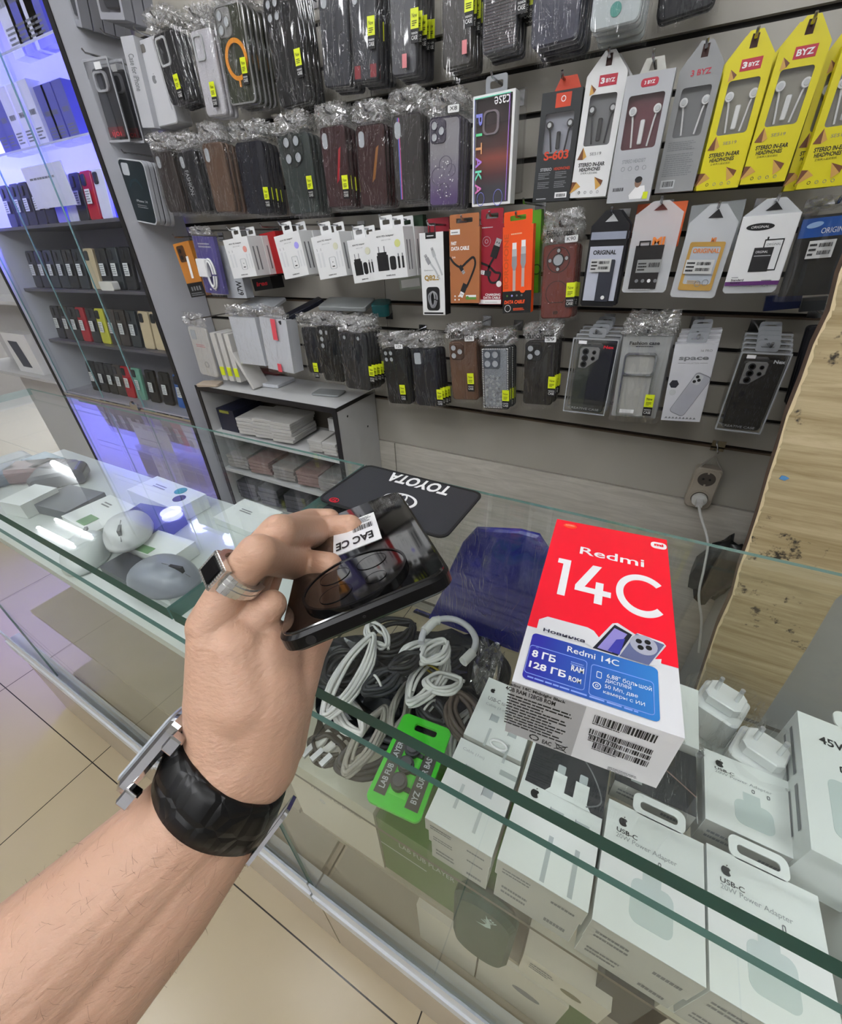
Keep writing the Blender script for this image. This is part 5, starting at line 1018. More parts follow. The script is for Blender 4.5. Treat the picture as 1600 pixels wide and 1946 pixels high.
case('dark case half hidden behind the plywood board', ((1528, 620), (1590, 622), (1502, 770), (1560, 775)), B2, None, n=1, Y=1.06, film=False)
# heap lying on the shelf unit and behind the bottom row
def slab_item(name, label, cat, px, py, z, w_, d, hgt, rotz, m, tilt=0, Y=None, r=.008):
    p = PZ(px, py, z) if Y is None else PY(px, py, Y)
    o = MB().rrect(-w_/2, w_/2, -d/2, d/2, min(r, w_/3), 0, hgt, m, .0015).xf(Matrix.Rotation(math.radians(90), 4, 'X')).build(name); o.matrix_world = Matrix.Translation(p) @ Matrix.Rotation(math.radians(rotz), 4, 'Z') @ Matrix.Rotation(math.radians(tilt), 4, 'X')
    return tag(o, label, cat)
slab_item('phone_case', 'dark navy case lying flat above the slim dark case', 'phone case', 572, 594, 1, .075, .15, .012, -40, M('case_navy'), 20, Y=1.06)
slab_item('flat_packet', 'grey clear packet lying on the pile left of the teal packet', 'packet', 660, 582, 1, .16, .07, .012, 4, M('clear_grey_card'), 15, Y=1.09)
slab_item('flat_packet', 'pale packet lying behind the white boxes', 'packet', 500, 580, 1, .14, .08, .01, 4, M('pale_carton'), 15, Y=1.08)
slab_item('wrapped_packet', 'dark teal packet behind the wallet case', 'packet', 727, 596, 1, .05, .06, .03, 20, M('teal_packet', '#12484a', .2), 10, Y=1.08, r=.015)
slab_item('flat_packet', 'white flat carton under the hanging white boxes on the shelf unit', 'packet', 520, 728, uz+.001, .12, .1, .012, 5, M('white_flat'))
slab_item('flat_packet', 'dull red packet lying on the shelf unit', 'packet', 520, 712, uz+.001, .14, .08, .008, -4, M('dull_red', '#6a3030', .4)).location.z += .013
slab_item('flat_packet', 'grey film packet at the right end of the shelf unit top', 'packet', 625, 748, uz+.001, .1, .06, .006, 10, M('clear_grey_card'))
slab_item('flat_packet', 'beige packet at the left end of the shelf unit top', 'packet', 400, 732, uz+.001, .08, .05, .01, 20, M('beige_packet', '#a89a88', .4))
# stacks inside the shelf unit
R4 = random.Random(11)
def pile(xa, y, z, n, w_, d, th, m, name, label, rot=6, jit=.004):
    for i in range(n):
        o = MB().rrect(-w_/2, w_/2, -d/2, d/2, .003, 0, th*.9, m, .0008).xf(Matrix.Rotation(math.radians(90), 4, 'X')).build('flat_carton'); o.matrix_world = Matrix.Translation((xa+R4.uniform(-jit, jit), y+R4.uniform(-jit, jit)*.5, z+th*(i)+th*.9)) @ Matrix.Rotation(math.radians(rot+R4.uniform(-3, 3)), 4, 'Z')
        ords = ('lowest', 'second from below', 'third from below', 'fourth from below', 'fifth from below', 'sixth from below')
        tag(o, f'thin packet, {ords[i] if i < n-1 else "topmost"} in the {label}', 'packet', name)
PKT = M('paper_packet', '#b9b8b4', .5, vary=.04); zA = uz-.174; zB = uz-.329; zC2 = uz-.499
for i, xx in enumerate((-1.26, -1.175, -1.09)): pile(xx, uy0+.085, zA, 6 if i else 5, .088, .14, .012, PKT, f'thin white packets pile {("left", "middle", "right")[i]}', f'{("left", "middle", "right")[i]} white pile, upper unit shelf')
for i, xx in enumerate((-.93, -.868)): pile(xx, uy0+.05, zA, 4, .055, .09, .010, PKT, f'small packets pile {i}', f'{("nearer", "right hand")[i]} small pile, right end of upper shelf', 4)
for i, xx in enumerate((-1.36, -1.24, -1.12, -1.0, -.9)): pile(xx, uy0+.07, zB, 4, .1, .12, .013, M('film_packet', '#8d8a88', .2, vary=.2, scale=60) if i % 2 == 0 else M('film_packet_red', '#8a7470', .25, vary=.2, scale=60), f'film packets pile {i}', f'{("first", "second", "third", "fourth", "fifth")[i]} pile from the left, middle unit shelf', 5)
for i, xx in enumerate((-1.38, -1.26, -1.12, -.98)): pile(xx, uy0+.08, zC2, 4, .1, .1, .02, M('dark_film_packet', '#4a4c50', .2, vary=.3, scale=50), f'grey packets pile {i}', f'{("first", "second", "third", "fourth")[i]} dark pile from the left, lowest unit shelf', 5)
t = thing('charger_box', 'dark navy carton with a yellow strip inside the shelf unit at the left', 'box', (-1.37, uy0+.03, zA)); MB().box(-.045, .045, 0, .14, 0, .085, M('navy_carton', '#15182c', .4)).build('carton', t); MB().box(-.03, .02, -.0005, .0, .07, .08, M('dull_yellow', '#8a8a30', .4)).build('label', t)
for i in ():
    d_ = dup(t, (.088+.088*i*.6, .012+.02*i, 0), f'plain navy carton {("second", "third")[i]} from the left inside the shelf unit', drop=('label',))
t = thing('cable_roll', 'rolled white cable at the back of the upper shelf of the unit', 'cable', (-.94, uy0+.14, zA)); MB().tube([(.03*math.cos(a), 0, .035+.03*math.sin(a)) for a in np.linspace(0, 6.28, 24)[:-1]], .006, WC, closed=True).build('coil', t); MB().box(-.028, .002, -.008, .008, .03, .075, WHITE).build('plug', t)
# ---------------------------------------------------------------- things on and in the counters
def RP(x, y, p0, n):
    d = Vector(ray(x, y)); o = Vector((0, 0, CH)); return o+d*((p0-o).dot(n)/d.dot(n))
def top_frame(p, ux, z=None):
    """frame of an upward face: local x = ux, local z = horizontal away, local y = down"""
    ux = ux.normalized(); vz = Vector((-ux.y, ux.x, 0)); return Matrix(((ux.x, 0, vz.x, p.x), (ux.y, 0, vz.y, p.y), (0, -1, 0, p.z), (0, 0, 0, 1)))
def roundbox(t, name, x0, x1, z0, z1, hgt, m, r=.002, ch=.0008): return MB().rrect(x0, x1, z0, z1, r, 0, hgt, m, ch).build(name, t)
# ---- the phone carton
zt = CH-.218
q = [PZ(x, y, zt) for x, y in ((1070, 990), (1282, 1030), (1276, 1394), (957, 1286))]
ux = ((q[1]-q[0])+(q[2]-q[3])).normalized(); W_, H_ = .0888, .1785; cen = (q[0]+q[1]+q[2]+q[3])/4
fr = top_frame(cen, ux)
REDC = M('vivid_red_card', '#e8102a', .35, vary=.01); WHC = M('phone_carton_white', '#dfe0e2', .35, vary=.01); TH = .054-.0006
t = thing('phone_box', 'large red and white phone carton standing out on the counter glass', 'box', mat=fr)
MB().box(-W_/2, W_/2, 0, TH, -H_/2, H_/2, WHC).build('carton', t)
inv = fr.inverted()
def L4(X, Y):
    v = inv @ PZ(940+X/3.603, 960+Y/3.603, zt); return (v.x, v.z)
def T4(g, s, bl, tr_, m, bold=0., y=-.0006):
    a, b = L4(*bl), L4(*tr_); g.text(s, min(a[0], b[0]), min(a[1], b[1]), abs(b[0]-a[0]), abs(b[1]-a[1]), m, y=y, bold=bold)
zl = (L4(197, 815)[1]+L4(1217, 1110)[1])/2
g = MB(); g.poly([(-W_/2, zl), (W_/2, zl), (W_/2, H_/2), (-W_/2, H_/2)], -.0003, REDC)
a, b = L4(283, 865), L4(720, 905); g.poly([(a[0], zl-.002), (b[0]+.006, zl-.002), (b[0]-.004, zl+.011), (b[0]-.008, zl+.0125), (a[0]+.005, zl+.0125), (a[0], zl+.008)], -.0005, WHC)
g.build('red_panel', t)
CARD = M('blue_gradient_card', '#2a4fb0', .35, vary=0); nt = CARD.node_tree; b_ = nt.nodes['Principled BSDF']; tc = nt.nodes.new('ShaderNodeTexCoord'); sp = nt.nodes.new('ShaderNodeSeparateXYZ'); mr = nt.nodes.new('ShaderNodeMapRange'); mr.inputs[1].default_value = -.035; mr.inputs[2].default_value = .04; cr = nt.nodes.new('ShaderNodeValToRGB')
nt.links.new(tc.outputs['Object'], sp.inputs[0]); nt.links.new(sp.outputs['X'], mr.inputs[0]); nt.links.new(mr.outputs[0], cr.inputs[0]); nt.links.new(cr.outputs[0], b_.inputs['Base Color']); cr.color_ramp.elements[0].color = (*lin('#2b2a96'), 1); cr.color_ramp.elements[1].color = (*lin('#2f7cc0'), 1)
a, b, c = L4(280, 870), L4(1135, 1140), L4(170, 1170); d = L4(1110, 1500); x0, x1 = (a[0]+c[0])/2, (b[0]+d[0])/2; zb0, zb1 = (c[1]+d[1])/2, (a[1]+b[1])/2
g = MB(); g.poly(rr(x0, x1, zb0, zb1, .0028, 4), -.0006, CARD); g.build('blue_panel', t)
g = MB(); LB = M('pale_blue_line', '#8fa8e8', .4, vary=0)
for (p0, p1, p2, p3) in (((250, 960), (640, 1075), (605, 1275), (192, 1145)), ((670, 1090), (1100, 1225), (1080, 1445), (630, 1300))):
    pts = [L4(*p) for p in (p0, p1, p2, p3)]; xa, xb = (pts[0][0]+pts[3][0])/2, (pts[1][0]+pts[2][0])/2; za, zc = (pts[2][1]+pts[3][1])/2, (pts[0][1]+pts[1][1])/2
    g.frame(rr(xa, xb, za, zc, .002, 4), rr(xa+.0003, xb-.0003, za+.0003, zc-.0003, .0018, 4), -.0009, -.0006, LB)
T4(g, '8 ГБ', (250, 1040), (422, 1040), WPRINT, .03, -.001); T4(g, '128 ГБ', (230, 1112), (490, 1145), WPRINT, .03, -.001); T4(g, 'RAM', (520, 1138), (612, 1128), WPRINT, .02, -.001); T4(g, 'ROM', (502, 1207), (592, 1200), WPRINT, .02, -.001)
g.lines(L4(520, 1085)[0], L4(520, 1100)[1], .008, .003, 2, LB, y=-.001); T4(g, 'До', (280, 985), (302, 975), LB, 0, -.001)
T4(g, 'Redmi 14C', (493, 1008), (850, 1072), WPRINT, .01, -.001)
T4(g, '6,88" большой', (765, 1192), (1072, 1250), WPRINT, 0, -.001); T4(g, 'дисплей', (755, 1222), (932, 1240), WPRINT, 0, -.001); T4(g, '50 Мп, две', (750, 1262), (978, 1302), WPRINT, 0, -.001); T4(g, 'камеры с ИИ', (740, 1300), (1025, 1360), WPRINT, 0, -.001)
p = L4(713, 1168); g.frame(rr(p[0]-.0014, p[0]+.0014, p[1]-.0022, p[1]+.0022, .0005, 2), rr(p[0]-.0011, p[0]+.0011, p[1]-.0019, p[1]+.0019, .0004, 2), -.001, -.0007, WPRINT); p = L4(697, 1242); g.ring(p[0], p[1], .0019, .0023, -.001, -.0007, WPRINT, 16); g.ring(p[0], p[1], .0007, .001, -.001, -.0007, WPRINT, 6)
g.lines(x0+.003, zb0+.0008, (x1-x0)*.9, .0022, 1, LB, y=-.001, seed=4)
g.build('small_lettering', t)
g = MB(); T4(g, 'Redmi', (580, 335), (1022, 378), WPRINT, .012); a, b = L4(383, 600), L4(1187, 660); zt1, zt0 = L4(455, 368)[1], L4(405, 607)[1]; 
Hh = zt1-zt0; X = lambda f: a[0]+(b[0]-a[0])*f; Zz = lambda f: zt0+Hh*f
g.poly([(X(.055), Zz(0)), (X(.125), Zz(0)), (X(.125), Zz(1)), (X(.0), Zz(1)), (X(.0), Zz(.86)), (X(.055), Zz(.86))], -.0006, WPRINT)
g.poly([(X(.38), Zz(0)), (X(.45), Zz(0)), (X(.45), Zz(.22)), (X(.38), Zz(.22))], -.0006, WPRINT); g.poly([(X(.2), Zz(.22)), (X(.52), Zz(.22)), (X(.52), Zz(.36)), (X(.2), Zz(.36))], -.00062, WPRINT)
g.poly([(X(.2), Zz(.36)), (X(.285), Zz(.36)), (X(.42), Zz(1)), (X(.335), Zz(1))], -.00061, WPRINT); g.poly([(X(.38), Zz(.36)), (X(.45), Zz(.36)), (X(.45), Zz(.55)), (X(.38), Zz(.55))], -.0006, WPRINT)
cw_ = (b[0]-a[0])*.225; g.ring(X(.785), Zz(.5), cw_*.72, cw_, -.0006, -.0003, WPRINT, 44, 42, 318, q=Hh*.53/cw_); g.build('large_lettering', t)
g = MB(); a, b = L4(330, 865), L4(618, 950); T4(g, 'Новинка', (330, 868), (618, 925), M('navy_print', '#24243c', .4), .025, -.0009)
p = L4(1121, 281); g.rrect(p[0]-.0058, p[0]+.0058, p[1]-.0042, p[1]+.0042, .0035, -.0008, 0, WPRINT); g.text('mi', p[0]-.0034, p[1]-.0018, .0068, .0036, REDC, y=-.0012, bold=.05); g.build('badge', t)
p = L4(517, 147); g = MB(); g.disc(p[0], p[1], .0056, -.0008, 0, M('orange_red_sticker', '#f04a2a', .3), 24, .0034); g.lines(p[0]-.004, p[1]-.0012, .008, .0024, 2, M('pale_orange'), y=-.0012); g.build('round_sticker', t)
# printed picture of two phones
g = MB(); PP = lambda *pts: [L4(*p) for p in pts]
g.poly(PP((640, 985), (805, 815), (840, 812), (960, 890), (975, 882), (1150, 945), (1172, 970), (1095, 1060), (1140, 1060), (1135, 1100), (1040, 1105))[::-1], -.0008, WHC)
g.poly(PP((668, 985), (820, 825), (940, 895), (865, 1000), (840, 1040))[::-1], -.001, M('printed_phone_dark', '#20222e', .3)); g.poly(PP((700, 985), (818, 850), (905, 893), (850, 960), (800, 1018))[::-1], -.0012, M('printed_screen', '#8f86c8', .3)); g.poly(PP((770, 1005), (830, 930), (890, 925), (850, 1035))[::-1], -.0014, M('printed_swirl', '#3a3a98', .3))
g.poly(PP((850, 1045), (965, 890), (1158, 968), (1050, 1108))[::-1], -.0016, M('printed_phone_back', '#5d6488', .3)); p = L4(1015, 970); g.disc(p[0], p[1], .0078, -.0019, -.001, M('printed_disc', '#a7a9b8', .3), 24)
for dx, dz in ((-.0028, .0018), (.0022, .0028), (-.0018, -.003), (.0028, -.0016)): g.disc(p[0]+dx, p[1]+dz, .0018, -.0022, -.001, BLACK, 12)
g.build('phone_picture', t)
# front side print
FPn = -Vector((fr[0][2], fr[1][2], 0)); FP0 = fr @ Vector((0, 0, -H_/2)); 
def F4(X, Y):
    v = inv @ RP(940+X/3.603, 960+Y/3.603, FP0, FPn); return (v.x, TH-v.y)       # x, height
toF = Matrix(((1, 0, 0, 0), (0, 0, -1, TH), (0, 1, 0, -H_/2), (0, 0, 0, 1)))
g = MB()
def TF(s, bl, tr_, m, bold=0): a, b = F4(*bl), F4(*tr_); g.text(s, a[0], min(a[1], b[1]), b[0]-a[0], abs(b[1]-a[1]), m, bold=bold)
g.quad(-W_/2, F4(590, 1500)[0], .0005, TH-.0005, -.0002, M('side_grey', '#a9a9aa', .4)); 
TF('Redmi 14C Midnight Black', (85, 1228), (490, 1338), BLACK, .03); TF('4GB RAM 128GB ROM', (75, 1258), (420, 1345), BLACK, .03)
a, b = F4(62, 1500), F4(545, 1470); z1 = F4(85, 1280)[1]; g.lines(a[0], F4(65, 1490)[1]+.001, b[0]-a[0], z1-F4(65, 1490)[1], 11, BLACK, seed=12)
TF('EAC', (322, 1625), (392, 1622), BLACK, .03); p = F4(452, 1655); g.frame([(p[0]-.0022, p[1]-.003), (p[0]+.0022, p[1]-.003), (p[0]+.003, p[1]+.002), (p[0]-.003, p[1]+.002)], [(p[0]-.0018, p[1]-.0026), (p[0]+.0018, p[1]-.0026), (p[0]+.0025, p[1]+.0016), (p[0]-.0025, p[1]+.0016)], -.0004, 0, BLACK); g.poly([(p[0]-.004, p[1]-.0035), (p[0]-.0035, p[1]-.004), (p[0]+.004, p[1]+.003), (p[0]+.0035, p[1]+.0035)], -.0005, BLACK); g.poly([(p[0]-.004, p[1]+.003), (p[0]+.0035, p[1]-.004), (p[0]+.004, p[1]-.0035), (p[0]-.0035, p[1]+.0035)], -.0005, BLACK)
p = F4(270, 1588); g.ring(p[0], p[1], .0022, .003, -.0004, 0, BLACK, 10, 20, 130); g.ring(p[0], p[1], .0022, .003, -.0004, 0, BLACK, 10, 140, 250); g.ring(p[0], p[1], .0022, .003, -.0004, 0, BLACK, 10, 260, 370)
for (p0, p1, hh, sd) in (((672, 1475), (1122, 1585), .0072, 3), ((645, 1552), (1085, 1680), .0048, 5), ((640, 1592), (1070, 1720), .0042, 6), ((668, 1645), (1052, 1765), .0055, 7)):
    a, b = F4(*p0), F4(*p1); g.bars(a[0], (a[1]+b[1])/2-hh/2, b[0]-a[0], hh, BLACK, seed=sd, n=44)
    g.lines(a[0], (a[1]+b[1])/2-hh/2-.0018, (b[0]-a[0])*.5, .0016, 1, BLACK, seed=sd)
a = F4(770, 1800); g.lines(a[0], a[1]-.001, .017, .004, 3, GREYP, seed=8)
g.xf(toF); g.build('side_print', t)
# ---- rubber mat with emblem
q = [PZ(x, y, ZC+.003) for x, y in ((697, 884), (925, 937), (839, 1026), (602, 946))]
ux = ((q[1]-q[0])+(q[2]-q[3])).normalized(); cen = (q[0]+q[1]+q[2]+q[3])/4; fr = top_frame(cen, ux); inv2 = fr.inverted(); lq = [inv2 @ p for p in q]
wx = (lq[1].x-lq[0].x+lq[2].x-lq[3].x)/4; wz = (lq[0].z-lq[3].z+lq[1].z-lq[2].z)/4
RUB = M('carbon_rubber', '#141518', .5, vary=0); nt = RUB.node_tree; b_ = nt.nodes['Principled BSDF']; tc = nt.nodes.new('ShaderNodeTexCoord'); mp = nt.nodes.new('ShaderNodeMapping'); mp.inputs['Rotation'].default_value = (0, math.radians(45), 0); ck = nt.nodes.new('ShaderNodeTexChecker'); ck.inputs['Scale'].default_value = 900; ck.inputs[1].default_value = (*lin('#0c0d0f'), 1); ck.inputs[2].default_value = (*lin('#3a3c42'), 1)
nt.links.new(tc.outputs['Object'], mp.inputs[0]); nt.links.new(mp.outputs[0], ck.inputs[0]); nt.links.new(ck.outputs[0], b_.inputs['Base Color'])
t = thing('rubber_mat', 'black carbon patterned rubber mat with white lettering upside down on the counter glass', 'mat', mat=fr)
MB().rrect(-wx, wx, -wz, wz, .012, 0, .0026, RUB, .001, side=M('rubber_edge', '#0e0e10', .6)).build('mat', t); MB().frame(rr(-wx, wx, -wz, wz, .012), rr(-wx+.003, wx-.003, -wz+.003, wz-.003, .010), -.0006, .001, M('rubber_edge')).build('raised_rim', t)
def Lm(x, y): v = inv2 @ PZ(x, y, ZC+.003); return v.x, v.z
a, b = Lm(733, 910), Lm(856, 934); g = MB(); zt0 = (Lm(848, 944)[1]+Lm(738, 914)[1])/2; zt1 = (Lm(853, 921)[1]+Lm(732, 898)[1])/2
g.text('TOYOTA', a[0], min(zt0, zt1), b[0]-a[0], abs(zt1-zt0), WPRINT, y=-.0008, rot=180, bold=.035); g.build('lettering', t)
def emblem(g, x, z, rx, rz, m, y=-.0008):
    def ell(cx, cz, a, b, k): return [(cx+a*math.cos(t_), cz+b*math.sin(t_)) for t_ in np.linspace(0, 6.2832, k+1)[:-1]]
    th = rx*.13
    g.frame(ell(x, z, rx, rz, 40), ell(x, z+rz*.02, rx-th*1.3, rz-th*.9, 40), y, y+.0006, m)
    g.frame(ell(x, z+0*rz, rx*.32, rz*.93, 32), ell(x, z, rx*.32-th*.8, rz*.93-th*.6, 32), y-.0001, y+.0006, m)
    g.frame(ell(x, z-rz*.38, rx*.68, rz*.45, 36), ell(x, z-rz*.38, rx*.68-th*.8, rz*.45-th*.7, 36), y-.0002, y+.0006, m)
p = Lm(759, 952); g = MB(); emblem(g, p[0], p[1], .0235, .0165, WPRINT); g.build('emblem', t); p = Lm(635, 951); g = MB(); emblem(g, p[0], p[1], .0068, .005, RED); g.build('small_emblem', t)
# ---- white charger and cable cartons in the right counter
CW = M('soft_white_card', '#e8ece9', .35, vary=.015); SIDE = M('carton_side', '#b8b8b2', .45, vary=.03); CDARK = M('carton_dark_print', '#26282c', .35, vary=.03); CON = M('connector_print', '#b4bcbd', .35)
ZS = CH-.505
def tbox(label, X0, X1, Y0, Y1, ztop, hgt, name='charger_box', m=None, cat='box', group=None, rot=0):
    fr = top_frame(Vector(((X0+X1)/2, Y0, ztop)), Vector((math.cos(math.radians(rot)), math.sin(math.radians(rot)), 0))); t = thing(name, label, cat, mat=fr, group=group)
    w_, d = X1-X0, Y1-Y0; MB().box(-w_/2, w_/2, 0, hgt, 0, d, m or CW).build('carton', t)
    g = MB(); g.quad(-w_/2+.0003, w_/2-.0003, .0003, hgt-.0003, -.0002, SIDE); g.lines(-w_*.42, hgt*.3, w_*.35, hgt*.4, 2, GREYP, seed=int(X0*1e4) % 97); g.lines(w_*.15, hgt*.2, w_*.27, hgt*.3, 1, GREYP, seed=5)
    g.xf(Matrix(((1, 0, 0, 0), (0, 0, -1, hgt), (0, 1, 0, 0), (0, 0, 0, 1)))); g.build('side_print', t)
    return t, w_, d
zc = CH-.420
def usb_print(g, w_, d, x, z, s, dark=False):
    g.quad(x-s*.5, x+s*.5, z, z+s*.9, -.0004, CON); g.quad(x-s*.55, x-s*.5, z-.1*s, z+s*.95, -.0005, GREYP); g.quad(x-s*.16, x+s*.16, z-s*3.4, z-s*1.0, -.0004, M('cord_print', '#c4cbca', .35))
t, w_, d = tbox('white cable carton at the left front corner of the carton rows, upper one', -.0835, -.0225, .134, .212, zc, .022, 'cable_box')
g = MB(); usb_print(g, w_, d, -w_*.18, d*.62, .009); usb_print(g, w_, d, w_*.18, d*.5, .009); g.text('Cable (1m)', -w_*.4, d*.86, w_*.36, d*.045, LGREY); g.quad(w_*.24, w_*.5, d*.8, d*.86, -.0004, M('shade_print', '#b0b8b6', .4)); g.build('print', t)
tbox('white cable carton at the left front corner, lower one', -.081, -.0235, .135, .212, zc-.0225, .024, 'cable_box'); tbox('third white cable carton at the bottom of the left front stack', -.079, -.024, .136, .212, zc-.047, ZC*0+.0375, 'cable_box')
t, w_, d = tbox('white cable carton behind the left front stack, with two connectors printed', -.0815, -.0235, .2135, .285, zc+.006, .07, 'cable_box')
g = MB(); usb_print(g, w_, d, -w_*.12, d*.35, .008); usb_print(g, w_, d, w_*.25, d*.25, .008); apple(g, -w_*.33, d*.8, .005, BLACK); g.text('USB-C to L', -w_*.36, d*.64, w_*.4, d*.06, GREYP); g.text('Cable (1 m)', -w_*.36, d*.54, w_*.4, d*.05, LGREY); g.build('print', t)
MB().tube([(w_*.1+.008*math.cos(a), -.002, .004+.004*math.sin(a)) for a in np.linspace(0, 6.28, 17)[:-1]], .0012, WPRINT, closed=True).build('coil_print', t)
t, w_, d = tbox('white cable carton with a black printed head and two raised plugs', -.0185, .0515, .1355, .262, zc, .03, 'cable_box')
g = MB(); g.quad(-w_*.46, w_/2, d*.53, d, -.0003, CDARK); g.poly([(-w_*.2, d*.53), (w_*.36, d*.53), (w_*.3, d*.57), (-w_*.14, d*.57)], -.0005, CW)
for x in (-.06, .22): g.quad(w_*(x-.085), w_*(x+.085), d*.53, d*.69, -.0007, CW); g.rrect(w_*(x-.05), w_*(x+.05), d*.69, d*.75, .001, -.0009, 0, CON)
for x in (.0, .3): z = d*(.37-.0*x); g.quad(w_*x-.0055, w_*x+.0055, z, z+.009, -.0004, CON); g.quad(w_*x-.0018, w_*x+.0018, z-.045, z-.012, -.0004, CON); g.quad(w_*x-.006, w_*x-.0055, z-.001, z+.0095, -.0006, GREYP)
apple(g, -w_*.3, d*.475, .0075, BLACK); cord(g, [(w_*.3, d*.55), (w_*.46, d*.63), (w_*.3, d*.8), (w_*.0, d*.95)], .0006, GREYP, y=-.0009); g.build('print', t)
tbox('white cable carton under the one with the black head', -.0165, .0505, .1365, .262, zc-.031, .0535, 'cable_box')
def adapter_box(label, X0, X1, Y0, Y1, z, hgt, tab_x, plugs):
    t, w_, d = tbox(label, X0, X1, Y0, Y1, z, hgt)
    g = MB(); apple(g, -w_*.32, d*.845, .0068, BLACK); g.text('USB-C', -w_*.38, d*.745, w_*.22, d*.038, BLACK, bold=.01); g.text('20W Power Adapter', -w_*.38, d*.685, w_*.62, d*.05, M('mid_grey_print', '#9aa0a0', .5))
    for x in plugs: g.frame(rr(w_*x, w_*x+.0022, d*.61, d*.66, .0008, 2), rr(w_*x+.0005, w_*x+.0017, d*.617, d*.653, .0005, 2), -.0005, 0, GREYP)
    GH = M('ghost_adapter', '#c6d2cf', .4); g.rrect(-w_*.18, w_*.22, d*.14, d*.46, .006, -.0003, .0001, GH); g.quad(-w_*.08, w_*.1, d*.46, d*.58, -.0003, GH); g.build('print', t)
    if tab_x is not None: MB().frame(rr(tab_x-w_*.28, tab_x+w_*.28, d-.001, d+.017, .006), rr(tab_x-w_*.2, tab_x+w_*.2, d+.004, d+.011, .003), 0, .0012, CW).build('hang_tab', t)
    return t
adapter_box('white adapter carton with a hang tab, in front of the black printed carton', .0545, .1265, .1335, .222, zc, .042, .003, (.06,)); tbox('white adapter carton under the one in front of the black printed carton', .0555, .1255, .1345, .222, zc-.043, .0415)
adapter_box('white adapter carton with a hang tab, last on the right of the front row', .1285, .2, .1335, .224, zc, .042, .0, (.14,)); tbox('white adapter carton under the last one on the right of the front row', .1295, .199, .1345, .224, zc-.043, .0415)
t, w_, d = tbox('black printed carton in shiny film between the adapter cartons', .0575, .1235, .244, .3, zc-.006, .03, 'cable_box', m=CDARK); g = MB(); g.poly([(-w_*.3, d*.1), (-w_*.16, d*.1), (-w_*.16, d*.4), (-w_*.3, d*.4)], -.0004, CON); cord(g, [(-w_*.5, d*.75), (0, d*.6), (w_*.5, d*.3)], .0006, M('rose_line', '#a88a82', .4)); g.build('print', t); bag(t, w_, d, .004, 91)
tbox('white carton in film behind the black printed carton', .071, .123, .302, .372, zc+.004, .04, 'cable_box')
b2 = adapter_box('white adapter carton with two printed pins, behind the last front carton', .1295, .1995, .2455, .312, zc-.004, .04, None, (.02, .18))
# two plug adapters in film
def wall_plug(label, px, py, z, rot):
    p = PZ(px, py, z); t = thing('plug_adapter', label, 'charger', mat=Matrix.Translation(p) @ Matrix.Rotation(math.radians(rot), 4, 'Z')); AW = M('adapter_white', '#e1e3e2', .2, vary=.01, coat=.3)
    up = Matrix.Rotation(math.radians(90), 4, 'X')      # prism axis (y) becomes vertical
    MB().rrect(-.022, .022, -.022, .022, .007, .0, .045, AW, .002).xf(Matrix(((1, 0, 0, 0), (0, 0, 1, 0), (0, 1, 0, 0), (0, 0, 0, 1)))).build('body', t)
    MB().prism([(-.017, -.009), (-.012, -.014), (.012, -.014), (.017, -.009), (.017, .009), (.012, .014), (-.012, .014), (-.017, .009)], .0452, .058, AW, .001).xf(Matrix(((1, 0, 0, 0), (0, 0, 1, 0), (0, 1, 0, 0), (0, 0, 0, 1)))).build('plug_base', t)
    for s in (-1, 1): MB().tube([(s*.0095, 0, .0581), (s*.0095, 0, .072)], .0021, AW, 10).tube([(s*.0095, 0, .0721), (s*.0095, 0, .0765)], .0021, SILK, 10).build('pin', t)
    R = random.Random(int(px)); g = MB(); vs = []; n = 18
    for k in range(7):
        for i in range(n):
            a = 2*math.pi*i/n; r_ = .033*(1+.25*math.cos(4*a)**2*.4)+R.uniform(-.002, .003); vs.append((r_*math.cos(a), r_*math.sin(a), .0015+.009*k+R.uniform(-.001, .001)))
    g.add(vs, [(k*n+i, k*n+(i+1) % n, (k+1)*n+(i+1) % n, (k+1)*n+i) for k in range(6) for i in range(n)], FILM, True); g.build('film', t)
wall_plug('white two pin plug adapter in film, the farther of the two', 1345, 1378, CH-.475, -22); wall_plug('white two pin plug adapter in film, the nearer of the two', 1412, 1475, CH-.47, -22)
for i, (px, py) in enumerate(((1345, 1378), (1412, 1475))):
    p = PZ(px, py, CH-.475); b = MB().box(-.028, .028, -.028, .028, 0, .029, CW).build('carton'); b.location = (p.x, p.y, ZS+.0005); tag(b, f'small white carton under the {("farther", "nearer")[i]} plug adapter', 'box')
    if i: b.scale = (1, 1, 1.15)
# 45 W carton on the far right
R = random.Random(8); g = MB(); n = 14; q_ = [PZ(x, y, ZS+.004) for x, y in ((600, 1215), (960, 1200), (905, 1440), (600, 1420))]; vs = []
for i in range(n+1):
    for j in range(n+1): vs.append(q_[0].lerp(q_[1], j/n).lerp(q_[3].lerp(q_[2], j/n), i/n)+Vector((R.uniform(-.004, .004), R.uniform(-.004, .004), R.uniform(0, .012))))
g.add(vs, [(i*(n+1)+j, i*(n+1)+j+1, (i+1)*(n+1)+j+1, (i+1)*(n+1)+j) for i in range(n) for j in range(n)], M('black_bag_film', '#1d2024', .25, vary=.3, scale=40)); tag(g.build('plastic_bag'), 'crumpled dark plastic bag spread under the heap of cables', 'bag')
P0 = PZ(1515, 1350, CH-.395); P1 = PZ(1536, 1556, CH-.395); vv = (P0-P1).normalized(); t = thing('charger_box', 'tall white carton with 45W lettering at the right edge of the picture', 'box', mat=top_frame(P0, Vector((vv.y, -vv.x, 0)))); w_, d = .1, .13
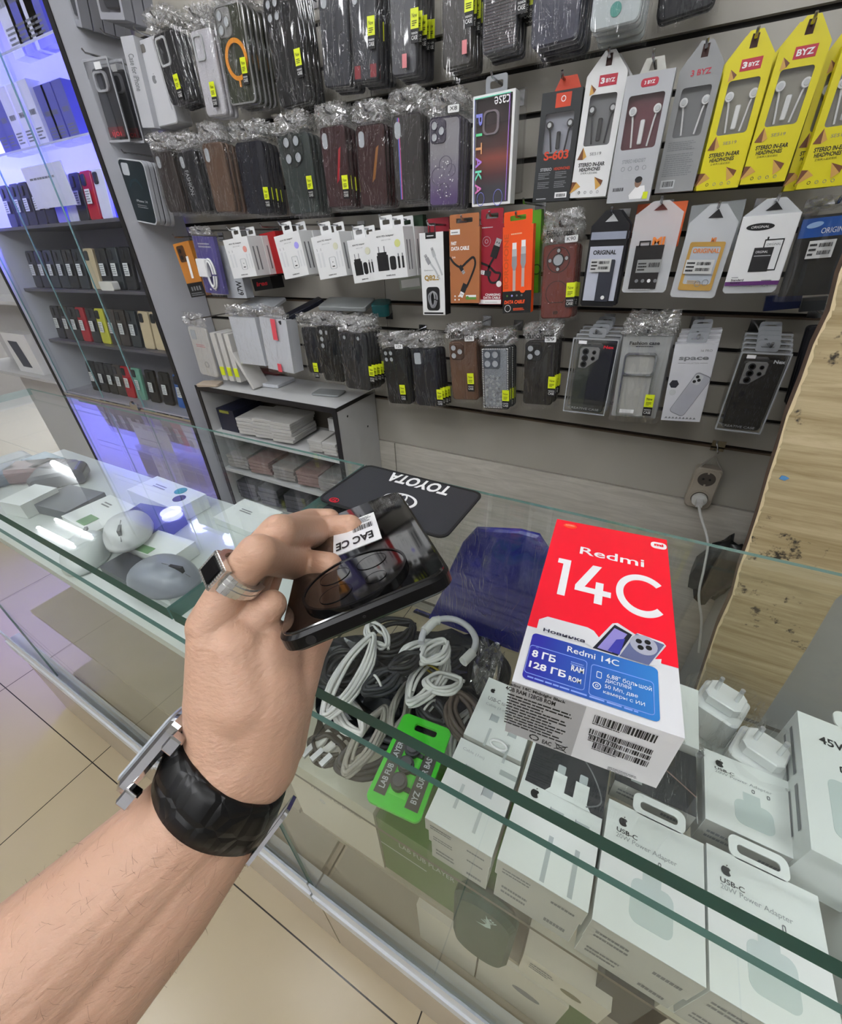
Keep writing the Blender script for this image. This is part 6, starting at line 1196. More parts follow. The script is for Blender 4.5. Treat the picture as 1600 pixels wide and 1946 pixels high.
MB().box(0, w_, 0, .06, -d, 0, CW).build('carton', t); MB().frame(rr(.028, .075, -.002, .02, .008), rr(.04, .064, .006, .013, .003), 0, .0015, CW).build('hang_tab', t); g = MB(); g.text('45W PD Adapter', .014, -.03, .078, .0105, BLACK, bold=.02); g.frame(rr(.026, .0295, -.05, -.044, .001, 2), rr(.027, .0285, -.049, -.045, .0006, 2), -.0004, 0, BLACK); g.frame(rr(.042, .0455, -.05, -.044, .001, 2), rr(.043, .0445, -.049, -.045, .0006, 2), -.0004, 0, BLACK); g.rrect(.016, .07, -.11, -.06, .006, -.0003, 0, M('ghost_adapter')); g.text('45', .05, -.095, .014, .008, LGREY); g.build('print', t)
g = MB(); X_ = -.0004
for z, l in ((-.06, .05), (-.11, .04)): g.add([(X_, .012, z), (X_, .017, z), (X_, .017, z+l), (X_, .012, z+l)], [(0, 1, 2, 3)], GREYP); g.add([(X_, .026, z), (X_, .03, z), (X_, .03, z+l), (X_, .026, z+l)], [(0, 1, 2, 3)], GREYP)
g.build('side_print', t)
b = MB().box(-.06, .06, -.05, .05, 0, .044, CW).build('carton'); p = P0; b.location = (p.x+.075, p.y-.06, ZS+.0005); b.rotation_euler.z = math.atan2(-vv.x, vv.y); tag(b, 'white carton lying under the 45W carton', 'box')
t, w_, d = tbox('white carton with side print at the lower right corner of the picture', .214, .30, .16, .262, zc-.01, .07, rot=-12); MB().frame(rr(-.02, .02, d-.001, d+.017, .007), rr(-.012, .012, d+.004, d+.011, .003), 0, .0012, CW).build('hang_tab', t)
g = MB(); g.add([(-w_/2-.0004, .012, .02), (-w_/2-.0004, .017, .02), (-w_/2-.0004, .017, .085), (-w_/2-.0004, .012, .085)], [(0, 1, 2, 3)], GREYP); g.build('edge_print', t)
# ---- blue packet behind the cables
NAVY = M('navy_bag', '#12127a', .3, vary=.12, scale=14)
yb_ = .405
pts = [PY(x, y, yb_) for x, y in ((858, 1075), (880, 1030), (905, 1003), (990, 993), (1025, 1015), (1055, 1062), (1010, 1180), (985, 1250), (962, 1300), (870, 1290), (790, 1240), (815, 1180), (838, 1130))]
o = sum(pts, Vector())/len(pts); t = thing('blue_packet', 'large navy blue packet wrapped in film standing behind the cables', 'packet', o)
pts = [Vector((p.x, p.y, min(max(p.z, ZS+.002), ZC-.021))) for p in pts]
MB().prism([(p.x-o.x, p.z-o.z) for p in pts][::-1], -.004, .006, NAVY, .003).build('packet', t)
R = random.Random(21); g = MB(); nx, nz = 12, 12; xs_ = [p.x-o.x for p in pts]; zz_ = [p.z-o.z for p in pts]; xa, xb, za, zb_ = min(xs_)-.004, max(xs_)+.004, min(zz_), max(zz_)+.004
g.add([(xa+(xb-xa)*j/nx, -.006-R.random()*.008, za+(zb_-za)*i/nz) for i in range(nz+1) for j in range(nx+1)], [(i*(nx+1)+j, i*(nx+1)+j+1, (i+1)*(nx+1)+j+1, (i+1)*(nx+1)+j) for i in range(nz) for j in range(nx)], FILM, True); g.build('film', t)
# ---- cables heaped on the glass shelf
CWH = M('cable_white', '#d6d6d2', .45, vary=.04); CGR = M('cable_graphite', '#2b2d31', .5, vary=.08); CBK = M('cable_black', '#131417', .45, vary=.05); CBR = M('cable_brown', '#4f433a', .5, vary=.06); CLG = M('cable_grey_braid', '#9c9890', .55, vary=.2, scale=500); TIE = M('gold_tie', '#9a8a20', .3, .5)
def coil(label, a, b, z, wid, turns, r, m, tie=None, plugs=0, seed=0, squash=.5, flat=1.):
    A, B = PZ(*a, z), PZ(*b, z); c = (A+B)/2; L_ = (B-A).length/2; ang = math.atan2((B-A).y, (B-A).x); R = random.Random(seed)
    t = thing('coiled_cable', label, 'cable', mat=Matrix.Translation(c) @ Matrix.Rotation(ang, 4, 'Z'))
    pts = []
    for k in range(turns):
        s = 1-.5*k/turns; w2 = wid*1.15*(1-.7*k/turns)
        zz = r*1.1+(k % 3)*r*1.3
        for i in range(10):
            an = 2*math.pi*i/10; pts.append(Vector((L_*(s*.5+.5)*math.cos(an)+R.uniform(-.002, .002), w2*math.sin(an)*(1-.45*abs(math.cos(an))**2)+R.uniform(-.0015, .0015), zz+R.uniform(-.001, .001))))
    r *= 1.12; MB().tube(smooth_path(pts, 3), r, m, 6).build('coil', t)
    if tie: MB().tube([(-.2*L_, (wid*.75)*math.cos(x), r*2.5+r*3.0*math.sin(x)) for x in np.linspace(0, 6.2832, 15)[:-1]], .0016, tie, 5, closed=True).build('tie', t)
    for k in range(plugs):
        y = (-.008+.014*k); g = MB(); g.box(L_*.95, L_*.95+.024, y-.004, y+.004, .001, .008, CWH if m in (CWH, CLG) else m); g.build('plug', t); MB().box(L_*.95+.0241, L_*.95+.036, y-.003, y+.003, .0025, .0065, SILK).build('plug_tip', t)
    return t
coil('white coiled cable reaching from the middle of the heap to the front glass', (712, 1206), (612, 1378), CH-.452, .018, 5, .0021, CWH, seed=1, plugs=0)
coil('small white coil behind the black bundle', (700, 1185), (735, 1235), CH-.462, .013, 4, .0019, CWH, seed=2)
coil('white coil on the right side of the heap', (850, 1240), (775, 1345), CH-.455, .017, 5, .0021, CWH, TIE, seed=3)
coil('white coil behind the graphite bundle', (835, 1225), (755, 1262), CH-.448, .016, 5, .002, CWH, seed=4)
coil('graphite grey cable bundle with a white tie', (690, 1320), (760, 1280), CH-.443, .013, 6, .0024, CGR, CWH, seed=5)
coil('dark bundle lying across the white coils', (740, 1282), (800, 1248), CH-.440, .012, 6, .0024, CBK, seed=6)
coil('dark grey coil next to the white band', (822, 1270), (880, 1240), CH-.462, .014, 6, .0022, CGR, seed=7)
coil('brown flat cable at the right of the heap', (868, 1318), (898, 1420), CH-.462, .018, 5, .0026, CBR, seed=8)
coil('white cable ends spread before the brown cable', (900, 1350), (860, 1460), CH-.485, .016, 5, .0019, CWH, seed=9)
coil('graphite coil between the white coil and the green card', (795, 1330), (850, 1380), CH-.472, .014, 5, .0023, CGR, CWH, seed=10)
coil('black cables in the shade behind the hand', (620, 1300), (690, 1250), CH-.470, .03, 6, .0026, CBK, seed=11)
coil('black cables at the back under the phone', (690, 1235), (790, 1190), CH-.472, .03, 6, .0026, CBK, seed=12)
coil('grey braided cable hanging low behind the front glass', (735, 1345), (655, 1480), CH-.482, .014, 5, .0021, CLG, seed=13)
coil('dark cable curving low beside the green card', (640, 1460), (760, 1420), CH-.492, .02, 4, .0028, CGR, seed=14)
coil('dark cable pair at the left of the heap bottom', (590, 1410), (660, 1440), CH-.496, .016, 3, .0024, CBK, seed=15)
coil('white braided cable low under the dark bundle', (775, 1300), (745, 1400), CH-.478, .010, 4, .002, CLG, seed=16)
coil('short white coil on top of the heap by the navy packet', (800, 1262), (850, 1222), CH-.436, .015, 5, .002, CWH, seed=21)
coil('white coil lying low between the front glass and the heap', (690, 1400), (640, 1330), CH-.474, .014, 5, .002, CWH, seed=22)
coil('white cable coil right behind the green card', (805, 1300), (880, 1300), CH-.452, .014, 4, .002, CWH, seed=23)
coil('dark coil in a bag beside the navy packet', (935, 1235), (925, 1330), CH-.47, .022, 5, .0024, CBK, seed=17)
for i, (a, b) in enumerate((((628, 1388), (578, 1445)), ((648, 1398), (595, 1452)), ((662, 1408), (612, 1462)))):
    A, B = PZ(*a, CH-.49), PZ(*b, CH-.495); t = thing('cable_plug', f'{("leftmost", "middle", "right hand")[i]} of three cable plugs pointing to the front glass', 'plug', mat=Matrix.Translation(A) @ Matrix.Rotation(math.atan2((B-A).y, (B-A).x), 4, 'Z')); L_ = (B-A).length; mm = CWH if i < 2 else CLG
    MB().rrect(0, L_*.62, -.0045, .0045, .002, -.008, 0, mm, .001).xf(Matrix.Rotation(math.radians(90), 4, 'X')).build('grip', t); MB().box(L_*.62, L_, -.0032, .0032, .002, .006, SILK).build('metal_tip', t)
A = [PZ(x, y, CH-.42) for x, y in ((800, 1222), (806, 1200), (826, 1180), (858, 1176), (888, 1190), (904, 1215), (898, 1240), (880, 1258))]
t = thing('band_cable', 'white looped band cable with sleeve standing before the navy packet', 'cable', A[3]); MB().tube(smooth_path([p-A[3] for p in A], 5), .0042, M('band_white', '#c9c9cc', .35)).build('band', t); MB().tube([A[1]-A[3]+Vector((0, 0, .0)), A[2]-A[3], A[2].lerp(A[3], .3)-A[3]], .0062, CWH, 8).build('sleeve', t); MB().tube([A[6]-A[3], A[7]-A[3]], .0062, CWH, 8).build('clasp', t)
R = random.Random(33); q_ = [PZ(x, y, CH-.44) for x, y in ((915, 1210), (960, 1240), (935, 1335), (890, 1300))]; g = MB(); n = 8; vs = []
for i in range(n+1):
    for j in range(n+1): vs.append(q_[0].lerp(q_[1], j/n).lerp(q_[3].lerp(q_[2], j/n), i/n)+Vector((0, 0, R.uniform(-.012, .012))))
g.add(vs, [(i*(n+1)+j, i*(n+1)+j+1, (i+1)*(n+1)+j+1, (i+1)*(n+1)+j) for i in range(n) for j in range(n)], FILMH, False); tag(g.build('plastic_bag'), 'crumpled clear bag between the cables and the white cartons', 'bag')
# ---- green card with three small speakers
q = [PZ(x, y, CH-.455) for x, y in ((772, 1352), (863, 1391), (792, 1562), (689, 1520))]; ux = ((q[1]-q[0])+(q[2]-q[3])).normalized(); fr = top_frame(sum(q, Vector())/4, ux); li = fr.inverted(); lq = [li @ p for p in q]
w_ = (lq[1].x-lq[0].x+lq[2].x-lq[3].x)/2; h = (lq[0].z-lq[3].z+lq[1].z-lq[2].z)/2
GRN = M('bright_green_card', '#35b81c', .35, vary=.02); t = thing('earphone_card', 'bright green hanging card with dark round earpieces in the counter', 'card', mat=fr)
MB().frame(rr(-w_/2, w_/2, -h/2, h/2, w_*.12), rr(-w_*.2, w_*.25, h*.34, h*.43, .003), 0, .004, GRN).build('card', t)
DGR = M('dark_grey_print', '#3f4038', .45); g = MB(); g.quad(-w_*.42, -w_*.2, -h*.4, h*.22, -.0004, DGR); g.quad(w_*.18, w_*.42, -h*.42, h*.2, -.0004, DGR); g.text('LAB FUB PLAYER', -w_*.37, -h*.34, w_*.11, h*.5, LGREY, y=-.0008, rot=90, bold=.02); g.text('BYZ  SUPER BASS', w_*.24, -h*.36, w_*.11, h*.5, LGREY, y=-.0008, rot=90, bold=.02); g.quad(-w_*.17, w_*.15, -h*.36, h*.22, -.0003, M('lighter_green', '#55c83a', .35)); g.build('print', t)
for z in (.12, -.06, -.24): MB().disc(-.003, h*z, .0085, -.006, 0, M('earpiece', '#2d2e30', .4), 20).disc(-.003, h*z, .006, -.0085, -.006, M('earpiece_cap', '#4a4b4d', .35), 18).box(.004, .010, -.003, 0, h*z-.005, h*z-.001, M('earpiece')).build('earpiece', t)
# ---- lower shelf of the right counter
def lowbox(label, pa, pb, Y, zt_, zb_, d, m, name='carton_box', fn=None):
    a, b = PY(*pa, Y), PY(*pb, Y); w_ = abs(b.x-a.x); t = thing(name, label, 'box', ((a.x+b.x)/2, Y, zb_)); MB().box(-w_/2, w_/2, 0, d, 0, zt_-zb_, m).build('carton', t)
    if fn: g = MB(); fn(g, w_, zt_-zb_); g.build('print', t)
    return t
LZ = .6125
EW = M('earbud_carton', '#cfc9ba', .4, vary=.03)
lowbox('white carton with one printed line on the lower shelf under the cables', (575, 1540), (720, 1600), .165, .80, LZ, .1, EW, fn=lambda g, w_, h: (g.text('Wireless Earphones', -w_*.2, h*.74, w_*.55, h*.07, GREYP), g.ring(-w_*.1, h*.6, .004, .005, -.0005, 0, LGREY)))
GRB = M('olive_green_carton', '#4b6b33', .4, vary=.04); lowbox('green carton on the lower shelf under the green card', (722, 1590), (930, 1740), .168, .785, LZ, .1, GRB, fn=lambda g, w_, h: (g.text('LAB FUB PLAYER', -w_*.3, h*.7, w_*.5, h*.08, LGREY), g.quad(-w_*.5, -w_*.05, h*.55, h*.57, -.0005, LGREY)))
ORB = M('terracotta_carton', '#a4542e', .4, vary=.04); lowbox('orange brown carton on the lower shelf behind a pale carton', (1010, 1700), (1170, 1850), .225, .755, LZ, .1, ORB)
lowbox('pale printed carton in front of the orange brown one on the lower shelf', (1000, 1800), (1190, 1900), .158, .69, LZ, .06, EW, fn=lambda g, w_, h: (g.disc(w_*.12, h*.5, .012, -.0005, 0, M('olive_print', '#77715a', .5), 14, .008), g.lines(-w_*.4, h*.5, w_*.3, h*.3, 3, GREYP)))
lowbox('pale carton on the bottom of the counter below the green one', (800, 1790), (900, 1860), .165, .545, .361, .12, EW); lowbox('pale carton with a dark picture on the bottom of the counter', (905, 1850), (1060, 1940), .165, .56, .361, .12, EW, fn=lambda g, w_, h: (g.disc(w_*.1, h*.6, .02, -.0005, 0, GREYP, 16, .012),)); lowbox('green carton on the bottom of the counter', (1150, 1800), (1230, 1850), .172, .59, .361, .1, GRB)
lowbox('dark carton on the lower shelf at the right', (1200, 1800), (1330, 1900), .17, .74, LZ, .1, M('dark_slate_carton', '#2c2f36', .4)); lowbox('white carton on the lower shelf at the far right', (1340, 1850), (1480, 1940), .17, .76, LZ, .1, EW)
p = PY(916, 1752, .142); DG = M('deep_green_form', '#123a2a', .5, vary=.15); t = thing('round_form', 'dark green round form with a white swoosh standing against the front glass', 'pouch', (p.x, .142, LZ)); hh = p.z-LZ  # solid form standing in for a green swoosh shape of unsettled nature
MB().rrect(-.036, .036, 0, hh+.045, .034, 0, .02, DG, .006, 8).build('pouch', t); sw = [(-.016, .004), (-.010, -.006), (-.002, -.008), (.006, -.003), (.024, .014), (.004, .001), (-.004, -.001), (-.010, .0)]; a_ = math.radians(62); g = MB(); g.poly([(x*math.cos(a_)-z*math.sin(a_)+.004, hh+.004+x*math.sin(a_)+z*math.cos(a_)) for x, z in sw], -.0006, M('swoosh_white', '#b9d6d0', .4)); g.text('NIKE', -.004, hh+.012, .022, .009, M('swoosh_white'), y=-.0006, rot=62, bold=.03, skew=.2); g.build('emblem', t)
# ---- left counter: mice and cartons on the white shelf
ZL = CH-.43+.0008
def flat(label, pts, hgt, m, fn=None, name='carton_box'):
    q = [PZ(x, y, ZL+hgt) for x, y in pts]     # left, back, right, front corners of the upper face
    ux = (q[2]-q[1]+q[3]-q[0]).normalized(); fr = top_frame(sum(q, Vector())/4, ux); li = fr.inverted(); l = [li @ p for p in q]; w_ = (l[2].x-l[1].x+l[3].x-l[0].x)/4; d = (l[1].z-l[0].z+l[2].z-l[3].z)/4
    t = thing(name, label, 'box', mat=fr); MB().box(-w_, w_, 0, hgt, -d, d, m).build('carton', t)
    if fn: g = MB(); fn(g, w_, d); g.build('print', t)
    return t
GLB = M('green_label', '#6f9a6a', .4)
flat('white mouse carton with a green label strip, beside the dark blue carton', ((115, 982), (210, 939), (268, 968), (176, 1012)), .03, CW, lambda g, w_, d: (g.quad(-w_*.2, w_*.35, -d*.9, -d*.3, -.0004, GLB), g.lines(-w_*.6, d*.3, w_*.5, d*.3, 2, GREYP)))
flat('dark blue mouse carton under the white mouse', ((178, 1004), (282, 953), (338, 974), (290, 1012)), .03, M('dusk_blue_carton', '#3c4268', .35))
flat('white carton with a green label behind the dark mouse', ((222, 1036), (290, 1002), (368, 1030), (318, 1066)), .026, CW, lambda g, w_, d: (g.quad(-w_*.6, w_*.2, -d*.95, -d*.4, -.0004, GLB),))
flat('white carton at the rear right of the mice', ((240, 930), (300, 905), (395, 940), (330, 968)), .03, CW, lambda g, w_, d: (g.disc(w_*.3, d*.5, .012, -.0005, 0, M('teal_spot', '#2f8f92', .4)), g.disc(w_*.6, -d*.1, .012, -.0005, 0, M('plum_spot', '#3a3048', .4)), g.lines(-w_*.6, 0, w_*.5, d*.4, 2, GREYP)))
flat('dark grey mouse carton in front with black corner', ((190, 1078), (239, 1046), (285, 1070), (252, 1110)), .02, M('charcoal_carton', '#3a3d44', .35))
flat('white carton with printed letters under the dark mouse', ((262, 1108), (330, 1072), (388, 1098), (318, 1142)), .012, CW, lambda g, w_, d: (g.text('SET', -w_*.1, -d*.8, w_*.4, d*.5, BLACK),))
flat('flat dark carton at the left end of the shelf', ((62, 952), (126, 925), (208, 932), (113, 978)), .02, M('slate_carton', '#4a505a', .3))
flat('white carton at the far left end of the shelf', ((2, 955), (60, 918), (100, 926), (46, 962)), .03, CW)
flat('pale carton on the right part of the white shelf', ((400, 980), (470, 950), (545, 975), (470, 1010)), .014, CW, lambda g, w_, d: (g.lines(-w_*.5, 0, w_*.6, d*.3, 2, GREYP),))
flat('grey paper slip lying on the white shelf', ((470, 992), (515, 962), (552, 980), (520, 1002)), .001, M('grey_slip', '#8b8f8d', .4))
def mouse(label, px, py, m, rot, s=1., two=None, z=0.):
    p = PZ(px, py, ZL+z+.018); t = thing('computer_mouse', label, 'mouse', mat=Matrix.Translation((p.x, p.y, ZL+z)) @ Matrix.Rotation(math.radians(rot), 4, 'Z') @ Matrix.Scale(s, 4)); vs = []; nu, nv = 24, 9
    for j in range(nv):
        f = j/(nv-1)*math.pi/2
        for i in range(nu):
            a = 2*math.pi*i/nu; k = math.cos(f)**.55; e = abs(math.cos(a))**.8*math.copysign(1, math.cos(a)); e2 = abs(math.sin(a))**.8*math.copysign(1, math.sin(a))
            x = .054*e*k; y = (.031-.004*math.cos(a*2))*e2*k; vs.append((x, y, .002+.034*math.sin(f)*(1-.22*(x/.054-.2)**2)))
    MB().add(vs, [(j*nu+i, j*nu+(i+1) % nu, (j+1)*nu+(i+1) % nu, (j+1)*nu+i) for j in range(nv-1) for i in range(nu)]+[list(reversed(range(nu)))], m, True).build('shell', t)
    MB().box(-.012, .012, -.0022, .0022, .0, .011, two or GREYP).build('wheel', t).location = (.03, 0, .024)
    MB().tube([(.01, 0, .036), (.03, 0, .0335), (.05, 0, .02)], .0006, GREYP, 5).build('button_gap', t)
MWH = M('mouse_white', '#d5d8da', .3, vary=.02); MGR = M('mouse_grey', '#8c919c', .3, vary=.04)
mouse('white computer mouse standing on the dark blue carton', 240, 1000, MWH, -38, 1.0, z=.031)
mouse('grey and black computer mouse near the front glass', 306, 1088, MGR, 12, 1.05, BLACK, z=.021)
mouse('pale computer mouse in a blister at the left front', 160, 1042, M('mouse_pale', '#c4cbc9', .3), 140, 1.0)
for i, (px, py, c) in enumerate(((95, 897, '#3c6f86'), (118, 905, '#4a4458'), (78, 905, '#6a4a50'), (135, 912, '#3a3f4c'), (20, 912, '#41566e'), (45, 890, '#7d8a90'))):
    p = PZ(px, py, ZL); b = MB().rrect(-.05, .05, 0, .035, .012, -.03, .03, M(f'packet_tone_{i}', c, .25, vary=.3, scale=60), .006).build('earphone_packet'); b.location = (p.x, p.y-.005*i, ZL); b.rotation_euler.z = .3*i
    tag(b, ('blue', 'violet grey', 'dull red', 'dark slate', 'steel blue', 'silver')[i]+' packet in the rear left corner of the counter shelf', 'packet')
# ---------------------------------------------------------------- the hand, the phone it holds, watch and ring
def cc(v): return Vector(RW.T @ np.array(v))            # camera-space direction -> world
A_ = PD(523, 1222, .168); B_ = PD(858, 1084, .1745)
xu = (B_-A_).normalized(); lu = cc((-.192, -.266, .944)); lu = (lu-xu*lu.dot(xu)).normalized(); nu_ = xu.cross(lu); 
if nu_.dot(Vector((0, 0, CH))-A_) < 0: nu_ = -nu_        # out of the back cover, towards the viewer
PW, PL, PT = (B_-A_).length, .156, .0088
cen = A_+xu*PW/2+lu*PL/2
fr = Matrix(((xu.x, -nu_.x, lu.x, cen.x), (xu.y, -nu_.y, lu.y, cen.y), (xu.z, -nu_.z, lu.z, cen.z), (0, 0, 0, 1)))
GB = M('phone_gloss_black', '#050506', .04, vary=0, coat=1.); FB = M('phone_frame_black', '#060607', .28, vary=0, spec=.3)
t = thing('smartphone', 'glossy black smartphone with a big round camera island held in the hand', 'phone', mat=fr)
MB().rrect(-PW/2, PW/2, -PL/2, PL/2, .009, .0006, PT, FB, .0016, 8).build('frame', t); MB().rrect(-PW/2+.0015, PW/2-.0015, -PL/2+.0015, PL/2-.0015, .008, -.0003, .002, GB, .0005, 8).build('back_cover', t)
MB().rrect(-PW/2+.002, PW/2-.002, -PL/2+.002, PL/2-.002, .008, PT-.0002, PT+.0004, GB, 0, 8).build('screen', t)
pi = fr.inverted(); P0 = fr @ Vector((0, 0, 0))
def Lp(x, y): v = pi @ RP(x, y, P0, nu_); return v.x, v.z
a, b, c, d = Lp(577, 1135), Lp(786, 1085), Lp(640, 1168), Lp(715, 1050); ic = ((a[0]+b[0])/2, (c[1]+d[1])/2); ir = (b[0]-a[0])/2*.97
MB().disc(ic[0], ic[1], ir, -.0022, 0, GB, 48).ring(ic[0], ic[1], ir*.955, ir, -.0027, -.0004, M('island_ring', '#2b2b2d', .12, .8, vary=0), 48).build('camera_island', t)
for i, (dx, dz, r_) in enumerate(((-.38, .36, .3), (.36, .38, .3), (-.36, -.38, .3), (.38, -.36, .2))):
    MB().disc(ic[0]+dx*ir, ic[1]+dz*ir, ir*r_, -.0024, -.002, GB, 24).ring(ic[0]+dx*ir, ic[1]+dz*ir, ir*r_*.975, ir*r_, -.0025, -.002, M('lens_rim', '#1c1c1f', .15, .5, vary=0), 24).build('camera_lens', t)
q = [Lp(x, y) for x, y in ((634, 1060), (725, 1020), (716, 985), (680, 990))]
sx0, sx1 = min(q[0][0], q[2][0]), q[1][0]; sz0, sz1 = min(q[0][1], q[1][1]), max(q[2][1], q[3][1])+.004
g = MB(); g.box(sx0, sx1, -.0007, -.0003, sz0, sz1, WPRINT); sw_, sh_ = sx1-sx0, sz1-sz0; g.text('EAC CE', sx0+sw_*.06, sz0+sh_*.1, sw_*.8, sh_*.24, BLACK, y=-.0010, rot=180, bold=.03); g.bars(sx0+sw_*.45, sz0+sh_*.48, sw_*.45, sh_*.18, BLACK, y=-.001, n=30); g.lines(sx0+sw_*.4, sz0+sh_*.72, sw_*.52, sh_*.22, 4, GREYP, y=-.001); g.build('sticker', t)
g = MB(); 
for x in (-.3, -.27): pass
MB().tube([(-PW*.33, PT*.55, -PL/2-.0002), (-PW*.33, PT*.55, -PL/2+.001)], .0022, M('jack_hole', '#1c1c1e', .3), 12).build('headphone_jack', t); MB().tube([(-.002, PT*.5, -PL/2-.0002), (-.002, PT*.5, -PL/2+.001)], .0007, M('jack_hole'), 8).build('microphone', t)
# hand and forearm: tapered limbs melted into one skin surface
SKIN = M('skin', '#bf9880', .5, vary=.07, scale=30); nt = SKIN.node_tree; b_ = nt.nodes['Principled BSDF']
b_.inputs['Subsurface Weight'].default_value = .12; b_.inputs['Subsurface Radius'].default_value = (.01, .004, .002); b_.inputs['Subsurface Scale'].default_value = .4
tc = nt.nodes.new('ShaderNodeTexCoord'); n1 = nt.nodes.new('ShaderNodeTexNoise'); n1.inputs['Scale'].default_value = 260; n1.inputs['Detail'].default_value = 5; mpn = nt.nodes.new('ShaderNodeMapping'); mpn.inputs['Scale'].default_value = (1, 1, 2.4); nt.links.new(tc.outputs['Object'], mpn.inputs[0]); nt.links.new(mpn.outputs[0], n1.inputs['Vector'])
bp = nt.nodes.new('ShaderNodeBump'); bp.inputs['Strength'].default_value = .55; bp.inputs['Distance'].default_value = .0009; nt.links.new(n1.outputs['Fac'], bp.inputs['Height']); nt.links.new(bp.outputs[0], b_.inputs['Normal'])
HV = []; HF = []
def cone(p, q, rp, rq, n=20, k=7):
    """tapered limb with round ends"""
    ax = (q-p); L_ = ax.length; ax = ax.normalized(); u = ax.cross(Vector((0, 0, 1))); u = u if u.length > .1 else ax.cross(Vector((1, 0, 0))); u.normalize(); v = ax.cross(u); prof = []
    for i in range(k): a = math.pi/2*(i/k); prof.append((-rp*math.cos(a), rp*math.sin(a)))
    prof.append((0, rp)); prof.append((L_, rq))
    for i in range(1, k+1): a = math.pi/2*(i/k); prof.append((L_+rq*math.sin(a), rq*math.cos(a)))
    o = len(HV)
    for z, r in prof:
        for j in range(n): an = 2*math.pi*j/n; HV.append(p+ax*z+(u*math.cos(an)+v*math.sin(an))*max(r, 1e-5))
    m_ = len(prof)
    for i in range(m_-1):
        for j in range(n): HF.append((o+i*n+j, o+i*n+(j+1) % n, o+(i+1)*n+(j+1) % n, o+(i+1)*n+j))
    HF.append([o+j for j in reversed(range(n))]); HF.append([o+(m_-1)*n+j for j in range(n)])
def limb(js):                       # (px, py, depth, radius in px)
    P = [(PD(x, y, d_), r*d_/FPX) for x, y, d_, r in js]
    for (p, rp), (q, rq) in zip(P, P[1:]): cone(p, q, rp, rq)
def on_phone(x, y, r):             # depth at which a finger of pixel radius r rests on the back cover
    v = RP(x, y, P0, nu_); dep = cc((0, 0, 1)).dot(v-Vector((0, 0, CH))); rr_ = r*dep/FPX
    c = v+nu_*rr_*.95; return cc((0, 0, 1)).dot(c-Vector((0, 0, CH)))
# forearm, wrist
limb([(-190, 2160, .150, 160), (60, 1850, .165, 142), (215, 1700, .176, 118), (330, 1590, .186, 104), (410, 1505, .192, 97), (450, 1440, .193, 96)])
limb([(-120, 2180, .158, 150), (140, 1880, .172, 135), (300, 1700, .184, 112), (385, 1590, .192, 98), (440, 1500, .198, 90)])
# palm block: from the wrist to the knuckles (index side towards the viewer) and thumb base
limb([(450, 1440, .193, 94), (425, 1330, .188, 70), (408, 1220, .186, 50)])
limb([(480, 1440, .196, 88), (500, 1330, .194, 86), (510, 1250, .196, 72)])
limb([(455, 1400, .203, 86), (440, 1280, .204, 80), (450, 1190, .205, 64)])
limb([(500, 1400, .205, 84), (545, 1290, .205, 60), (555, 1240, .207, 50)])
limb([(470, 1320, .19, 84), (450, 1230, .189, 66)])
# index finger with the ring
i2 = on_phone(572, 1073, 30); i3 = on_phone(626, 1074, 25)
limb([(402, 1190, .186, 46), (440, 1110, .186, 36), (490, 1052, .182, 39), (572, 1073, i2, 31), (626, 1074, i3, 25)])
limb([(515, 1150, .193, 30), (470, 1195, .193, 50)])
# middle finger
m2 = on_phone(600, 1014, 30); m3 = on_phone(664, 1002, 25)
limb([(420, 1180, .203, 46), (470, 1080, .203, 38), (530, 1012, .203, 36), (605, 1012, m2, 31), (664, 1002, m3, 25)])
# ring finger and little finger further along the edge
r3 = on_phone(625, 1000, 24)
limb([(450, 1160, .22, 44), (500, 1050, .225, 34), (545, 1012, .224, 33), (590, 990, r3+.002, 24), (626, 986, r3, 20)])
limb([(480, 1150, .235, 38), (520, 1060, .245, 27), (552, 1024, .248, 25), (575, 1020, .246, 20)])
# thumb under the screen side
limb([(530, 1330, .2, 66), (575, 1235, .205, 46), (610, 1180, .214, 36), (660, 1150, .222, 30), (700, 1130, .23, 25)])
me = bpy.data.meshes.new('arm'); me.from_pydata([tuple(v) for v in HV], [], [list(f) for f in HF]); me.update()
tmp = bpy.data.objects.new('arm', me); C.objects.link(tmp)
rm = tmp.modifiers.new('r', 'REMESH'); rm.mode = 'VOXEL'; rm.voxel_size = .0011; rm.use_smooth_shade = True
sm_ = tmp.modifiers.new('s', 'SMOOTH'); sm_.factor = .5; sm_.iterations = 7
me2 = bpy.data.meshes.new_from_object(tmp.evaluated_get(bpy.context.evaluated_depsgraph_get())); bpy.data.objects.remove(tmp)
me2.materials.clear(); me2.materials.append(SKIN)
for p_ in me2.polygons: p_.use_smooth = True
arm = bpy.data.objects.new('person', me2); C.objects.link(arm)
tag(arm, 'bare left forearm and hand reaching in from the lower left, gripping the smartphone', 'person')
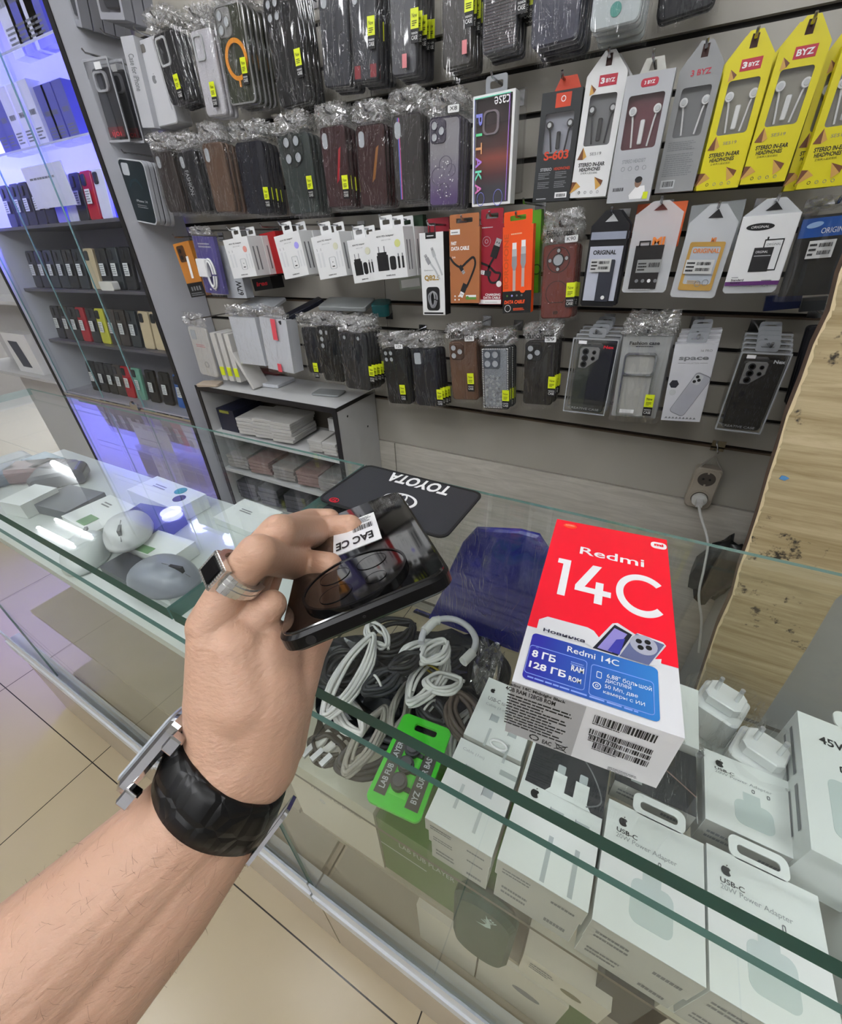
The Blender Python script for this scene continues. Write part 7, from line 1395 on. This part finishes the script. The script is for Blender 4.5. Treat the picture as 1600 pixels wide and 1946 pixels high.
# fine dark hairs along the forearm
HAIR = M('arm_hair', '#3d2a1e', .6, vary=0); R = random.Random(4); g = MB(); vsx = me2.vertices
dirn = (PD(60, 1850, .165)-PD(410, 1505, .192)).normalized(); cnt = 0
cand = [v for v in vsx if v.normal.dot((Vector((0, 0, CH))-v.co).normalized()) > -.2]; R.shuffle(cand)
for v in cand:
    q_ = RW @ np.array([v.co.x, v.co.y, v.co.z-CH]); X_, Y_ = 800+FPX*q_[0]/q_[2], 973+FPX*q_[1]/q_[2]
    if Y_ > 1600 and X_ > -40 and Y_ < 1990:
        l = R.uniform(.003, .007); t_ = (-dirn*.35+v.normal*.25+Vector((R.uniform(-.6, .6), R.uniform(-.6, .6), R.uniform(-.6, .6)))); t_ = (t_-v.normal*t_.dot(v.normal)*.75).normalized(); s_ = t_.cross(v.normal).normalized()*.000035
        a = v.co; m_ = a+t_*l*.5+v.normal*.0008; e = a+t_*l; g.add([a-s_, a+s_, m_+s_*.8, m_-s_*.8, e], [(0, 1, 2, 3), (3, 2, 4)], HAIR); cnt += 1
    if cnt > 260: break
h_ = g.build('arm_hair', arm); h_['kind'] = 'stuff'
# ring on the index finger
def loop_frame(c, ax, face_dir):
    ax = ax.normalized(); f_ = (face_dir-ax*face_dir.dot(ax)).normalized(); s_ = ax.cross(f_); return Matrix(((s_.x, ax.x, f_.x, c.x), (s_.y, ax.y, f_.y, c.y), (s_.z, ax.z, f_.z, c.z), (0, 0, 0, 1)))
c = PD(452, 1092, .186); axd = PD(492, 1052, .183)-PD(440, 1110, .186)
fr = loop_frame(c, axd, cc((-.8, -.1, -1))); t = thing('finger_ring', 'chunky silver ring with a square black stone on the index finger', 'ring', mat=fr); SIL = M('silver', '#e2e2df', .2, .9, vary=.05, bump=.2); 
from mathutils.bvhtree import BVHTree
bv = BVHTree.FromPolygons([v.co[:] for v in me2.vertices], [list(p.vertices) for p in me2.polygons]); hits = []
for a in np.linspace(0, 6.28, 25)[:-1]:
    d_ = (fr.to_3x3() @ Vector((math.sin(a), 0, math.cos(a)))).normalized(); h_ = bv.ray_cast(c, d_, .03); hits.append((h_[0]-c).length if h_[0] is not None else .01)
hits.sort(); rad = hits[18]
MB().xf(Matrix()).tube([(rad*1.04*math.sin(a), 0, rad*1.04*math.cos(a)) for a in np.linspace(0, 6.2832, 33)[:-1]], .0013, SIL, 8, closed=True).build('band', t)
for k in range(10):
    a = math.radians(38+11*k); 
    for s_ in (-1, 1):
        g = MB(); g.box(-.0011, .0011, -.0048+.0009*k*.3, .0048-.0009*k*.3, -.001, .0013, SIL)
        for y in (-.0014, .0014): g.box(-.0012, .0012, y-.0011, y+.0011, .0013, .0019, SIL)
        g.xf(Matrix.Rotation(a*s_, 4, 'Y') @ Matrix.Translation((0, 0, rad*1.1))); g.build('ridge', t)
MB().box(-.0062, .0062, -.0062, .0062, rad*1.02, rad*1.02+.0028, SIL).build('bezel', t); MB().box(-.0042, .0042, -.0042, .0042, rad*1.02+.0028, rad*1.02+.0042, M('onyx', '#08080a', .06)).build('stone', t)
g = MB()
for i in range(9):
    for s_ in (-1, 1):
        u_ = -.0054+.00135*i
        for (x, y) in ((u_, s_*.0054), (s_*.0054, u_)): g.box(x-.0005, x+.0005, y-.0005, y+.0005, rad*1.02+.0028, rad*1.02+.0036, SIL)
g.build('beading', t)
# watch
c = (PD(405, 1488, .190)+PD(428, 1488, .194))/2; axd = PD(450, 1440, .193)-PD(330, 1590, .186)
STR = M('croc_leather', '#070708', .36, vary=.2, scale=60, spec=.35); nt = STR.node_tree; vor = nt.nodes.new('ShaderNodeTexVoronoi'); vor.feature = 'DISTANCE_TO_EDGE'; vor.inputs['Scale'].default_value = 75; vor.inputs['Randomness'].default_value = .5; tc = nt.nodes.new('ShaderNodeTexCoord'); nt.links.new(tc.outputs['Object'], vor.inputs['Vector']); rmp = nt.nodes.new('ShaderNodeMapRange'); rmp.inputs[2].default_value = .16; nt.links.new(vor.outputs[0], rmp.inputs[0]); bp = nt.nodes.new('ShaderNodeBump'); bp.inputs['Strength'].default_value = .5; bp.inputs['Distance'].default_value = .001; nt.links.new(rmp.outputs[0], bp.inputs['Height']); nt.links.new(bp.outputs[0], nt.nodes['Principled BSDF'].inputs['Normal'])
fr = loop_frame(c, axd, cc((-1, -.34, -.12))); t = thing('wristwatch', 'steel wristwatch on a black crocodile pattern strap around the wrist', 'watch', mat=fr)
# strap profile measured from the skin surface so that it lies on the wrist
from mathutils.bvhtree import BVHTree
bv = BVHTree.FromPolygons([v.co[:] for v in me2.vertices], [list(p.vertices) for p in me2.polygons])
N_ = 48; rows_ = []; bw = .0112
for s_ in (-1, -.5, 0, .5, 1):
    r_ = []
    for i in range(N_):
        a = 2*math.pi*i/N_; dl = Vector((math.sin(a), 0, math.cos(a))); o_ = fr @ Vector((0, s_*bw, 0)); d_ = (fr.to_3x3() @ dl).normalized(); best = .026
        hit = bv.ray_cast(o_+d_*.08, -d_, .08)
        if hit[0] is not None: best = (hit[0]-o_).length
        r_.append(best)
    rows_.append(r_)
def smo(r):
    for _ in range(4): r = [(r[i-1]+2*r[i]+r[(i+1) % N_])/4 for i in range(N_)]
    return r
ra, rb = smo([max(rows_[0][i], rows_[1][i]-.001) for i in range(N_)]), smo([max(rows_[4][i], rows_[3][i]-.001) for i in range(N_)])
def rad_at(i, y): f = (y+bw)/(2*bw); return max(ra[i]*(1-f)+rb[i]*f, 0)
r_av = [rad_at(i, 0) for i in range(N_)]
vs = []; prof = [(-bw, .0004), (-bw+.0006, .0018), (-bw*.5, .0027), (0, .003), (bw*.5, .0027), (bw-.0006, .0018), (bw, .0004)]
for i in range(N_):
    a = 2*math.pi*i/N_
    for y, e in prof: vs.append((math.sin(a)*(rad_at(i, y)+e), y, math.cos(a)*(rad_at(i, y)+e)))
    for y in (bw, -bw): vs.append((math.sin(a)*(rad_at(i, y)-.0006), y, math.cos(a)*(rad_at(i, y)-.0006)))
K = len(prof)+2
MB().add(vs, [(i*K+j, i*K+(j+1) % K, ((i+1) % N_)*K+(j+1) % K, ((i+1) % N_)*K+j) for i in range(N_) for j in range(K)], STR, True).build('strap', t)
zt = r_av[0]+.0015; ST = M('polished_steel', '#d2d2d4', .1, 1., vary=.03)
toZ = Matrix(((1, 0, 0, 0), (0, 0, 1, 0), (0, -1, 0, 0), (0, 0, 0, 1)))     # prism axis (-y) becomes +z
MB().rrect(-.0165, .0165, -.0185, .0185, .006, -.0065, 0, ST, .0015, 6).xf(Matrix(((1, 0, 0, 0), (0, 0, 1, 0), (0, -1, 0, zt), (0, 0, 0, 1)))).build('case', t)
MB().rrect(-.0145, .0145, -.0165, .0165, .005, -.0082, -.0066, M('watch_glass', '#b9c0c6', .05, coat=1.), .0008, 6).xf(Matrix(((1, 0, 0, 0), (0, 0, 1, 0), (0, -1, 0, zt), (0, 0, 0, 1)))).build('crystal', t)
for sx in (-1, 1):
    for sy in (-1, 1): MB().rrect(-.003, .003, -.0035, .0035, .001, 0, .006, ST, .0008).xf(Matrix.Translation((sx*.0195, sy*.0125, zt-.004)) @ Matrix.Rotation(math.radians(90), 4, 'X')).build('lug', t)
g = MB()
for k in range(16):
    a = 2*math.pi*k/16; g.tube([(.0045*math.cos(a), .0186, zt+.003+.0045*math.sin(a)), (.0045*math.cos(a), .0245, zt+.003+.0045*math.sin(a))], .0009, ST, 5)
g.tube([(0, .0186, zt+.003), (0, .0235, zt+.003)], .0045, ST, 16).build('crown', t)
# steel buckle on the inner side of the wrist
ib = N_//2-1; a = 2*math.pi*ib/N_; zb_ = r_av[ib]+.005
MB().frame(rr(-.009, .009, -.0135, .0135, .003), rr(-.0068, .0068, -.0112, .0112, .002), 0, .0018, ST).xf(Matrix.Rotation(a, 4, 'Y') @ Matrix(((1, 0, 0, 0), (0, 0, 1, 0), (0, -1, 0, zb_), (0, 0, 0, 1)))).build('buckle', t)
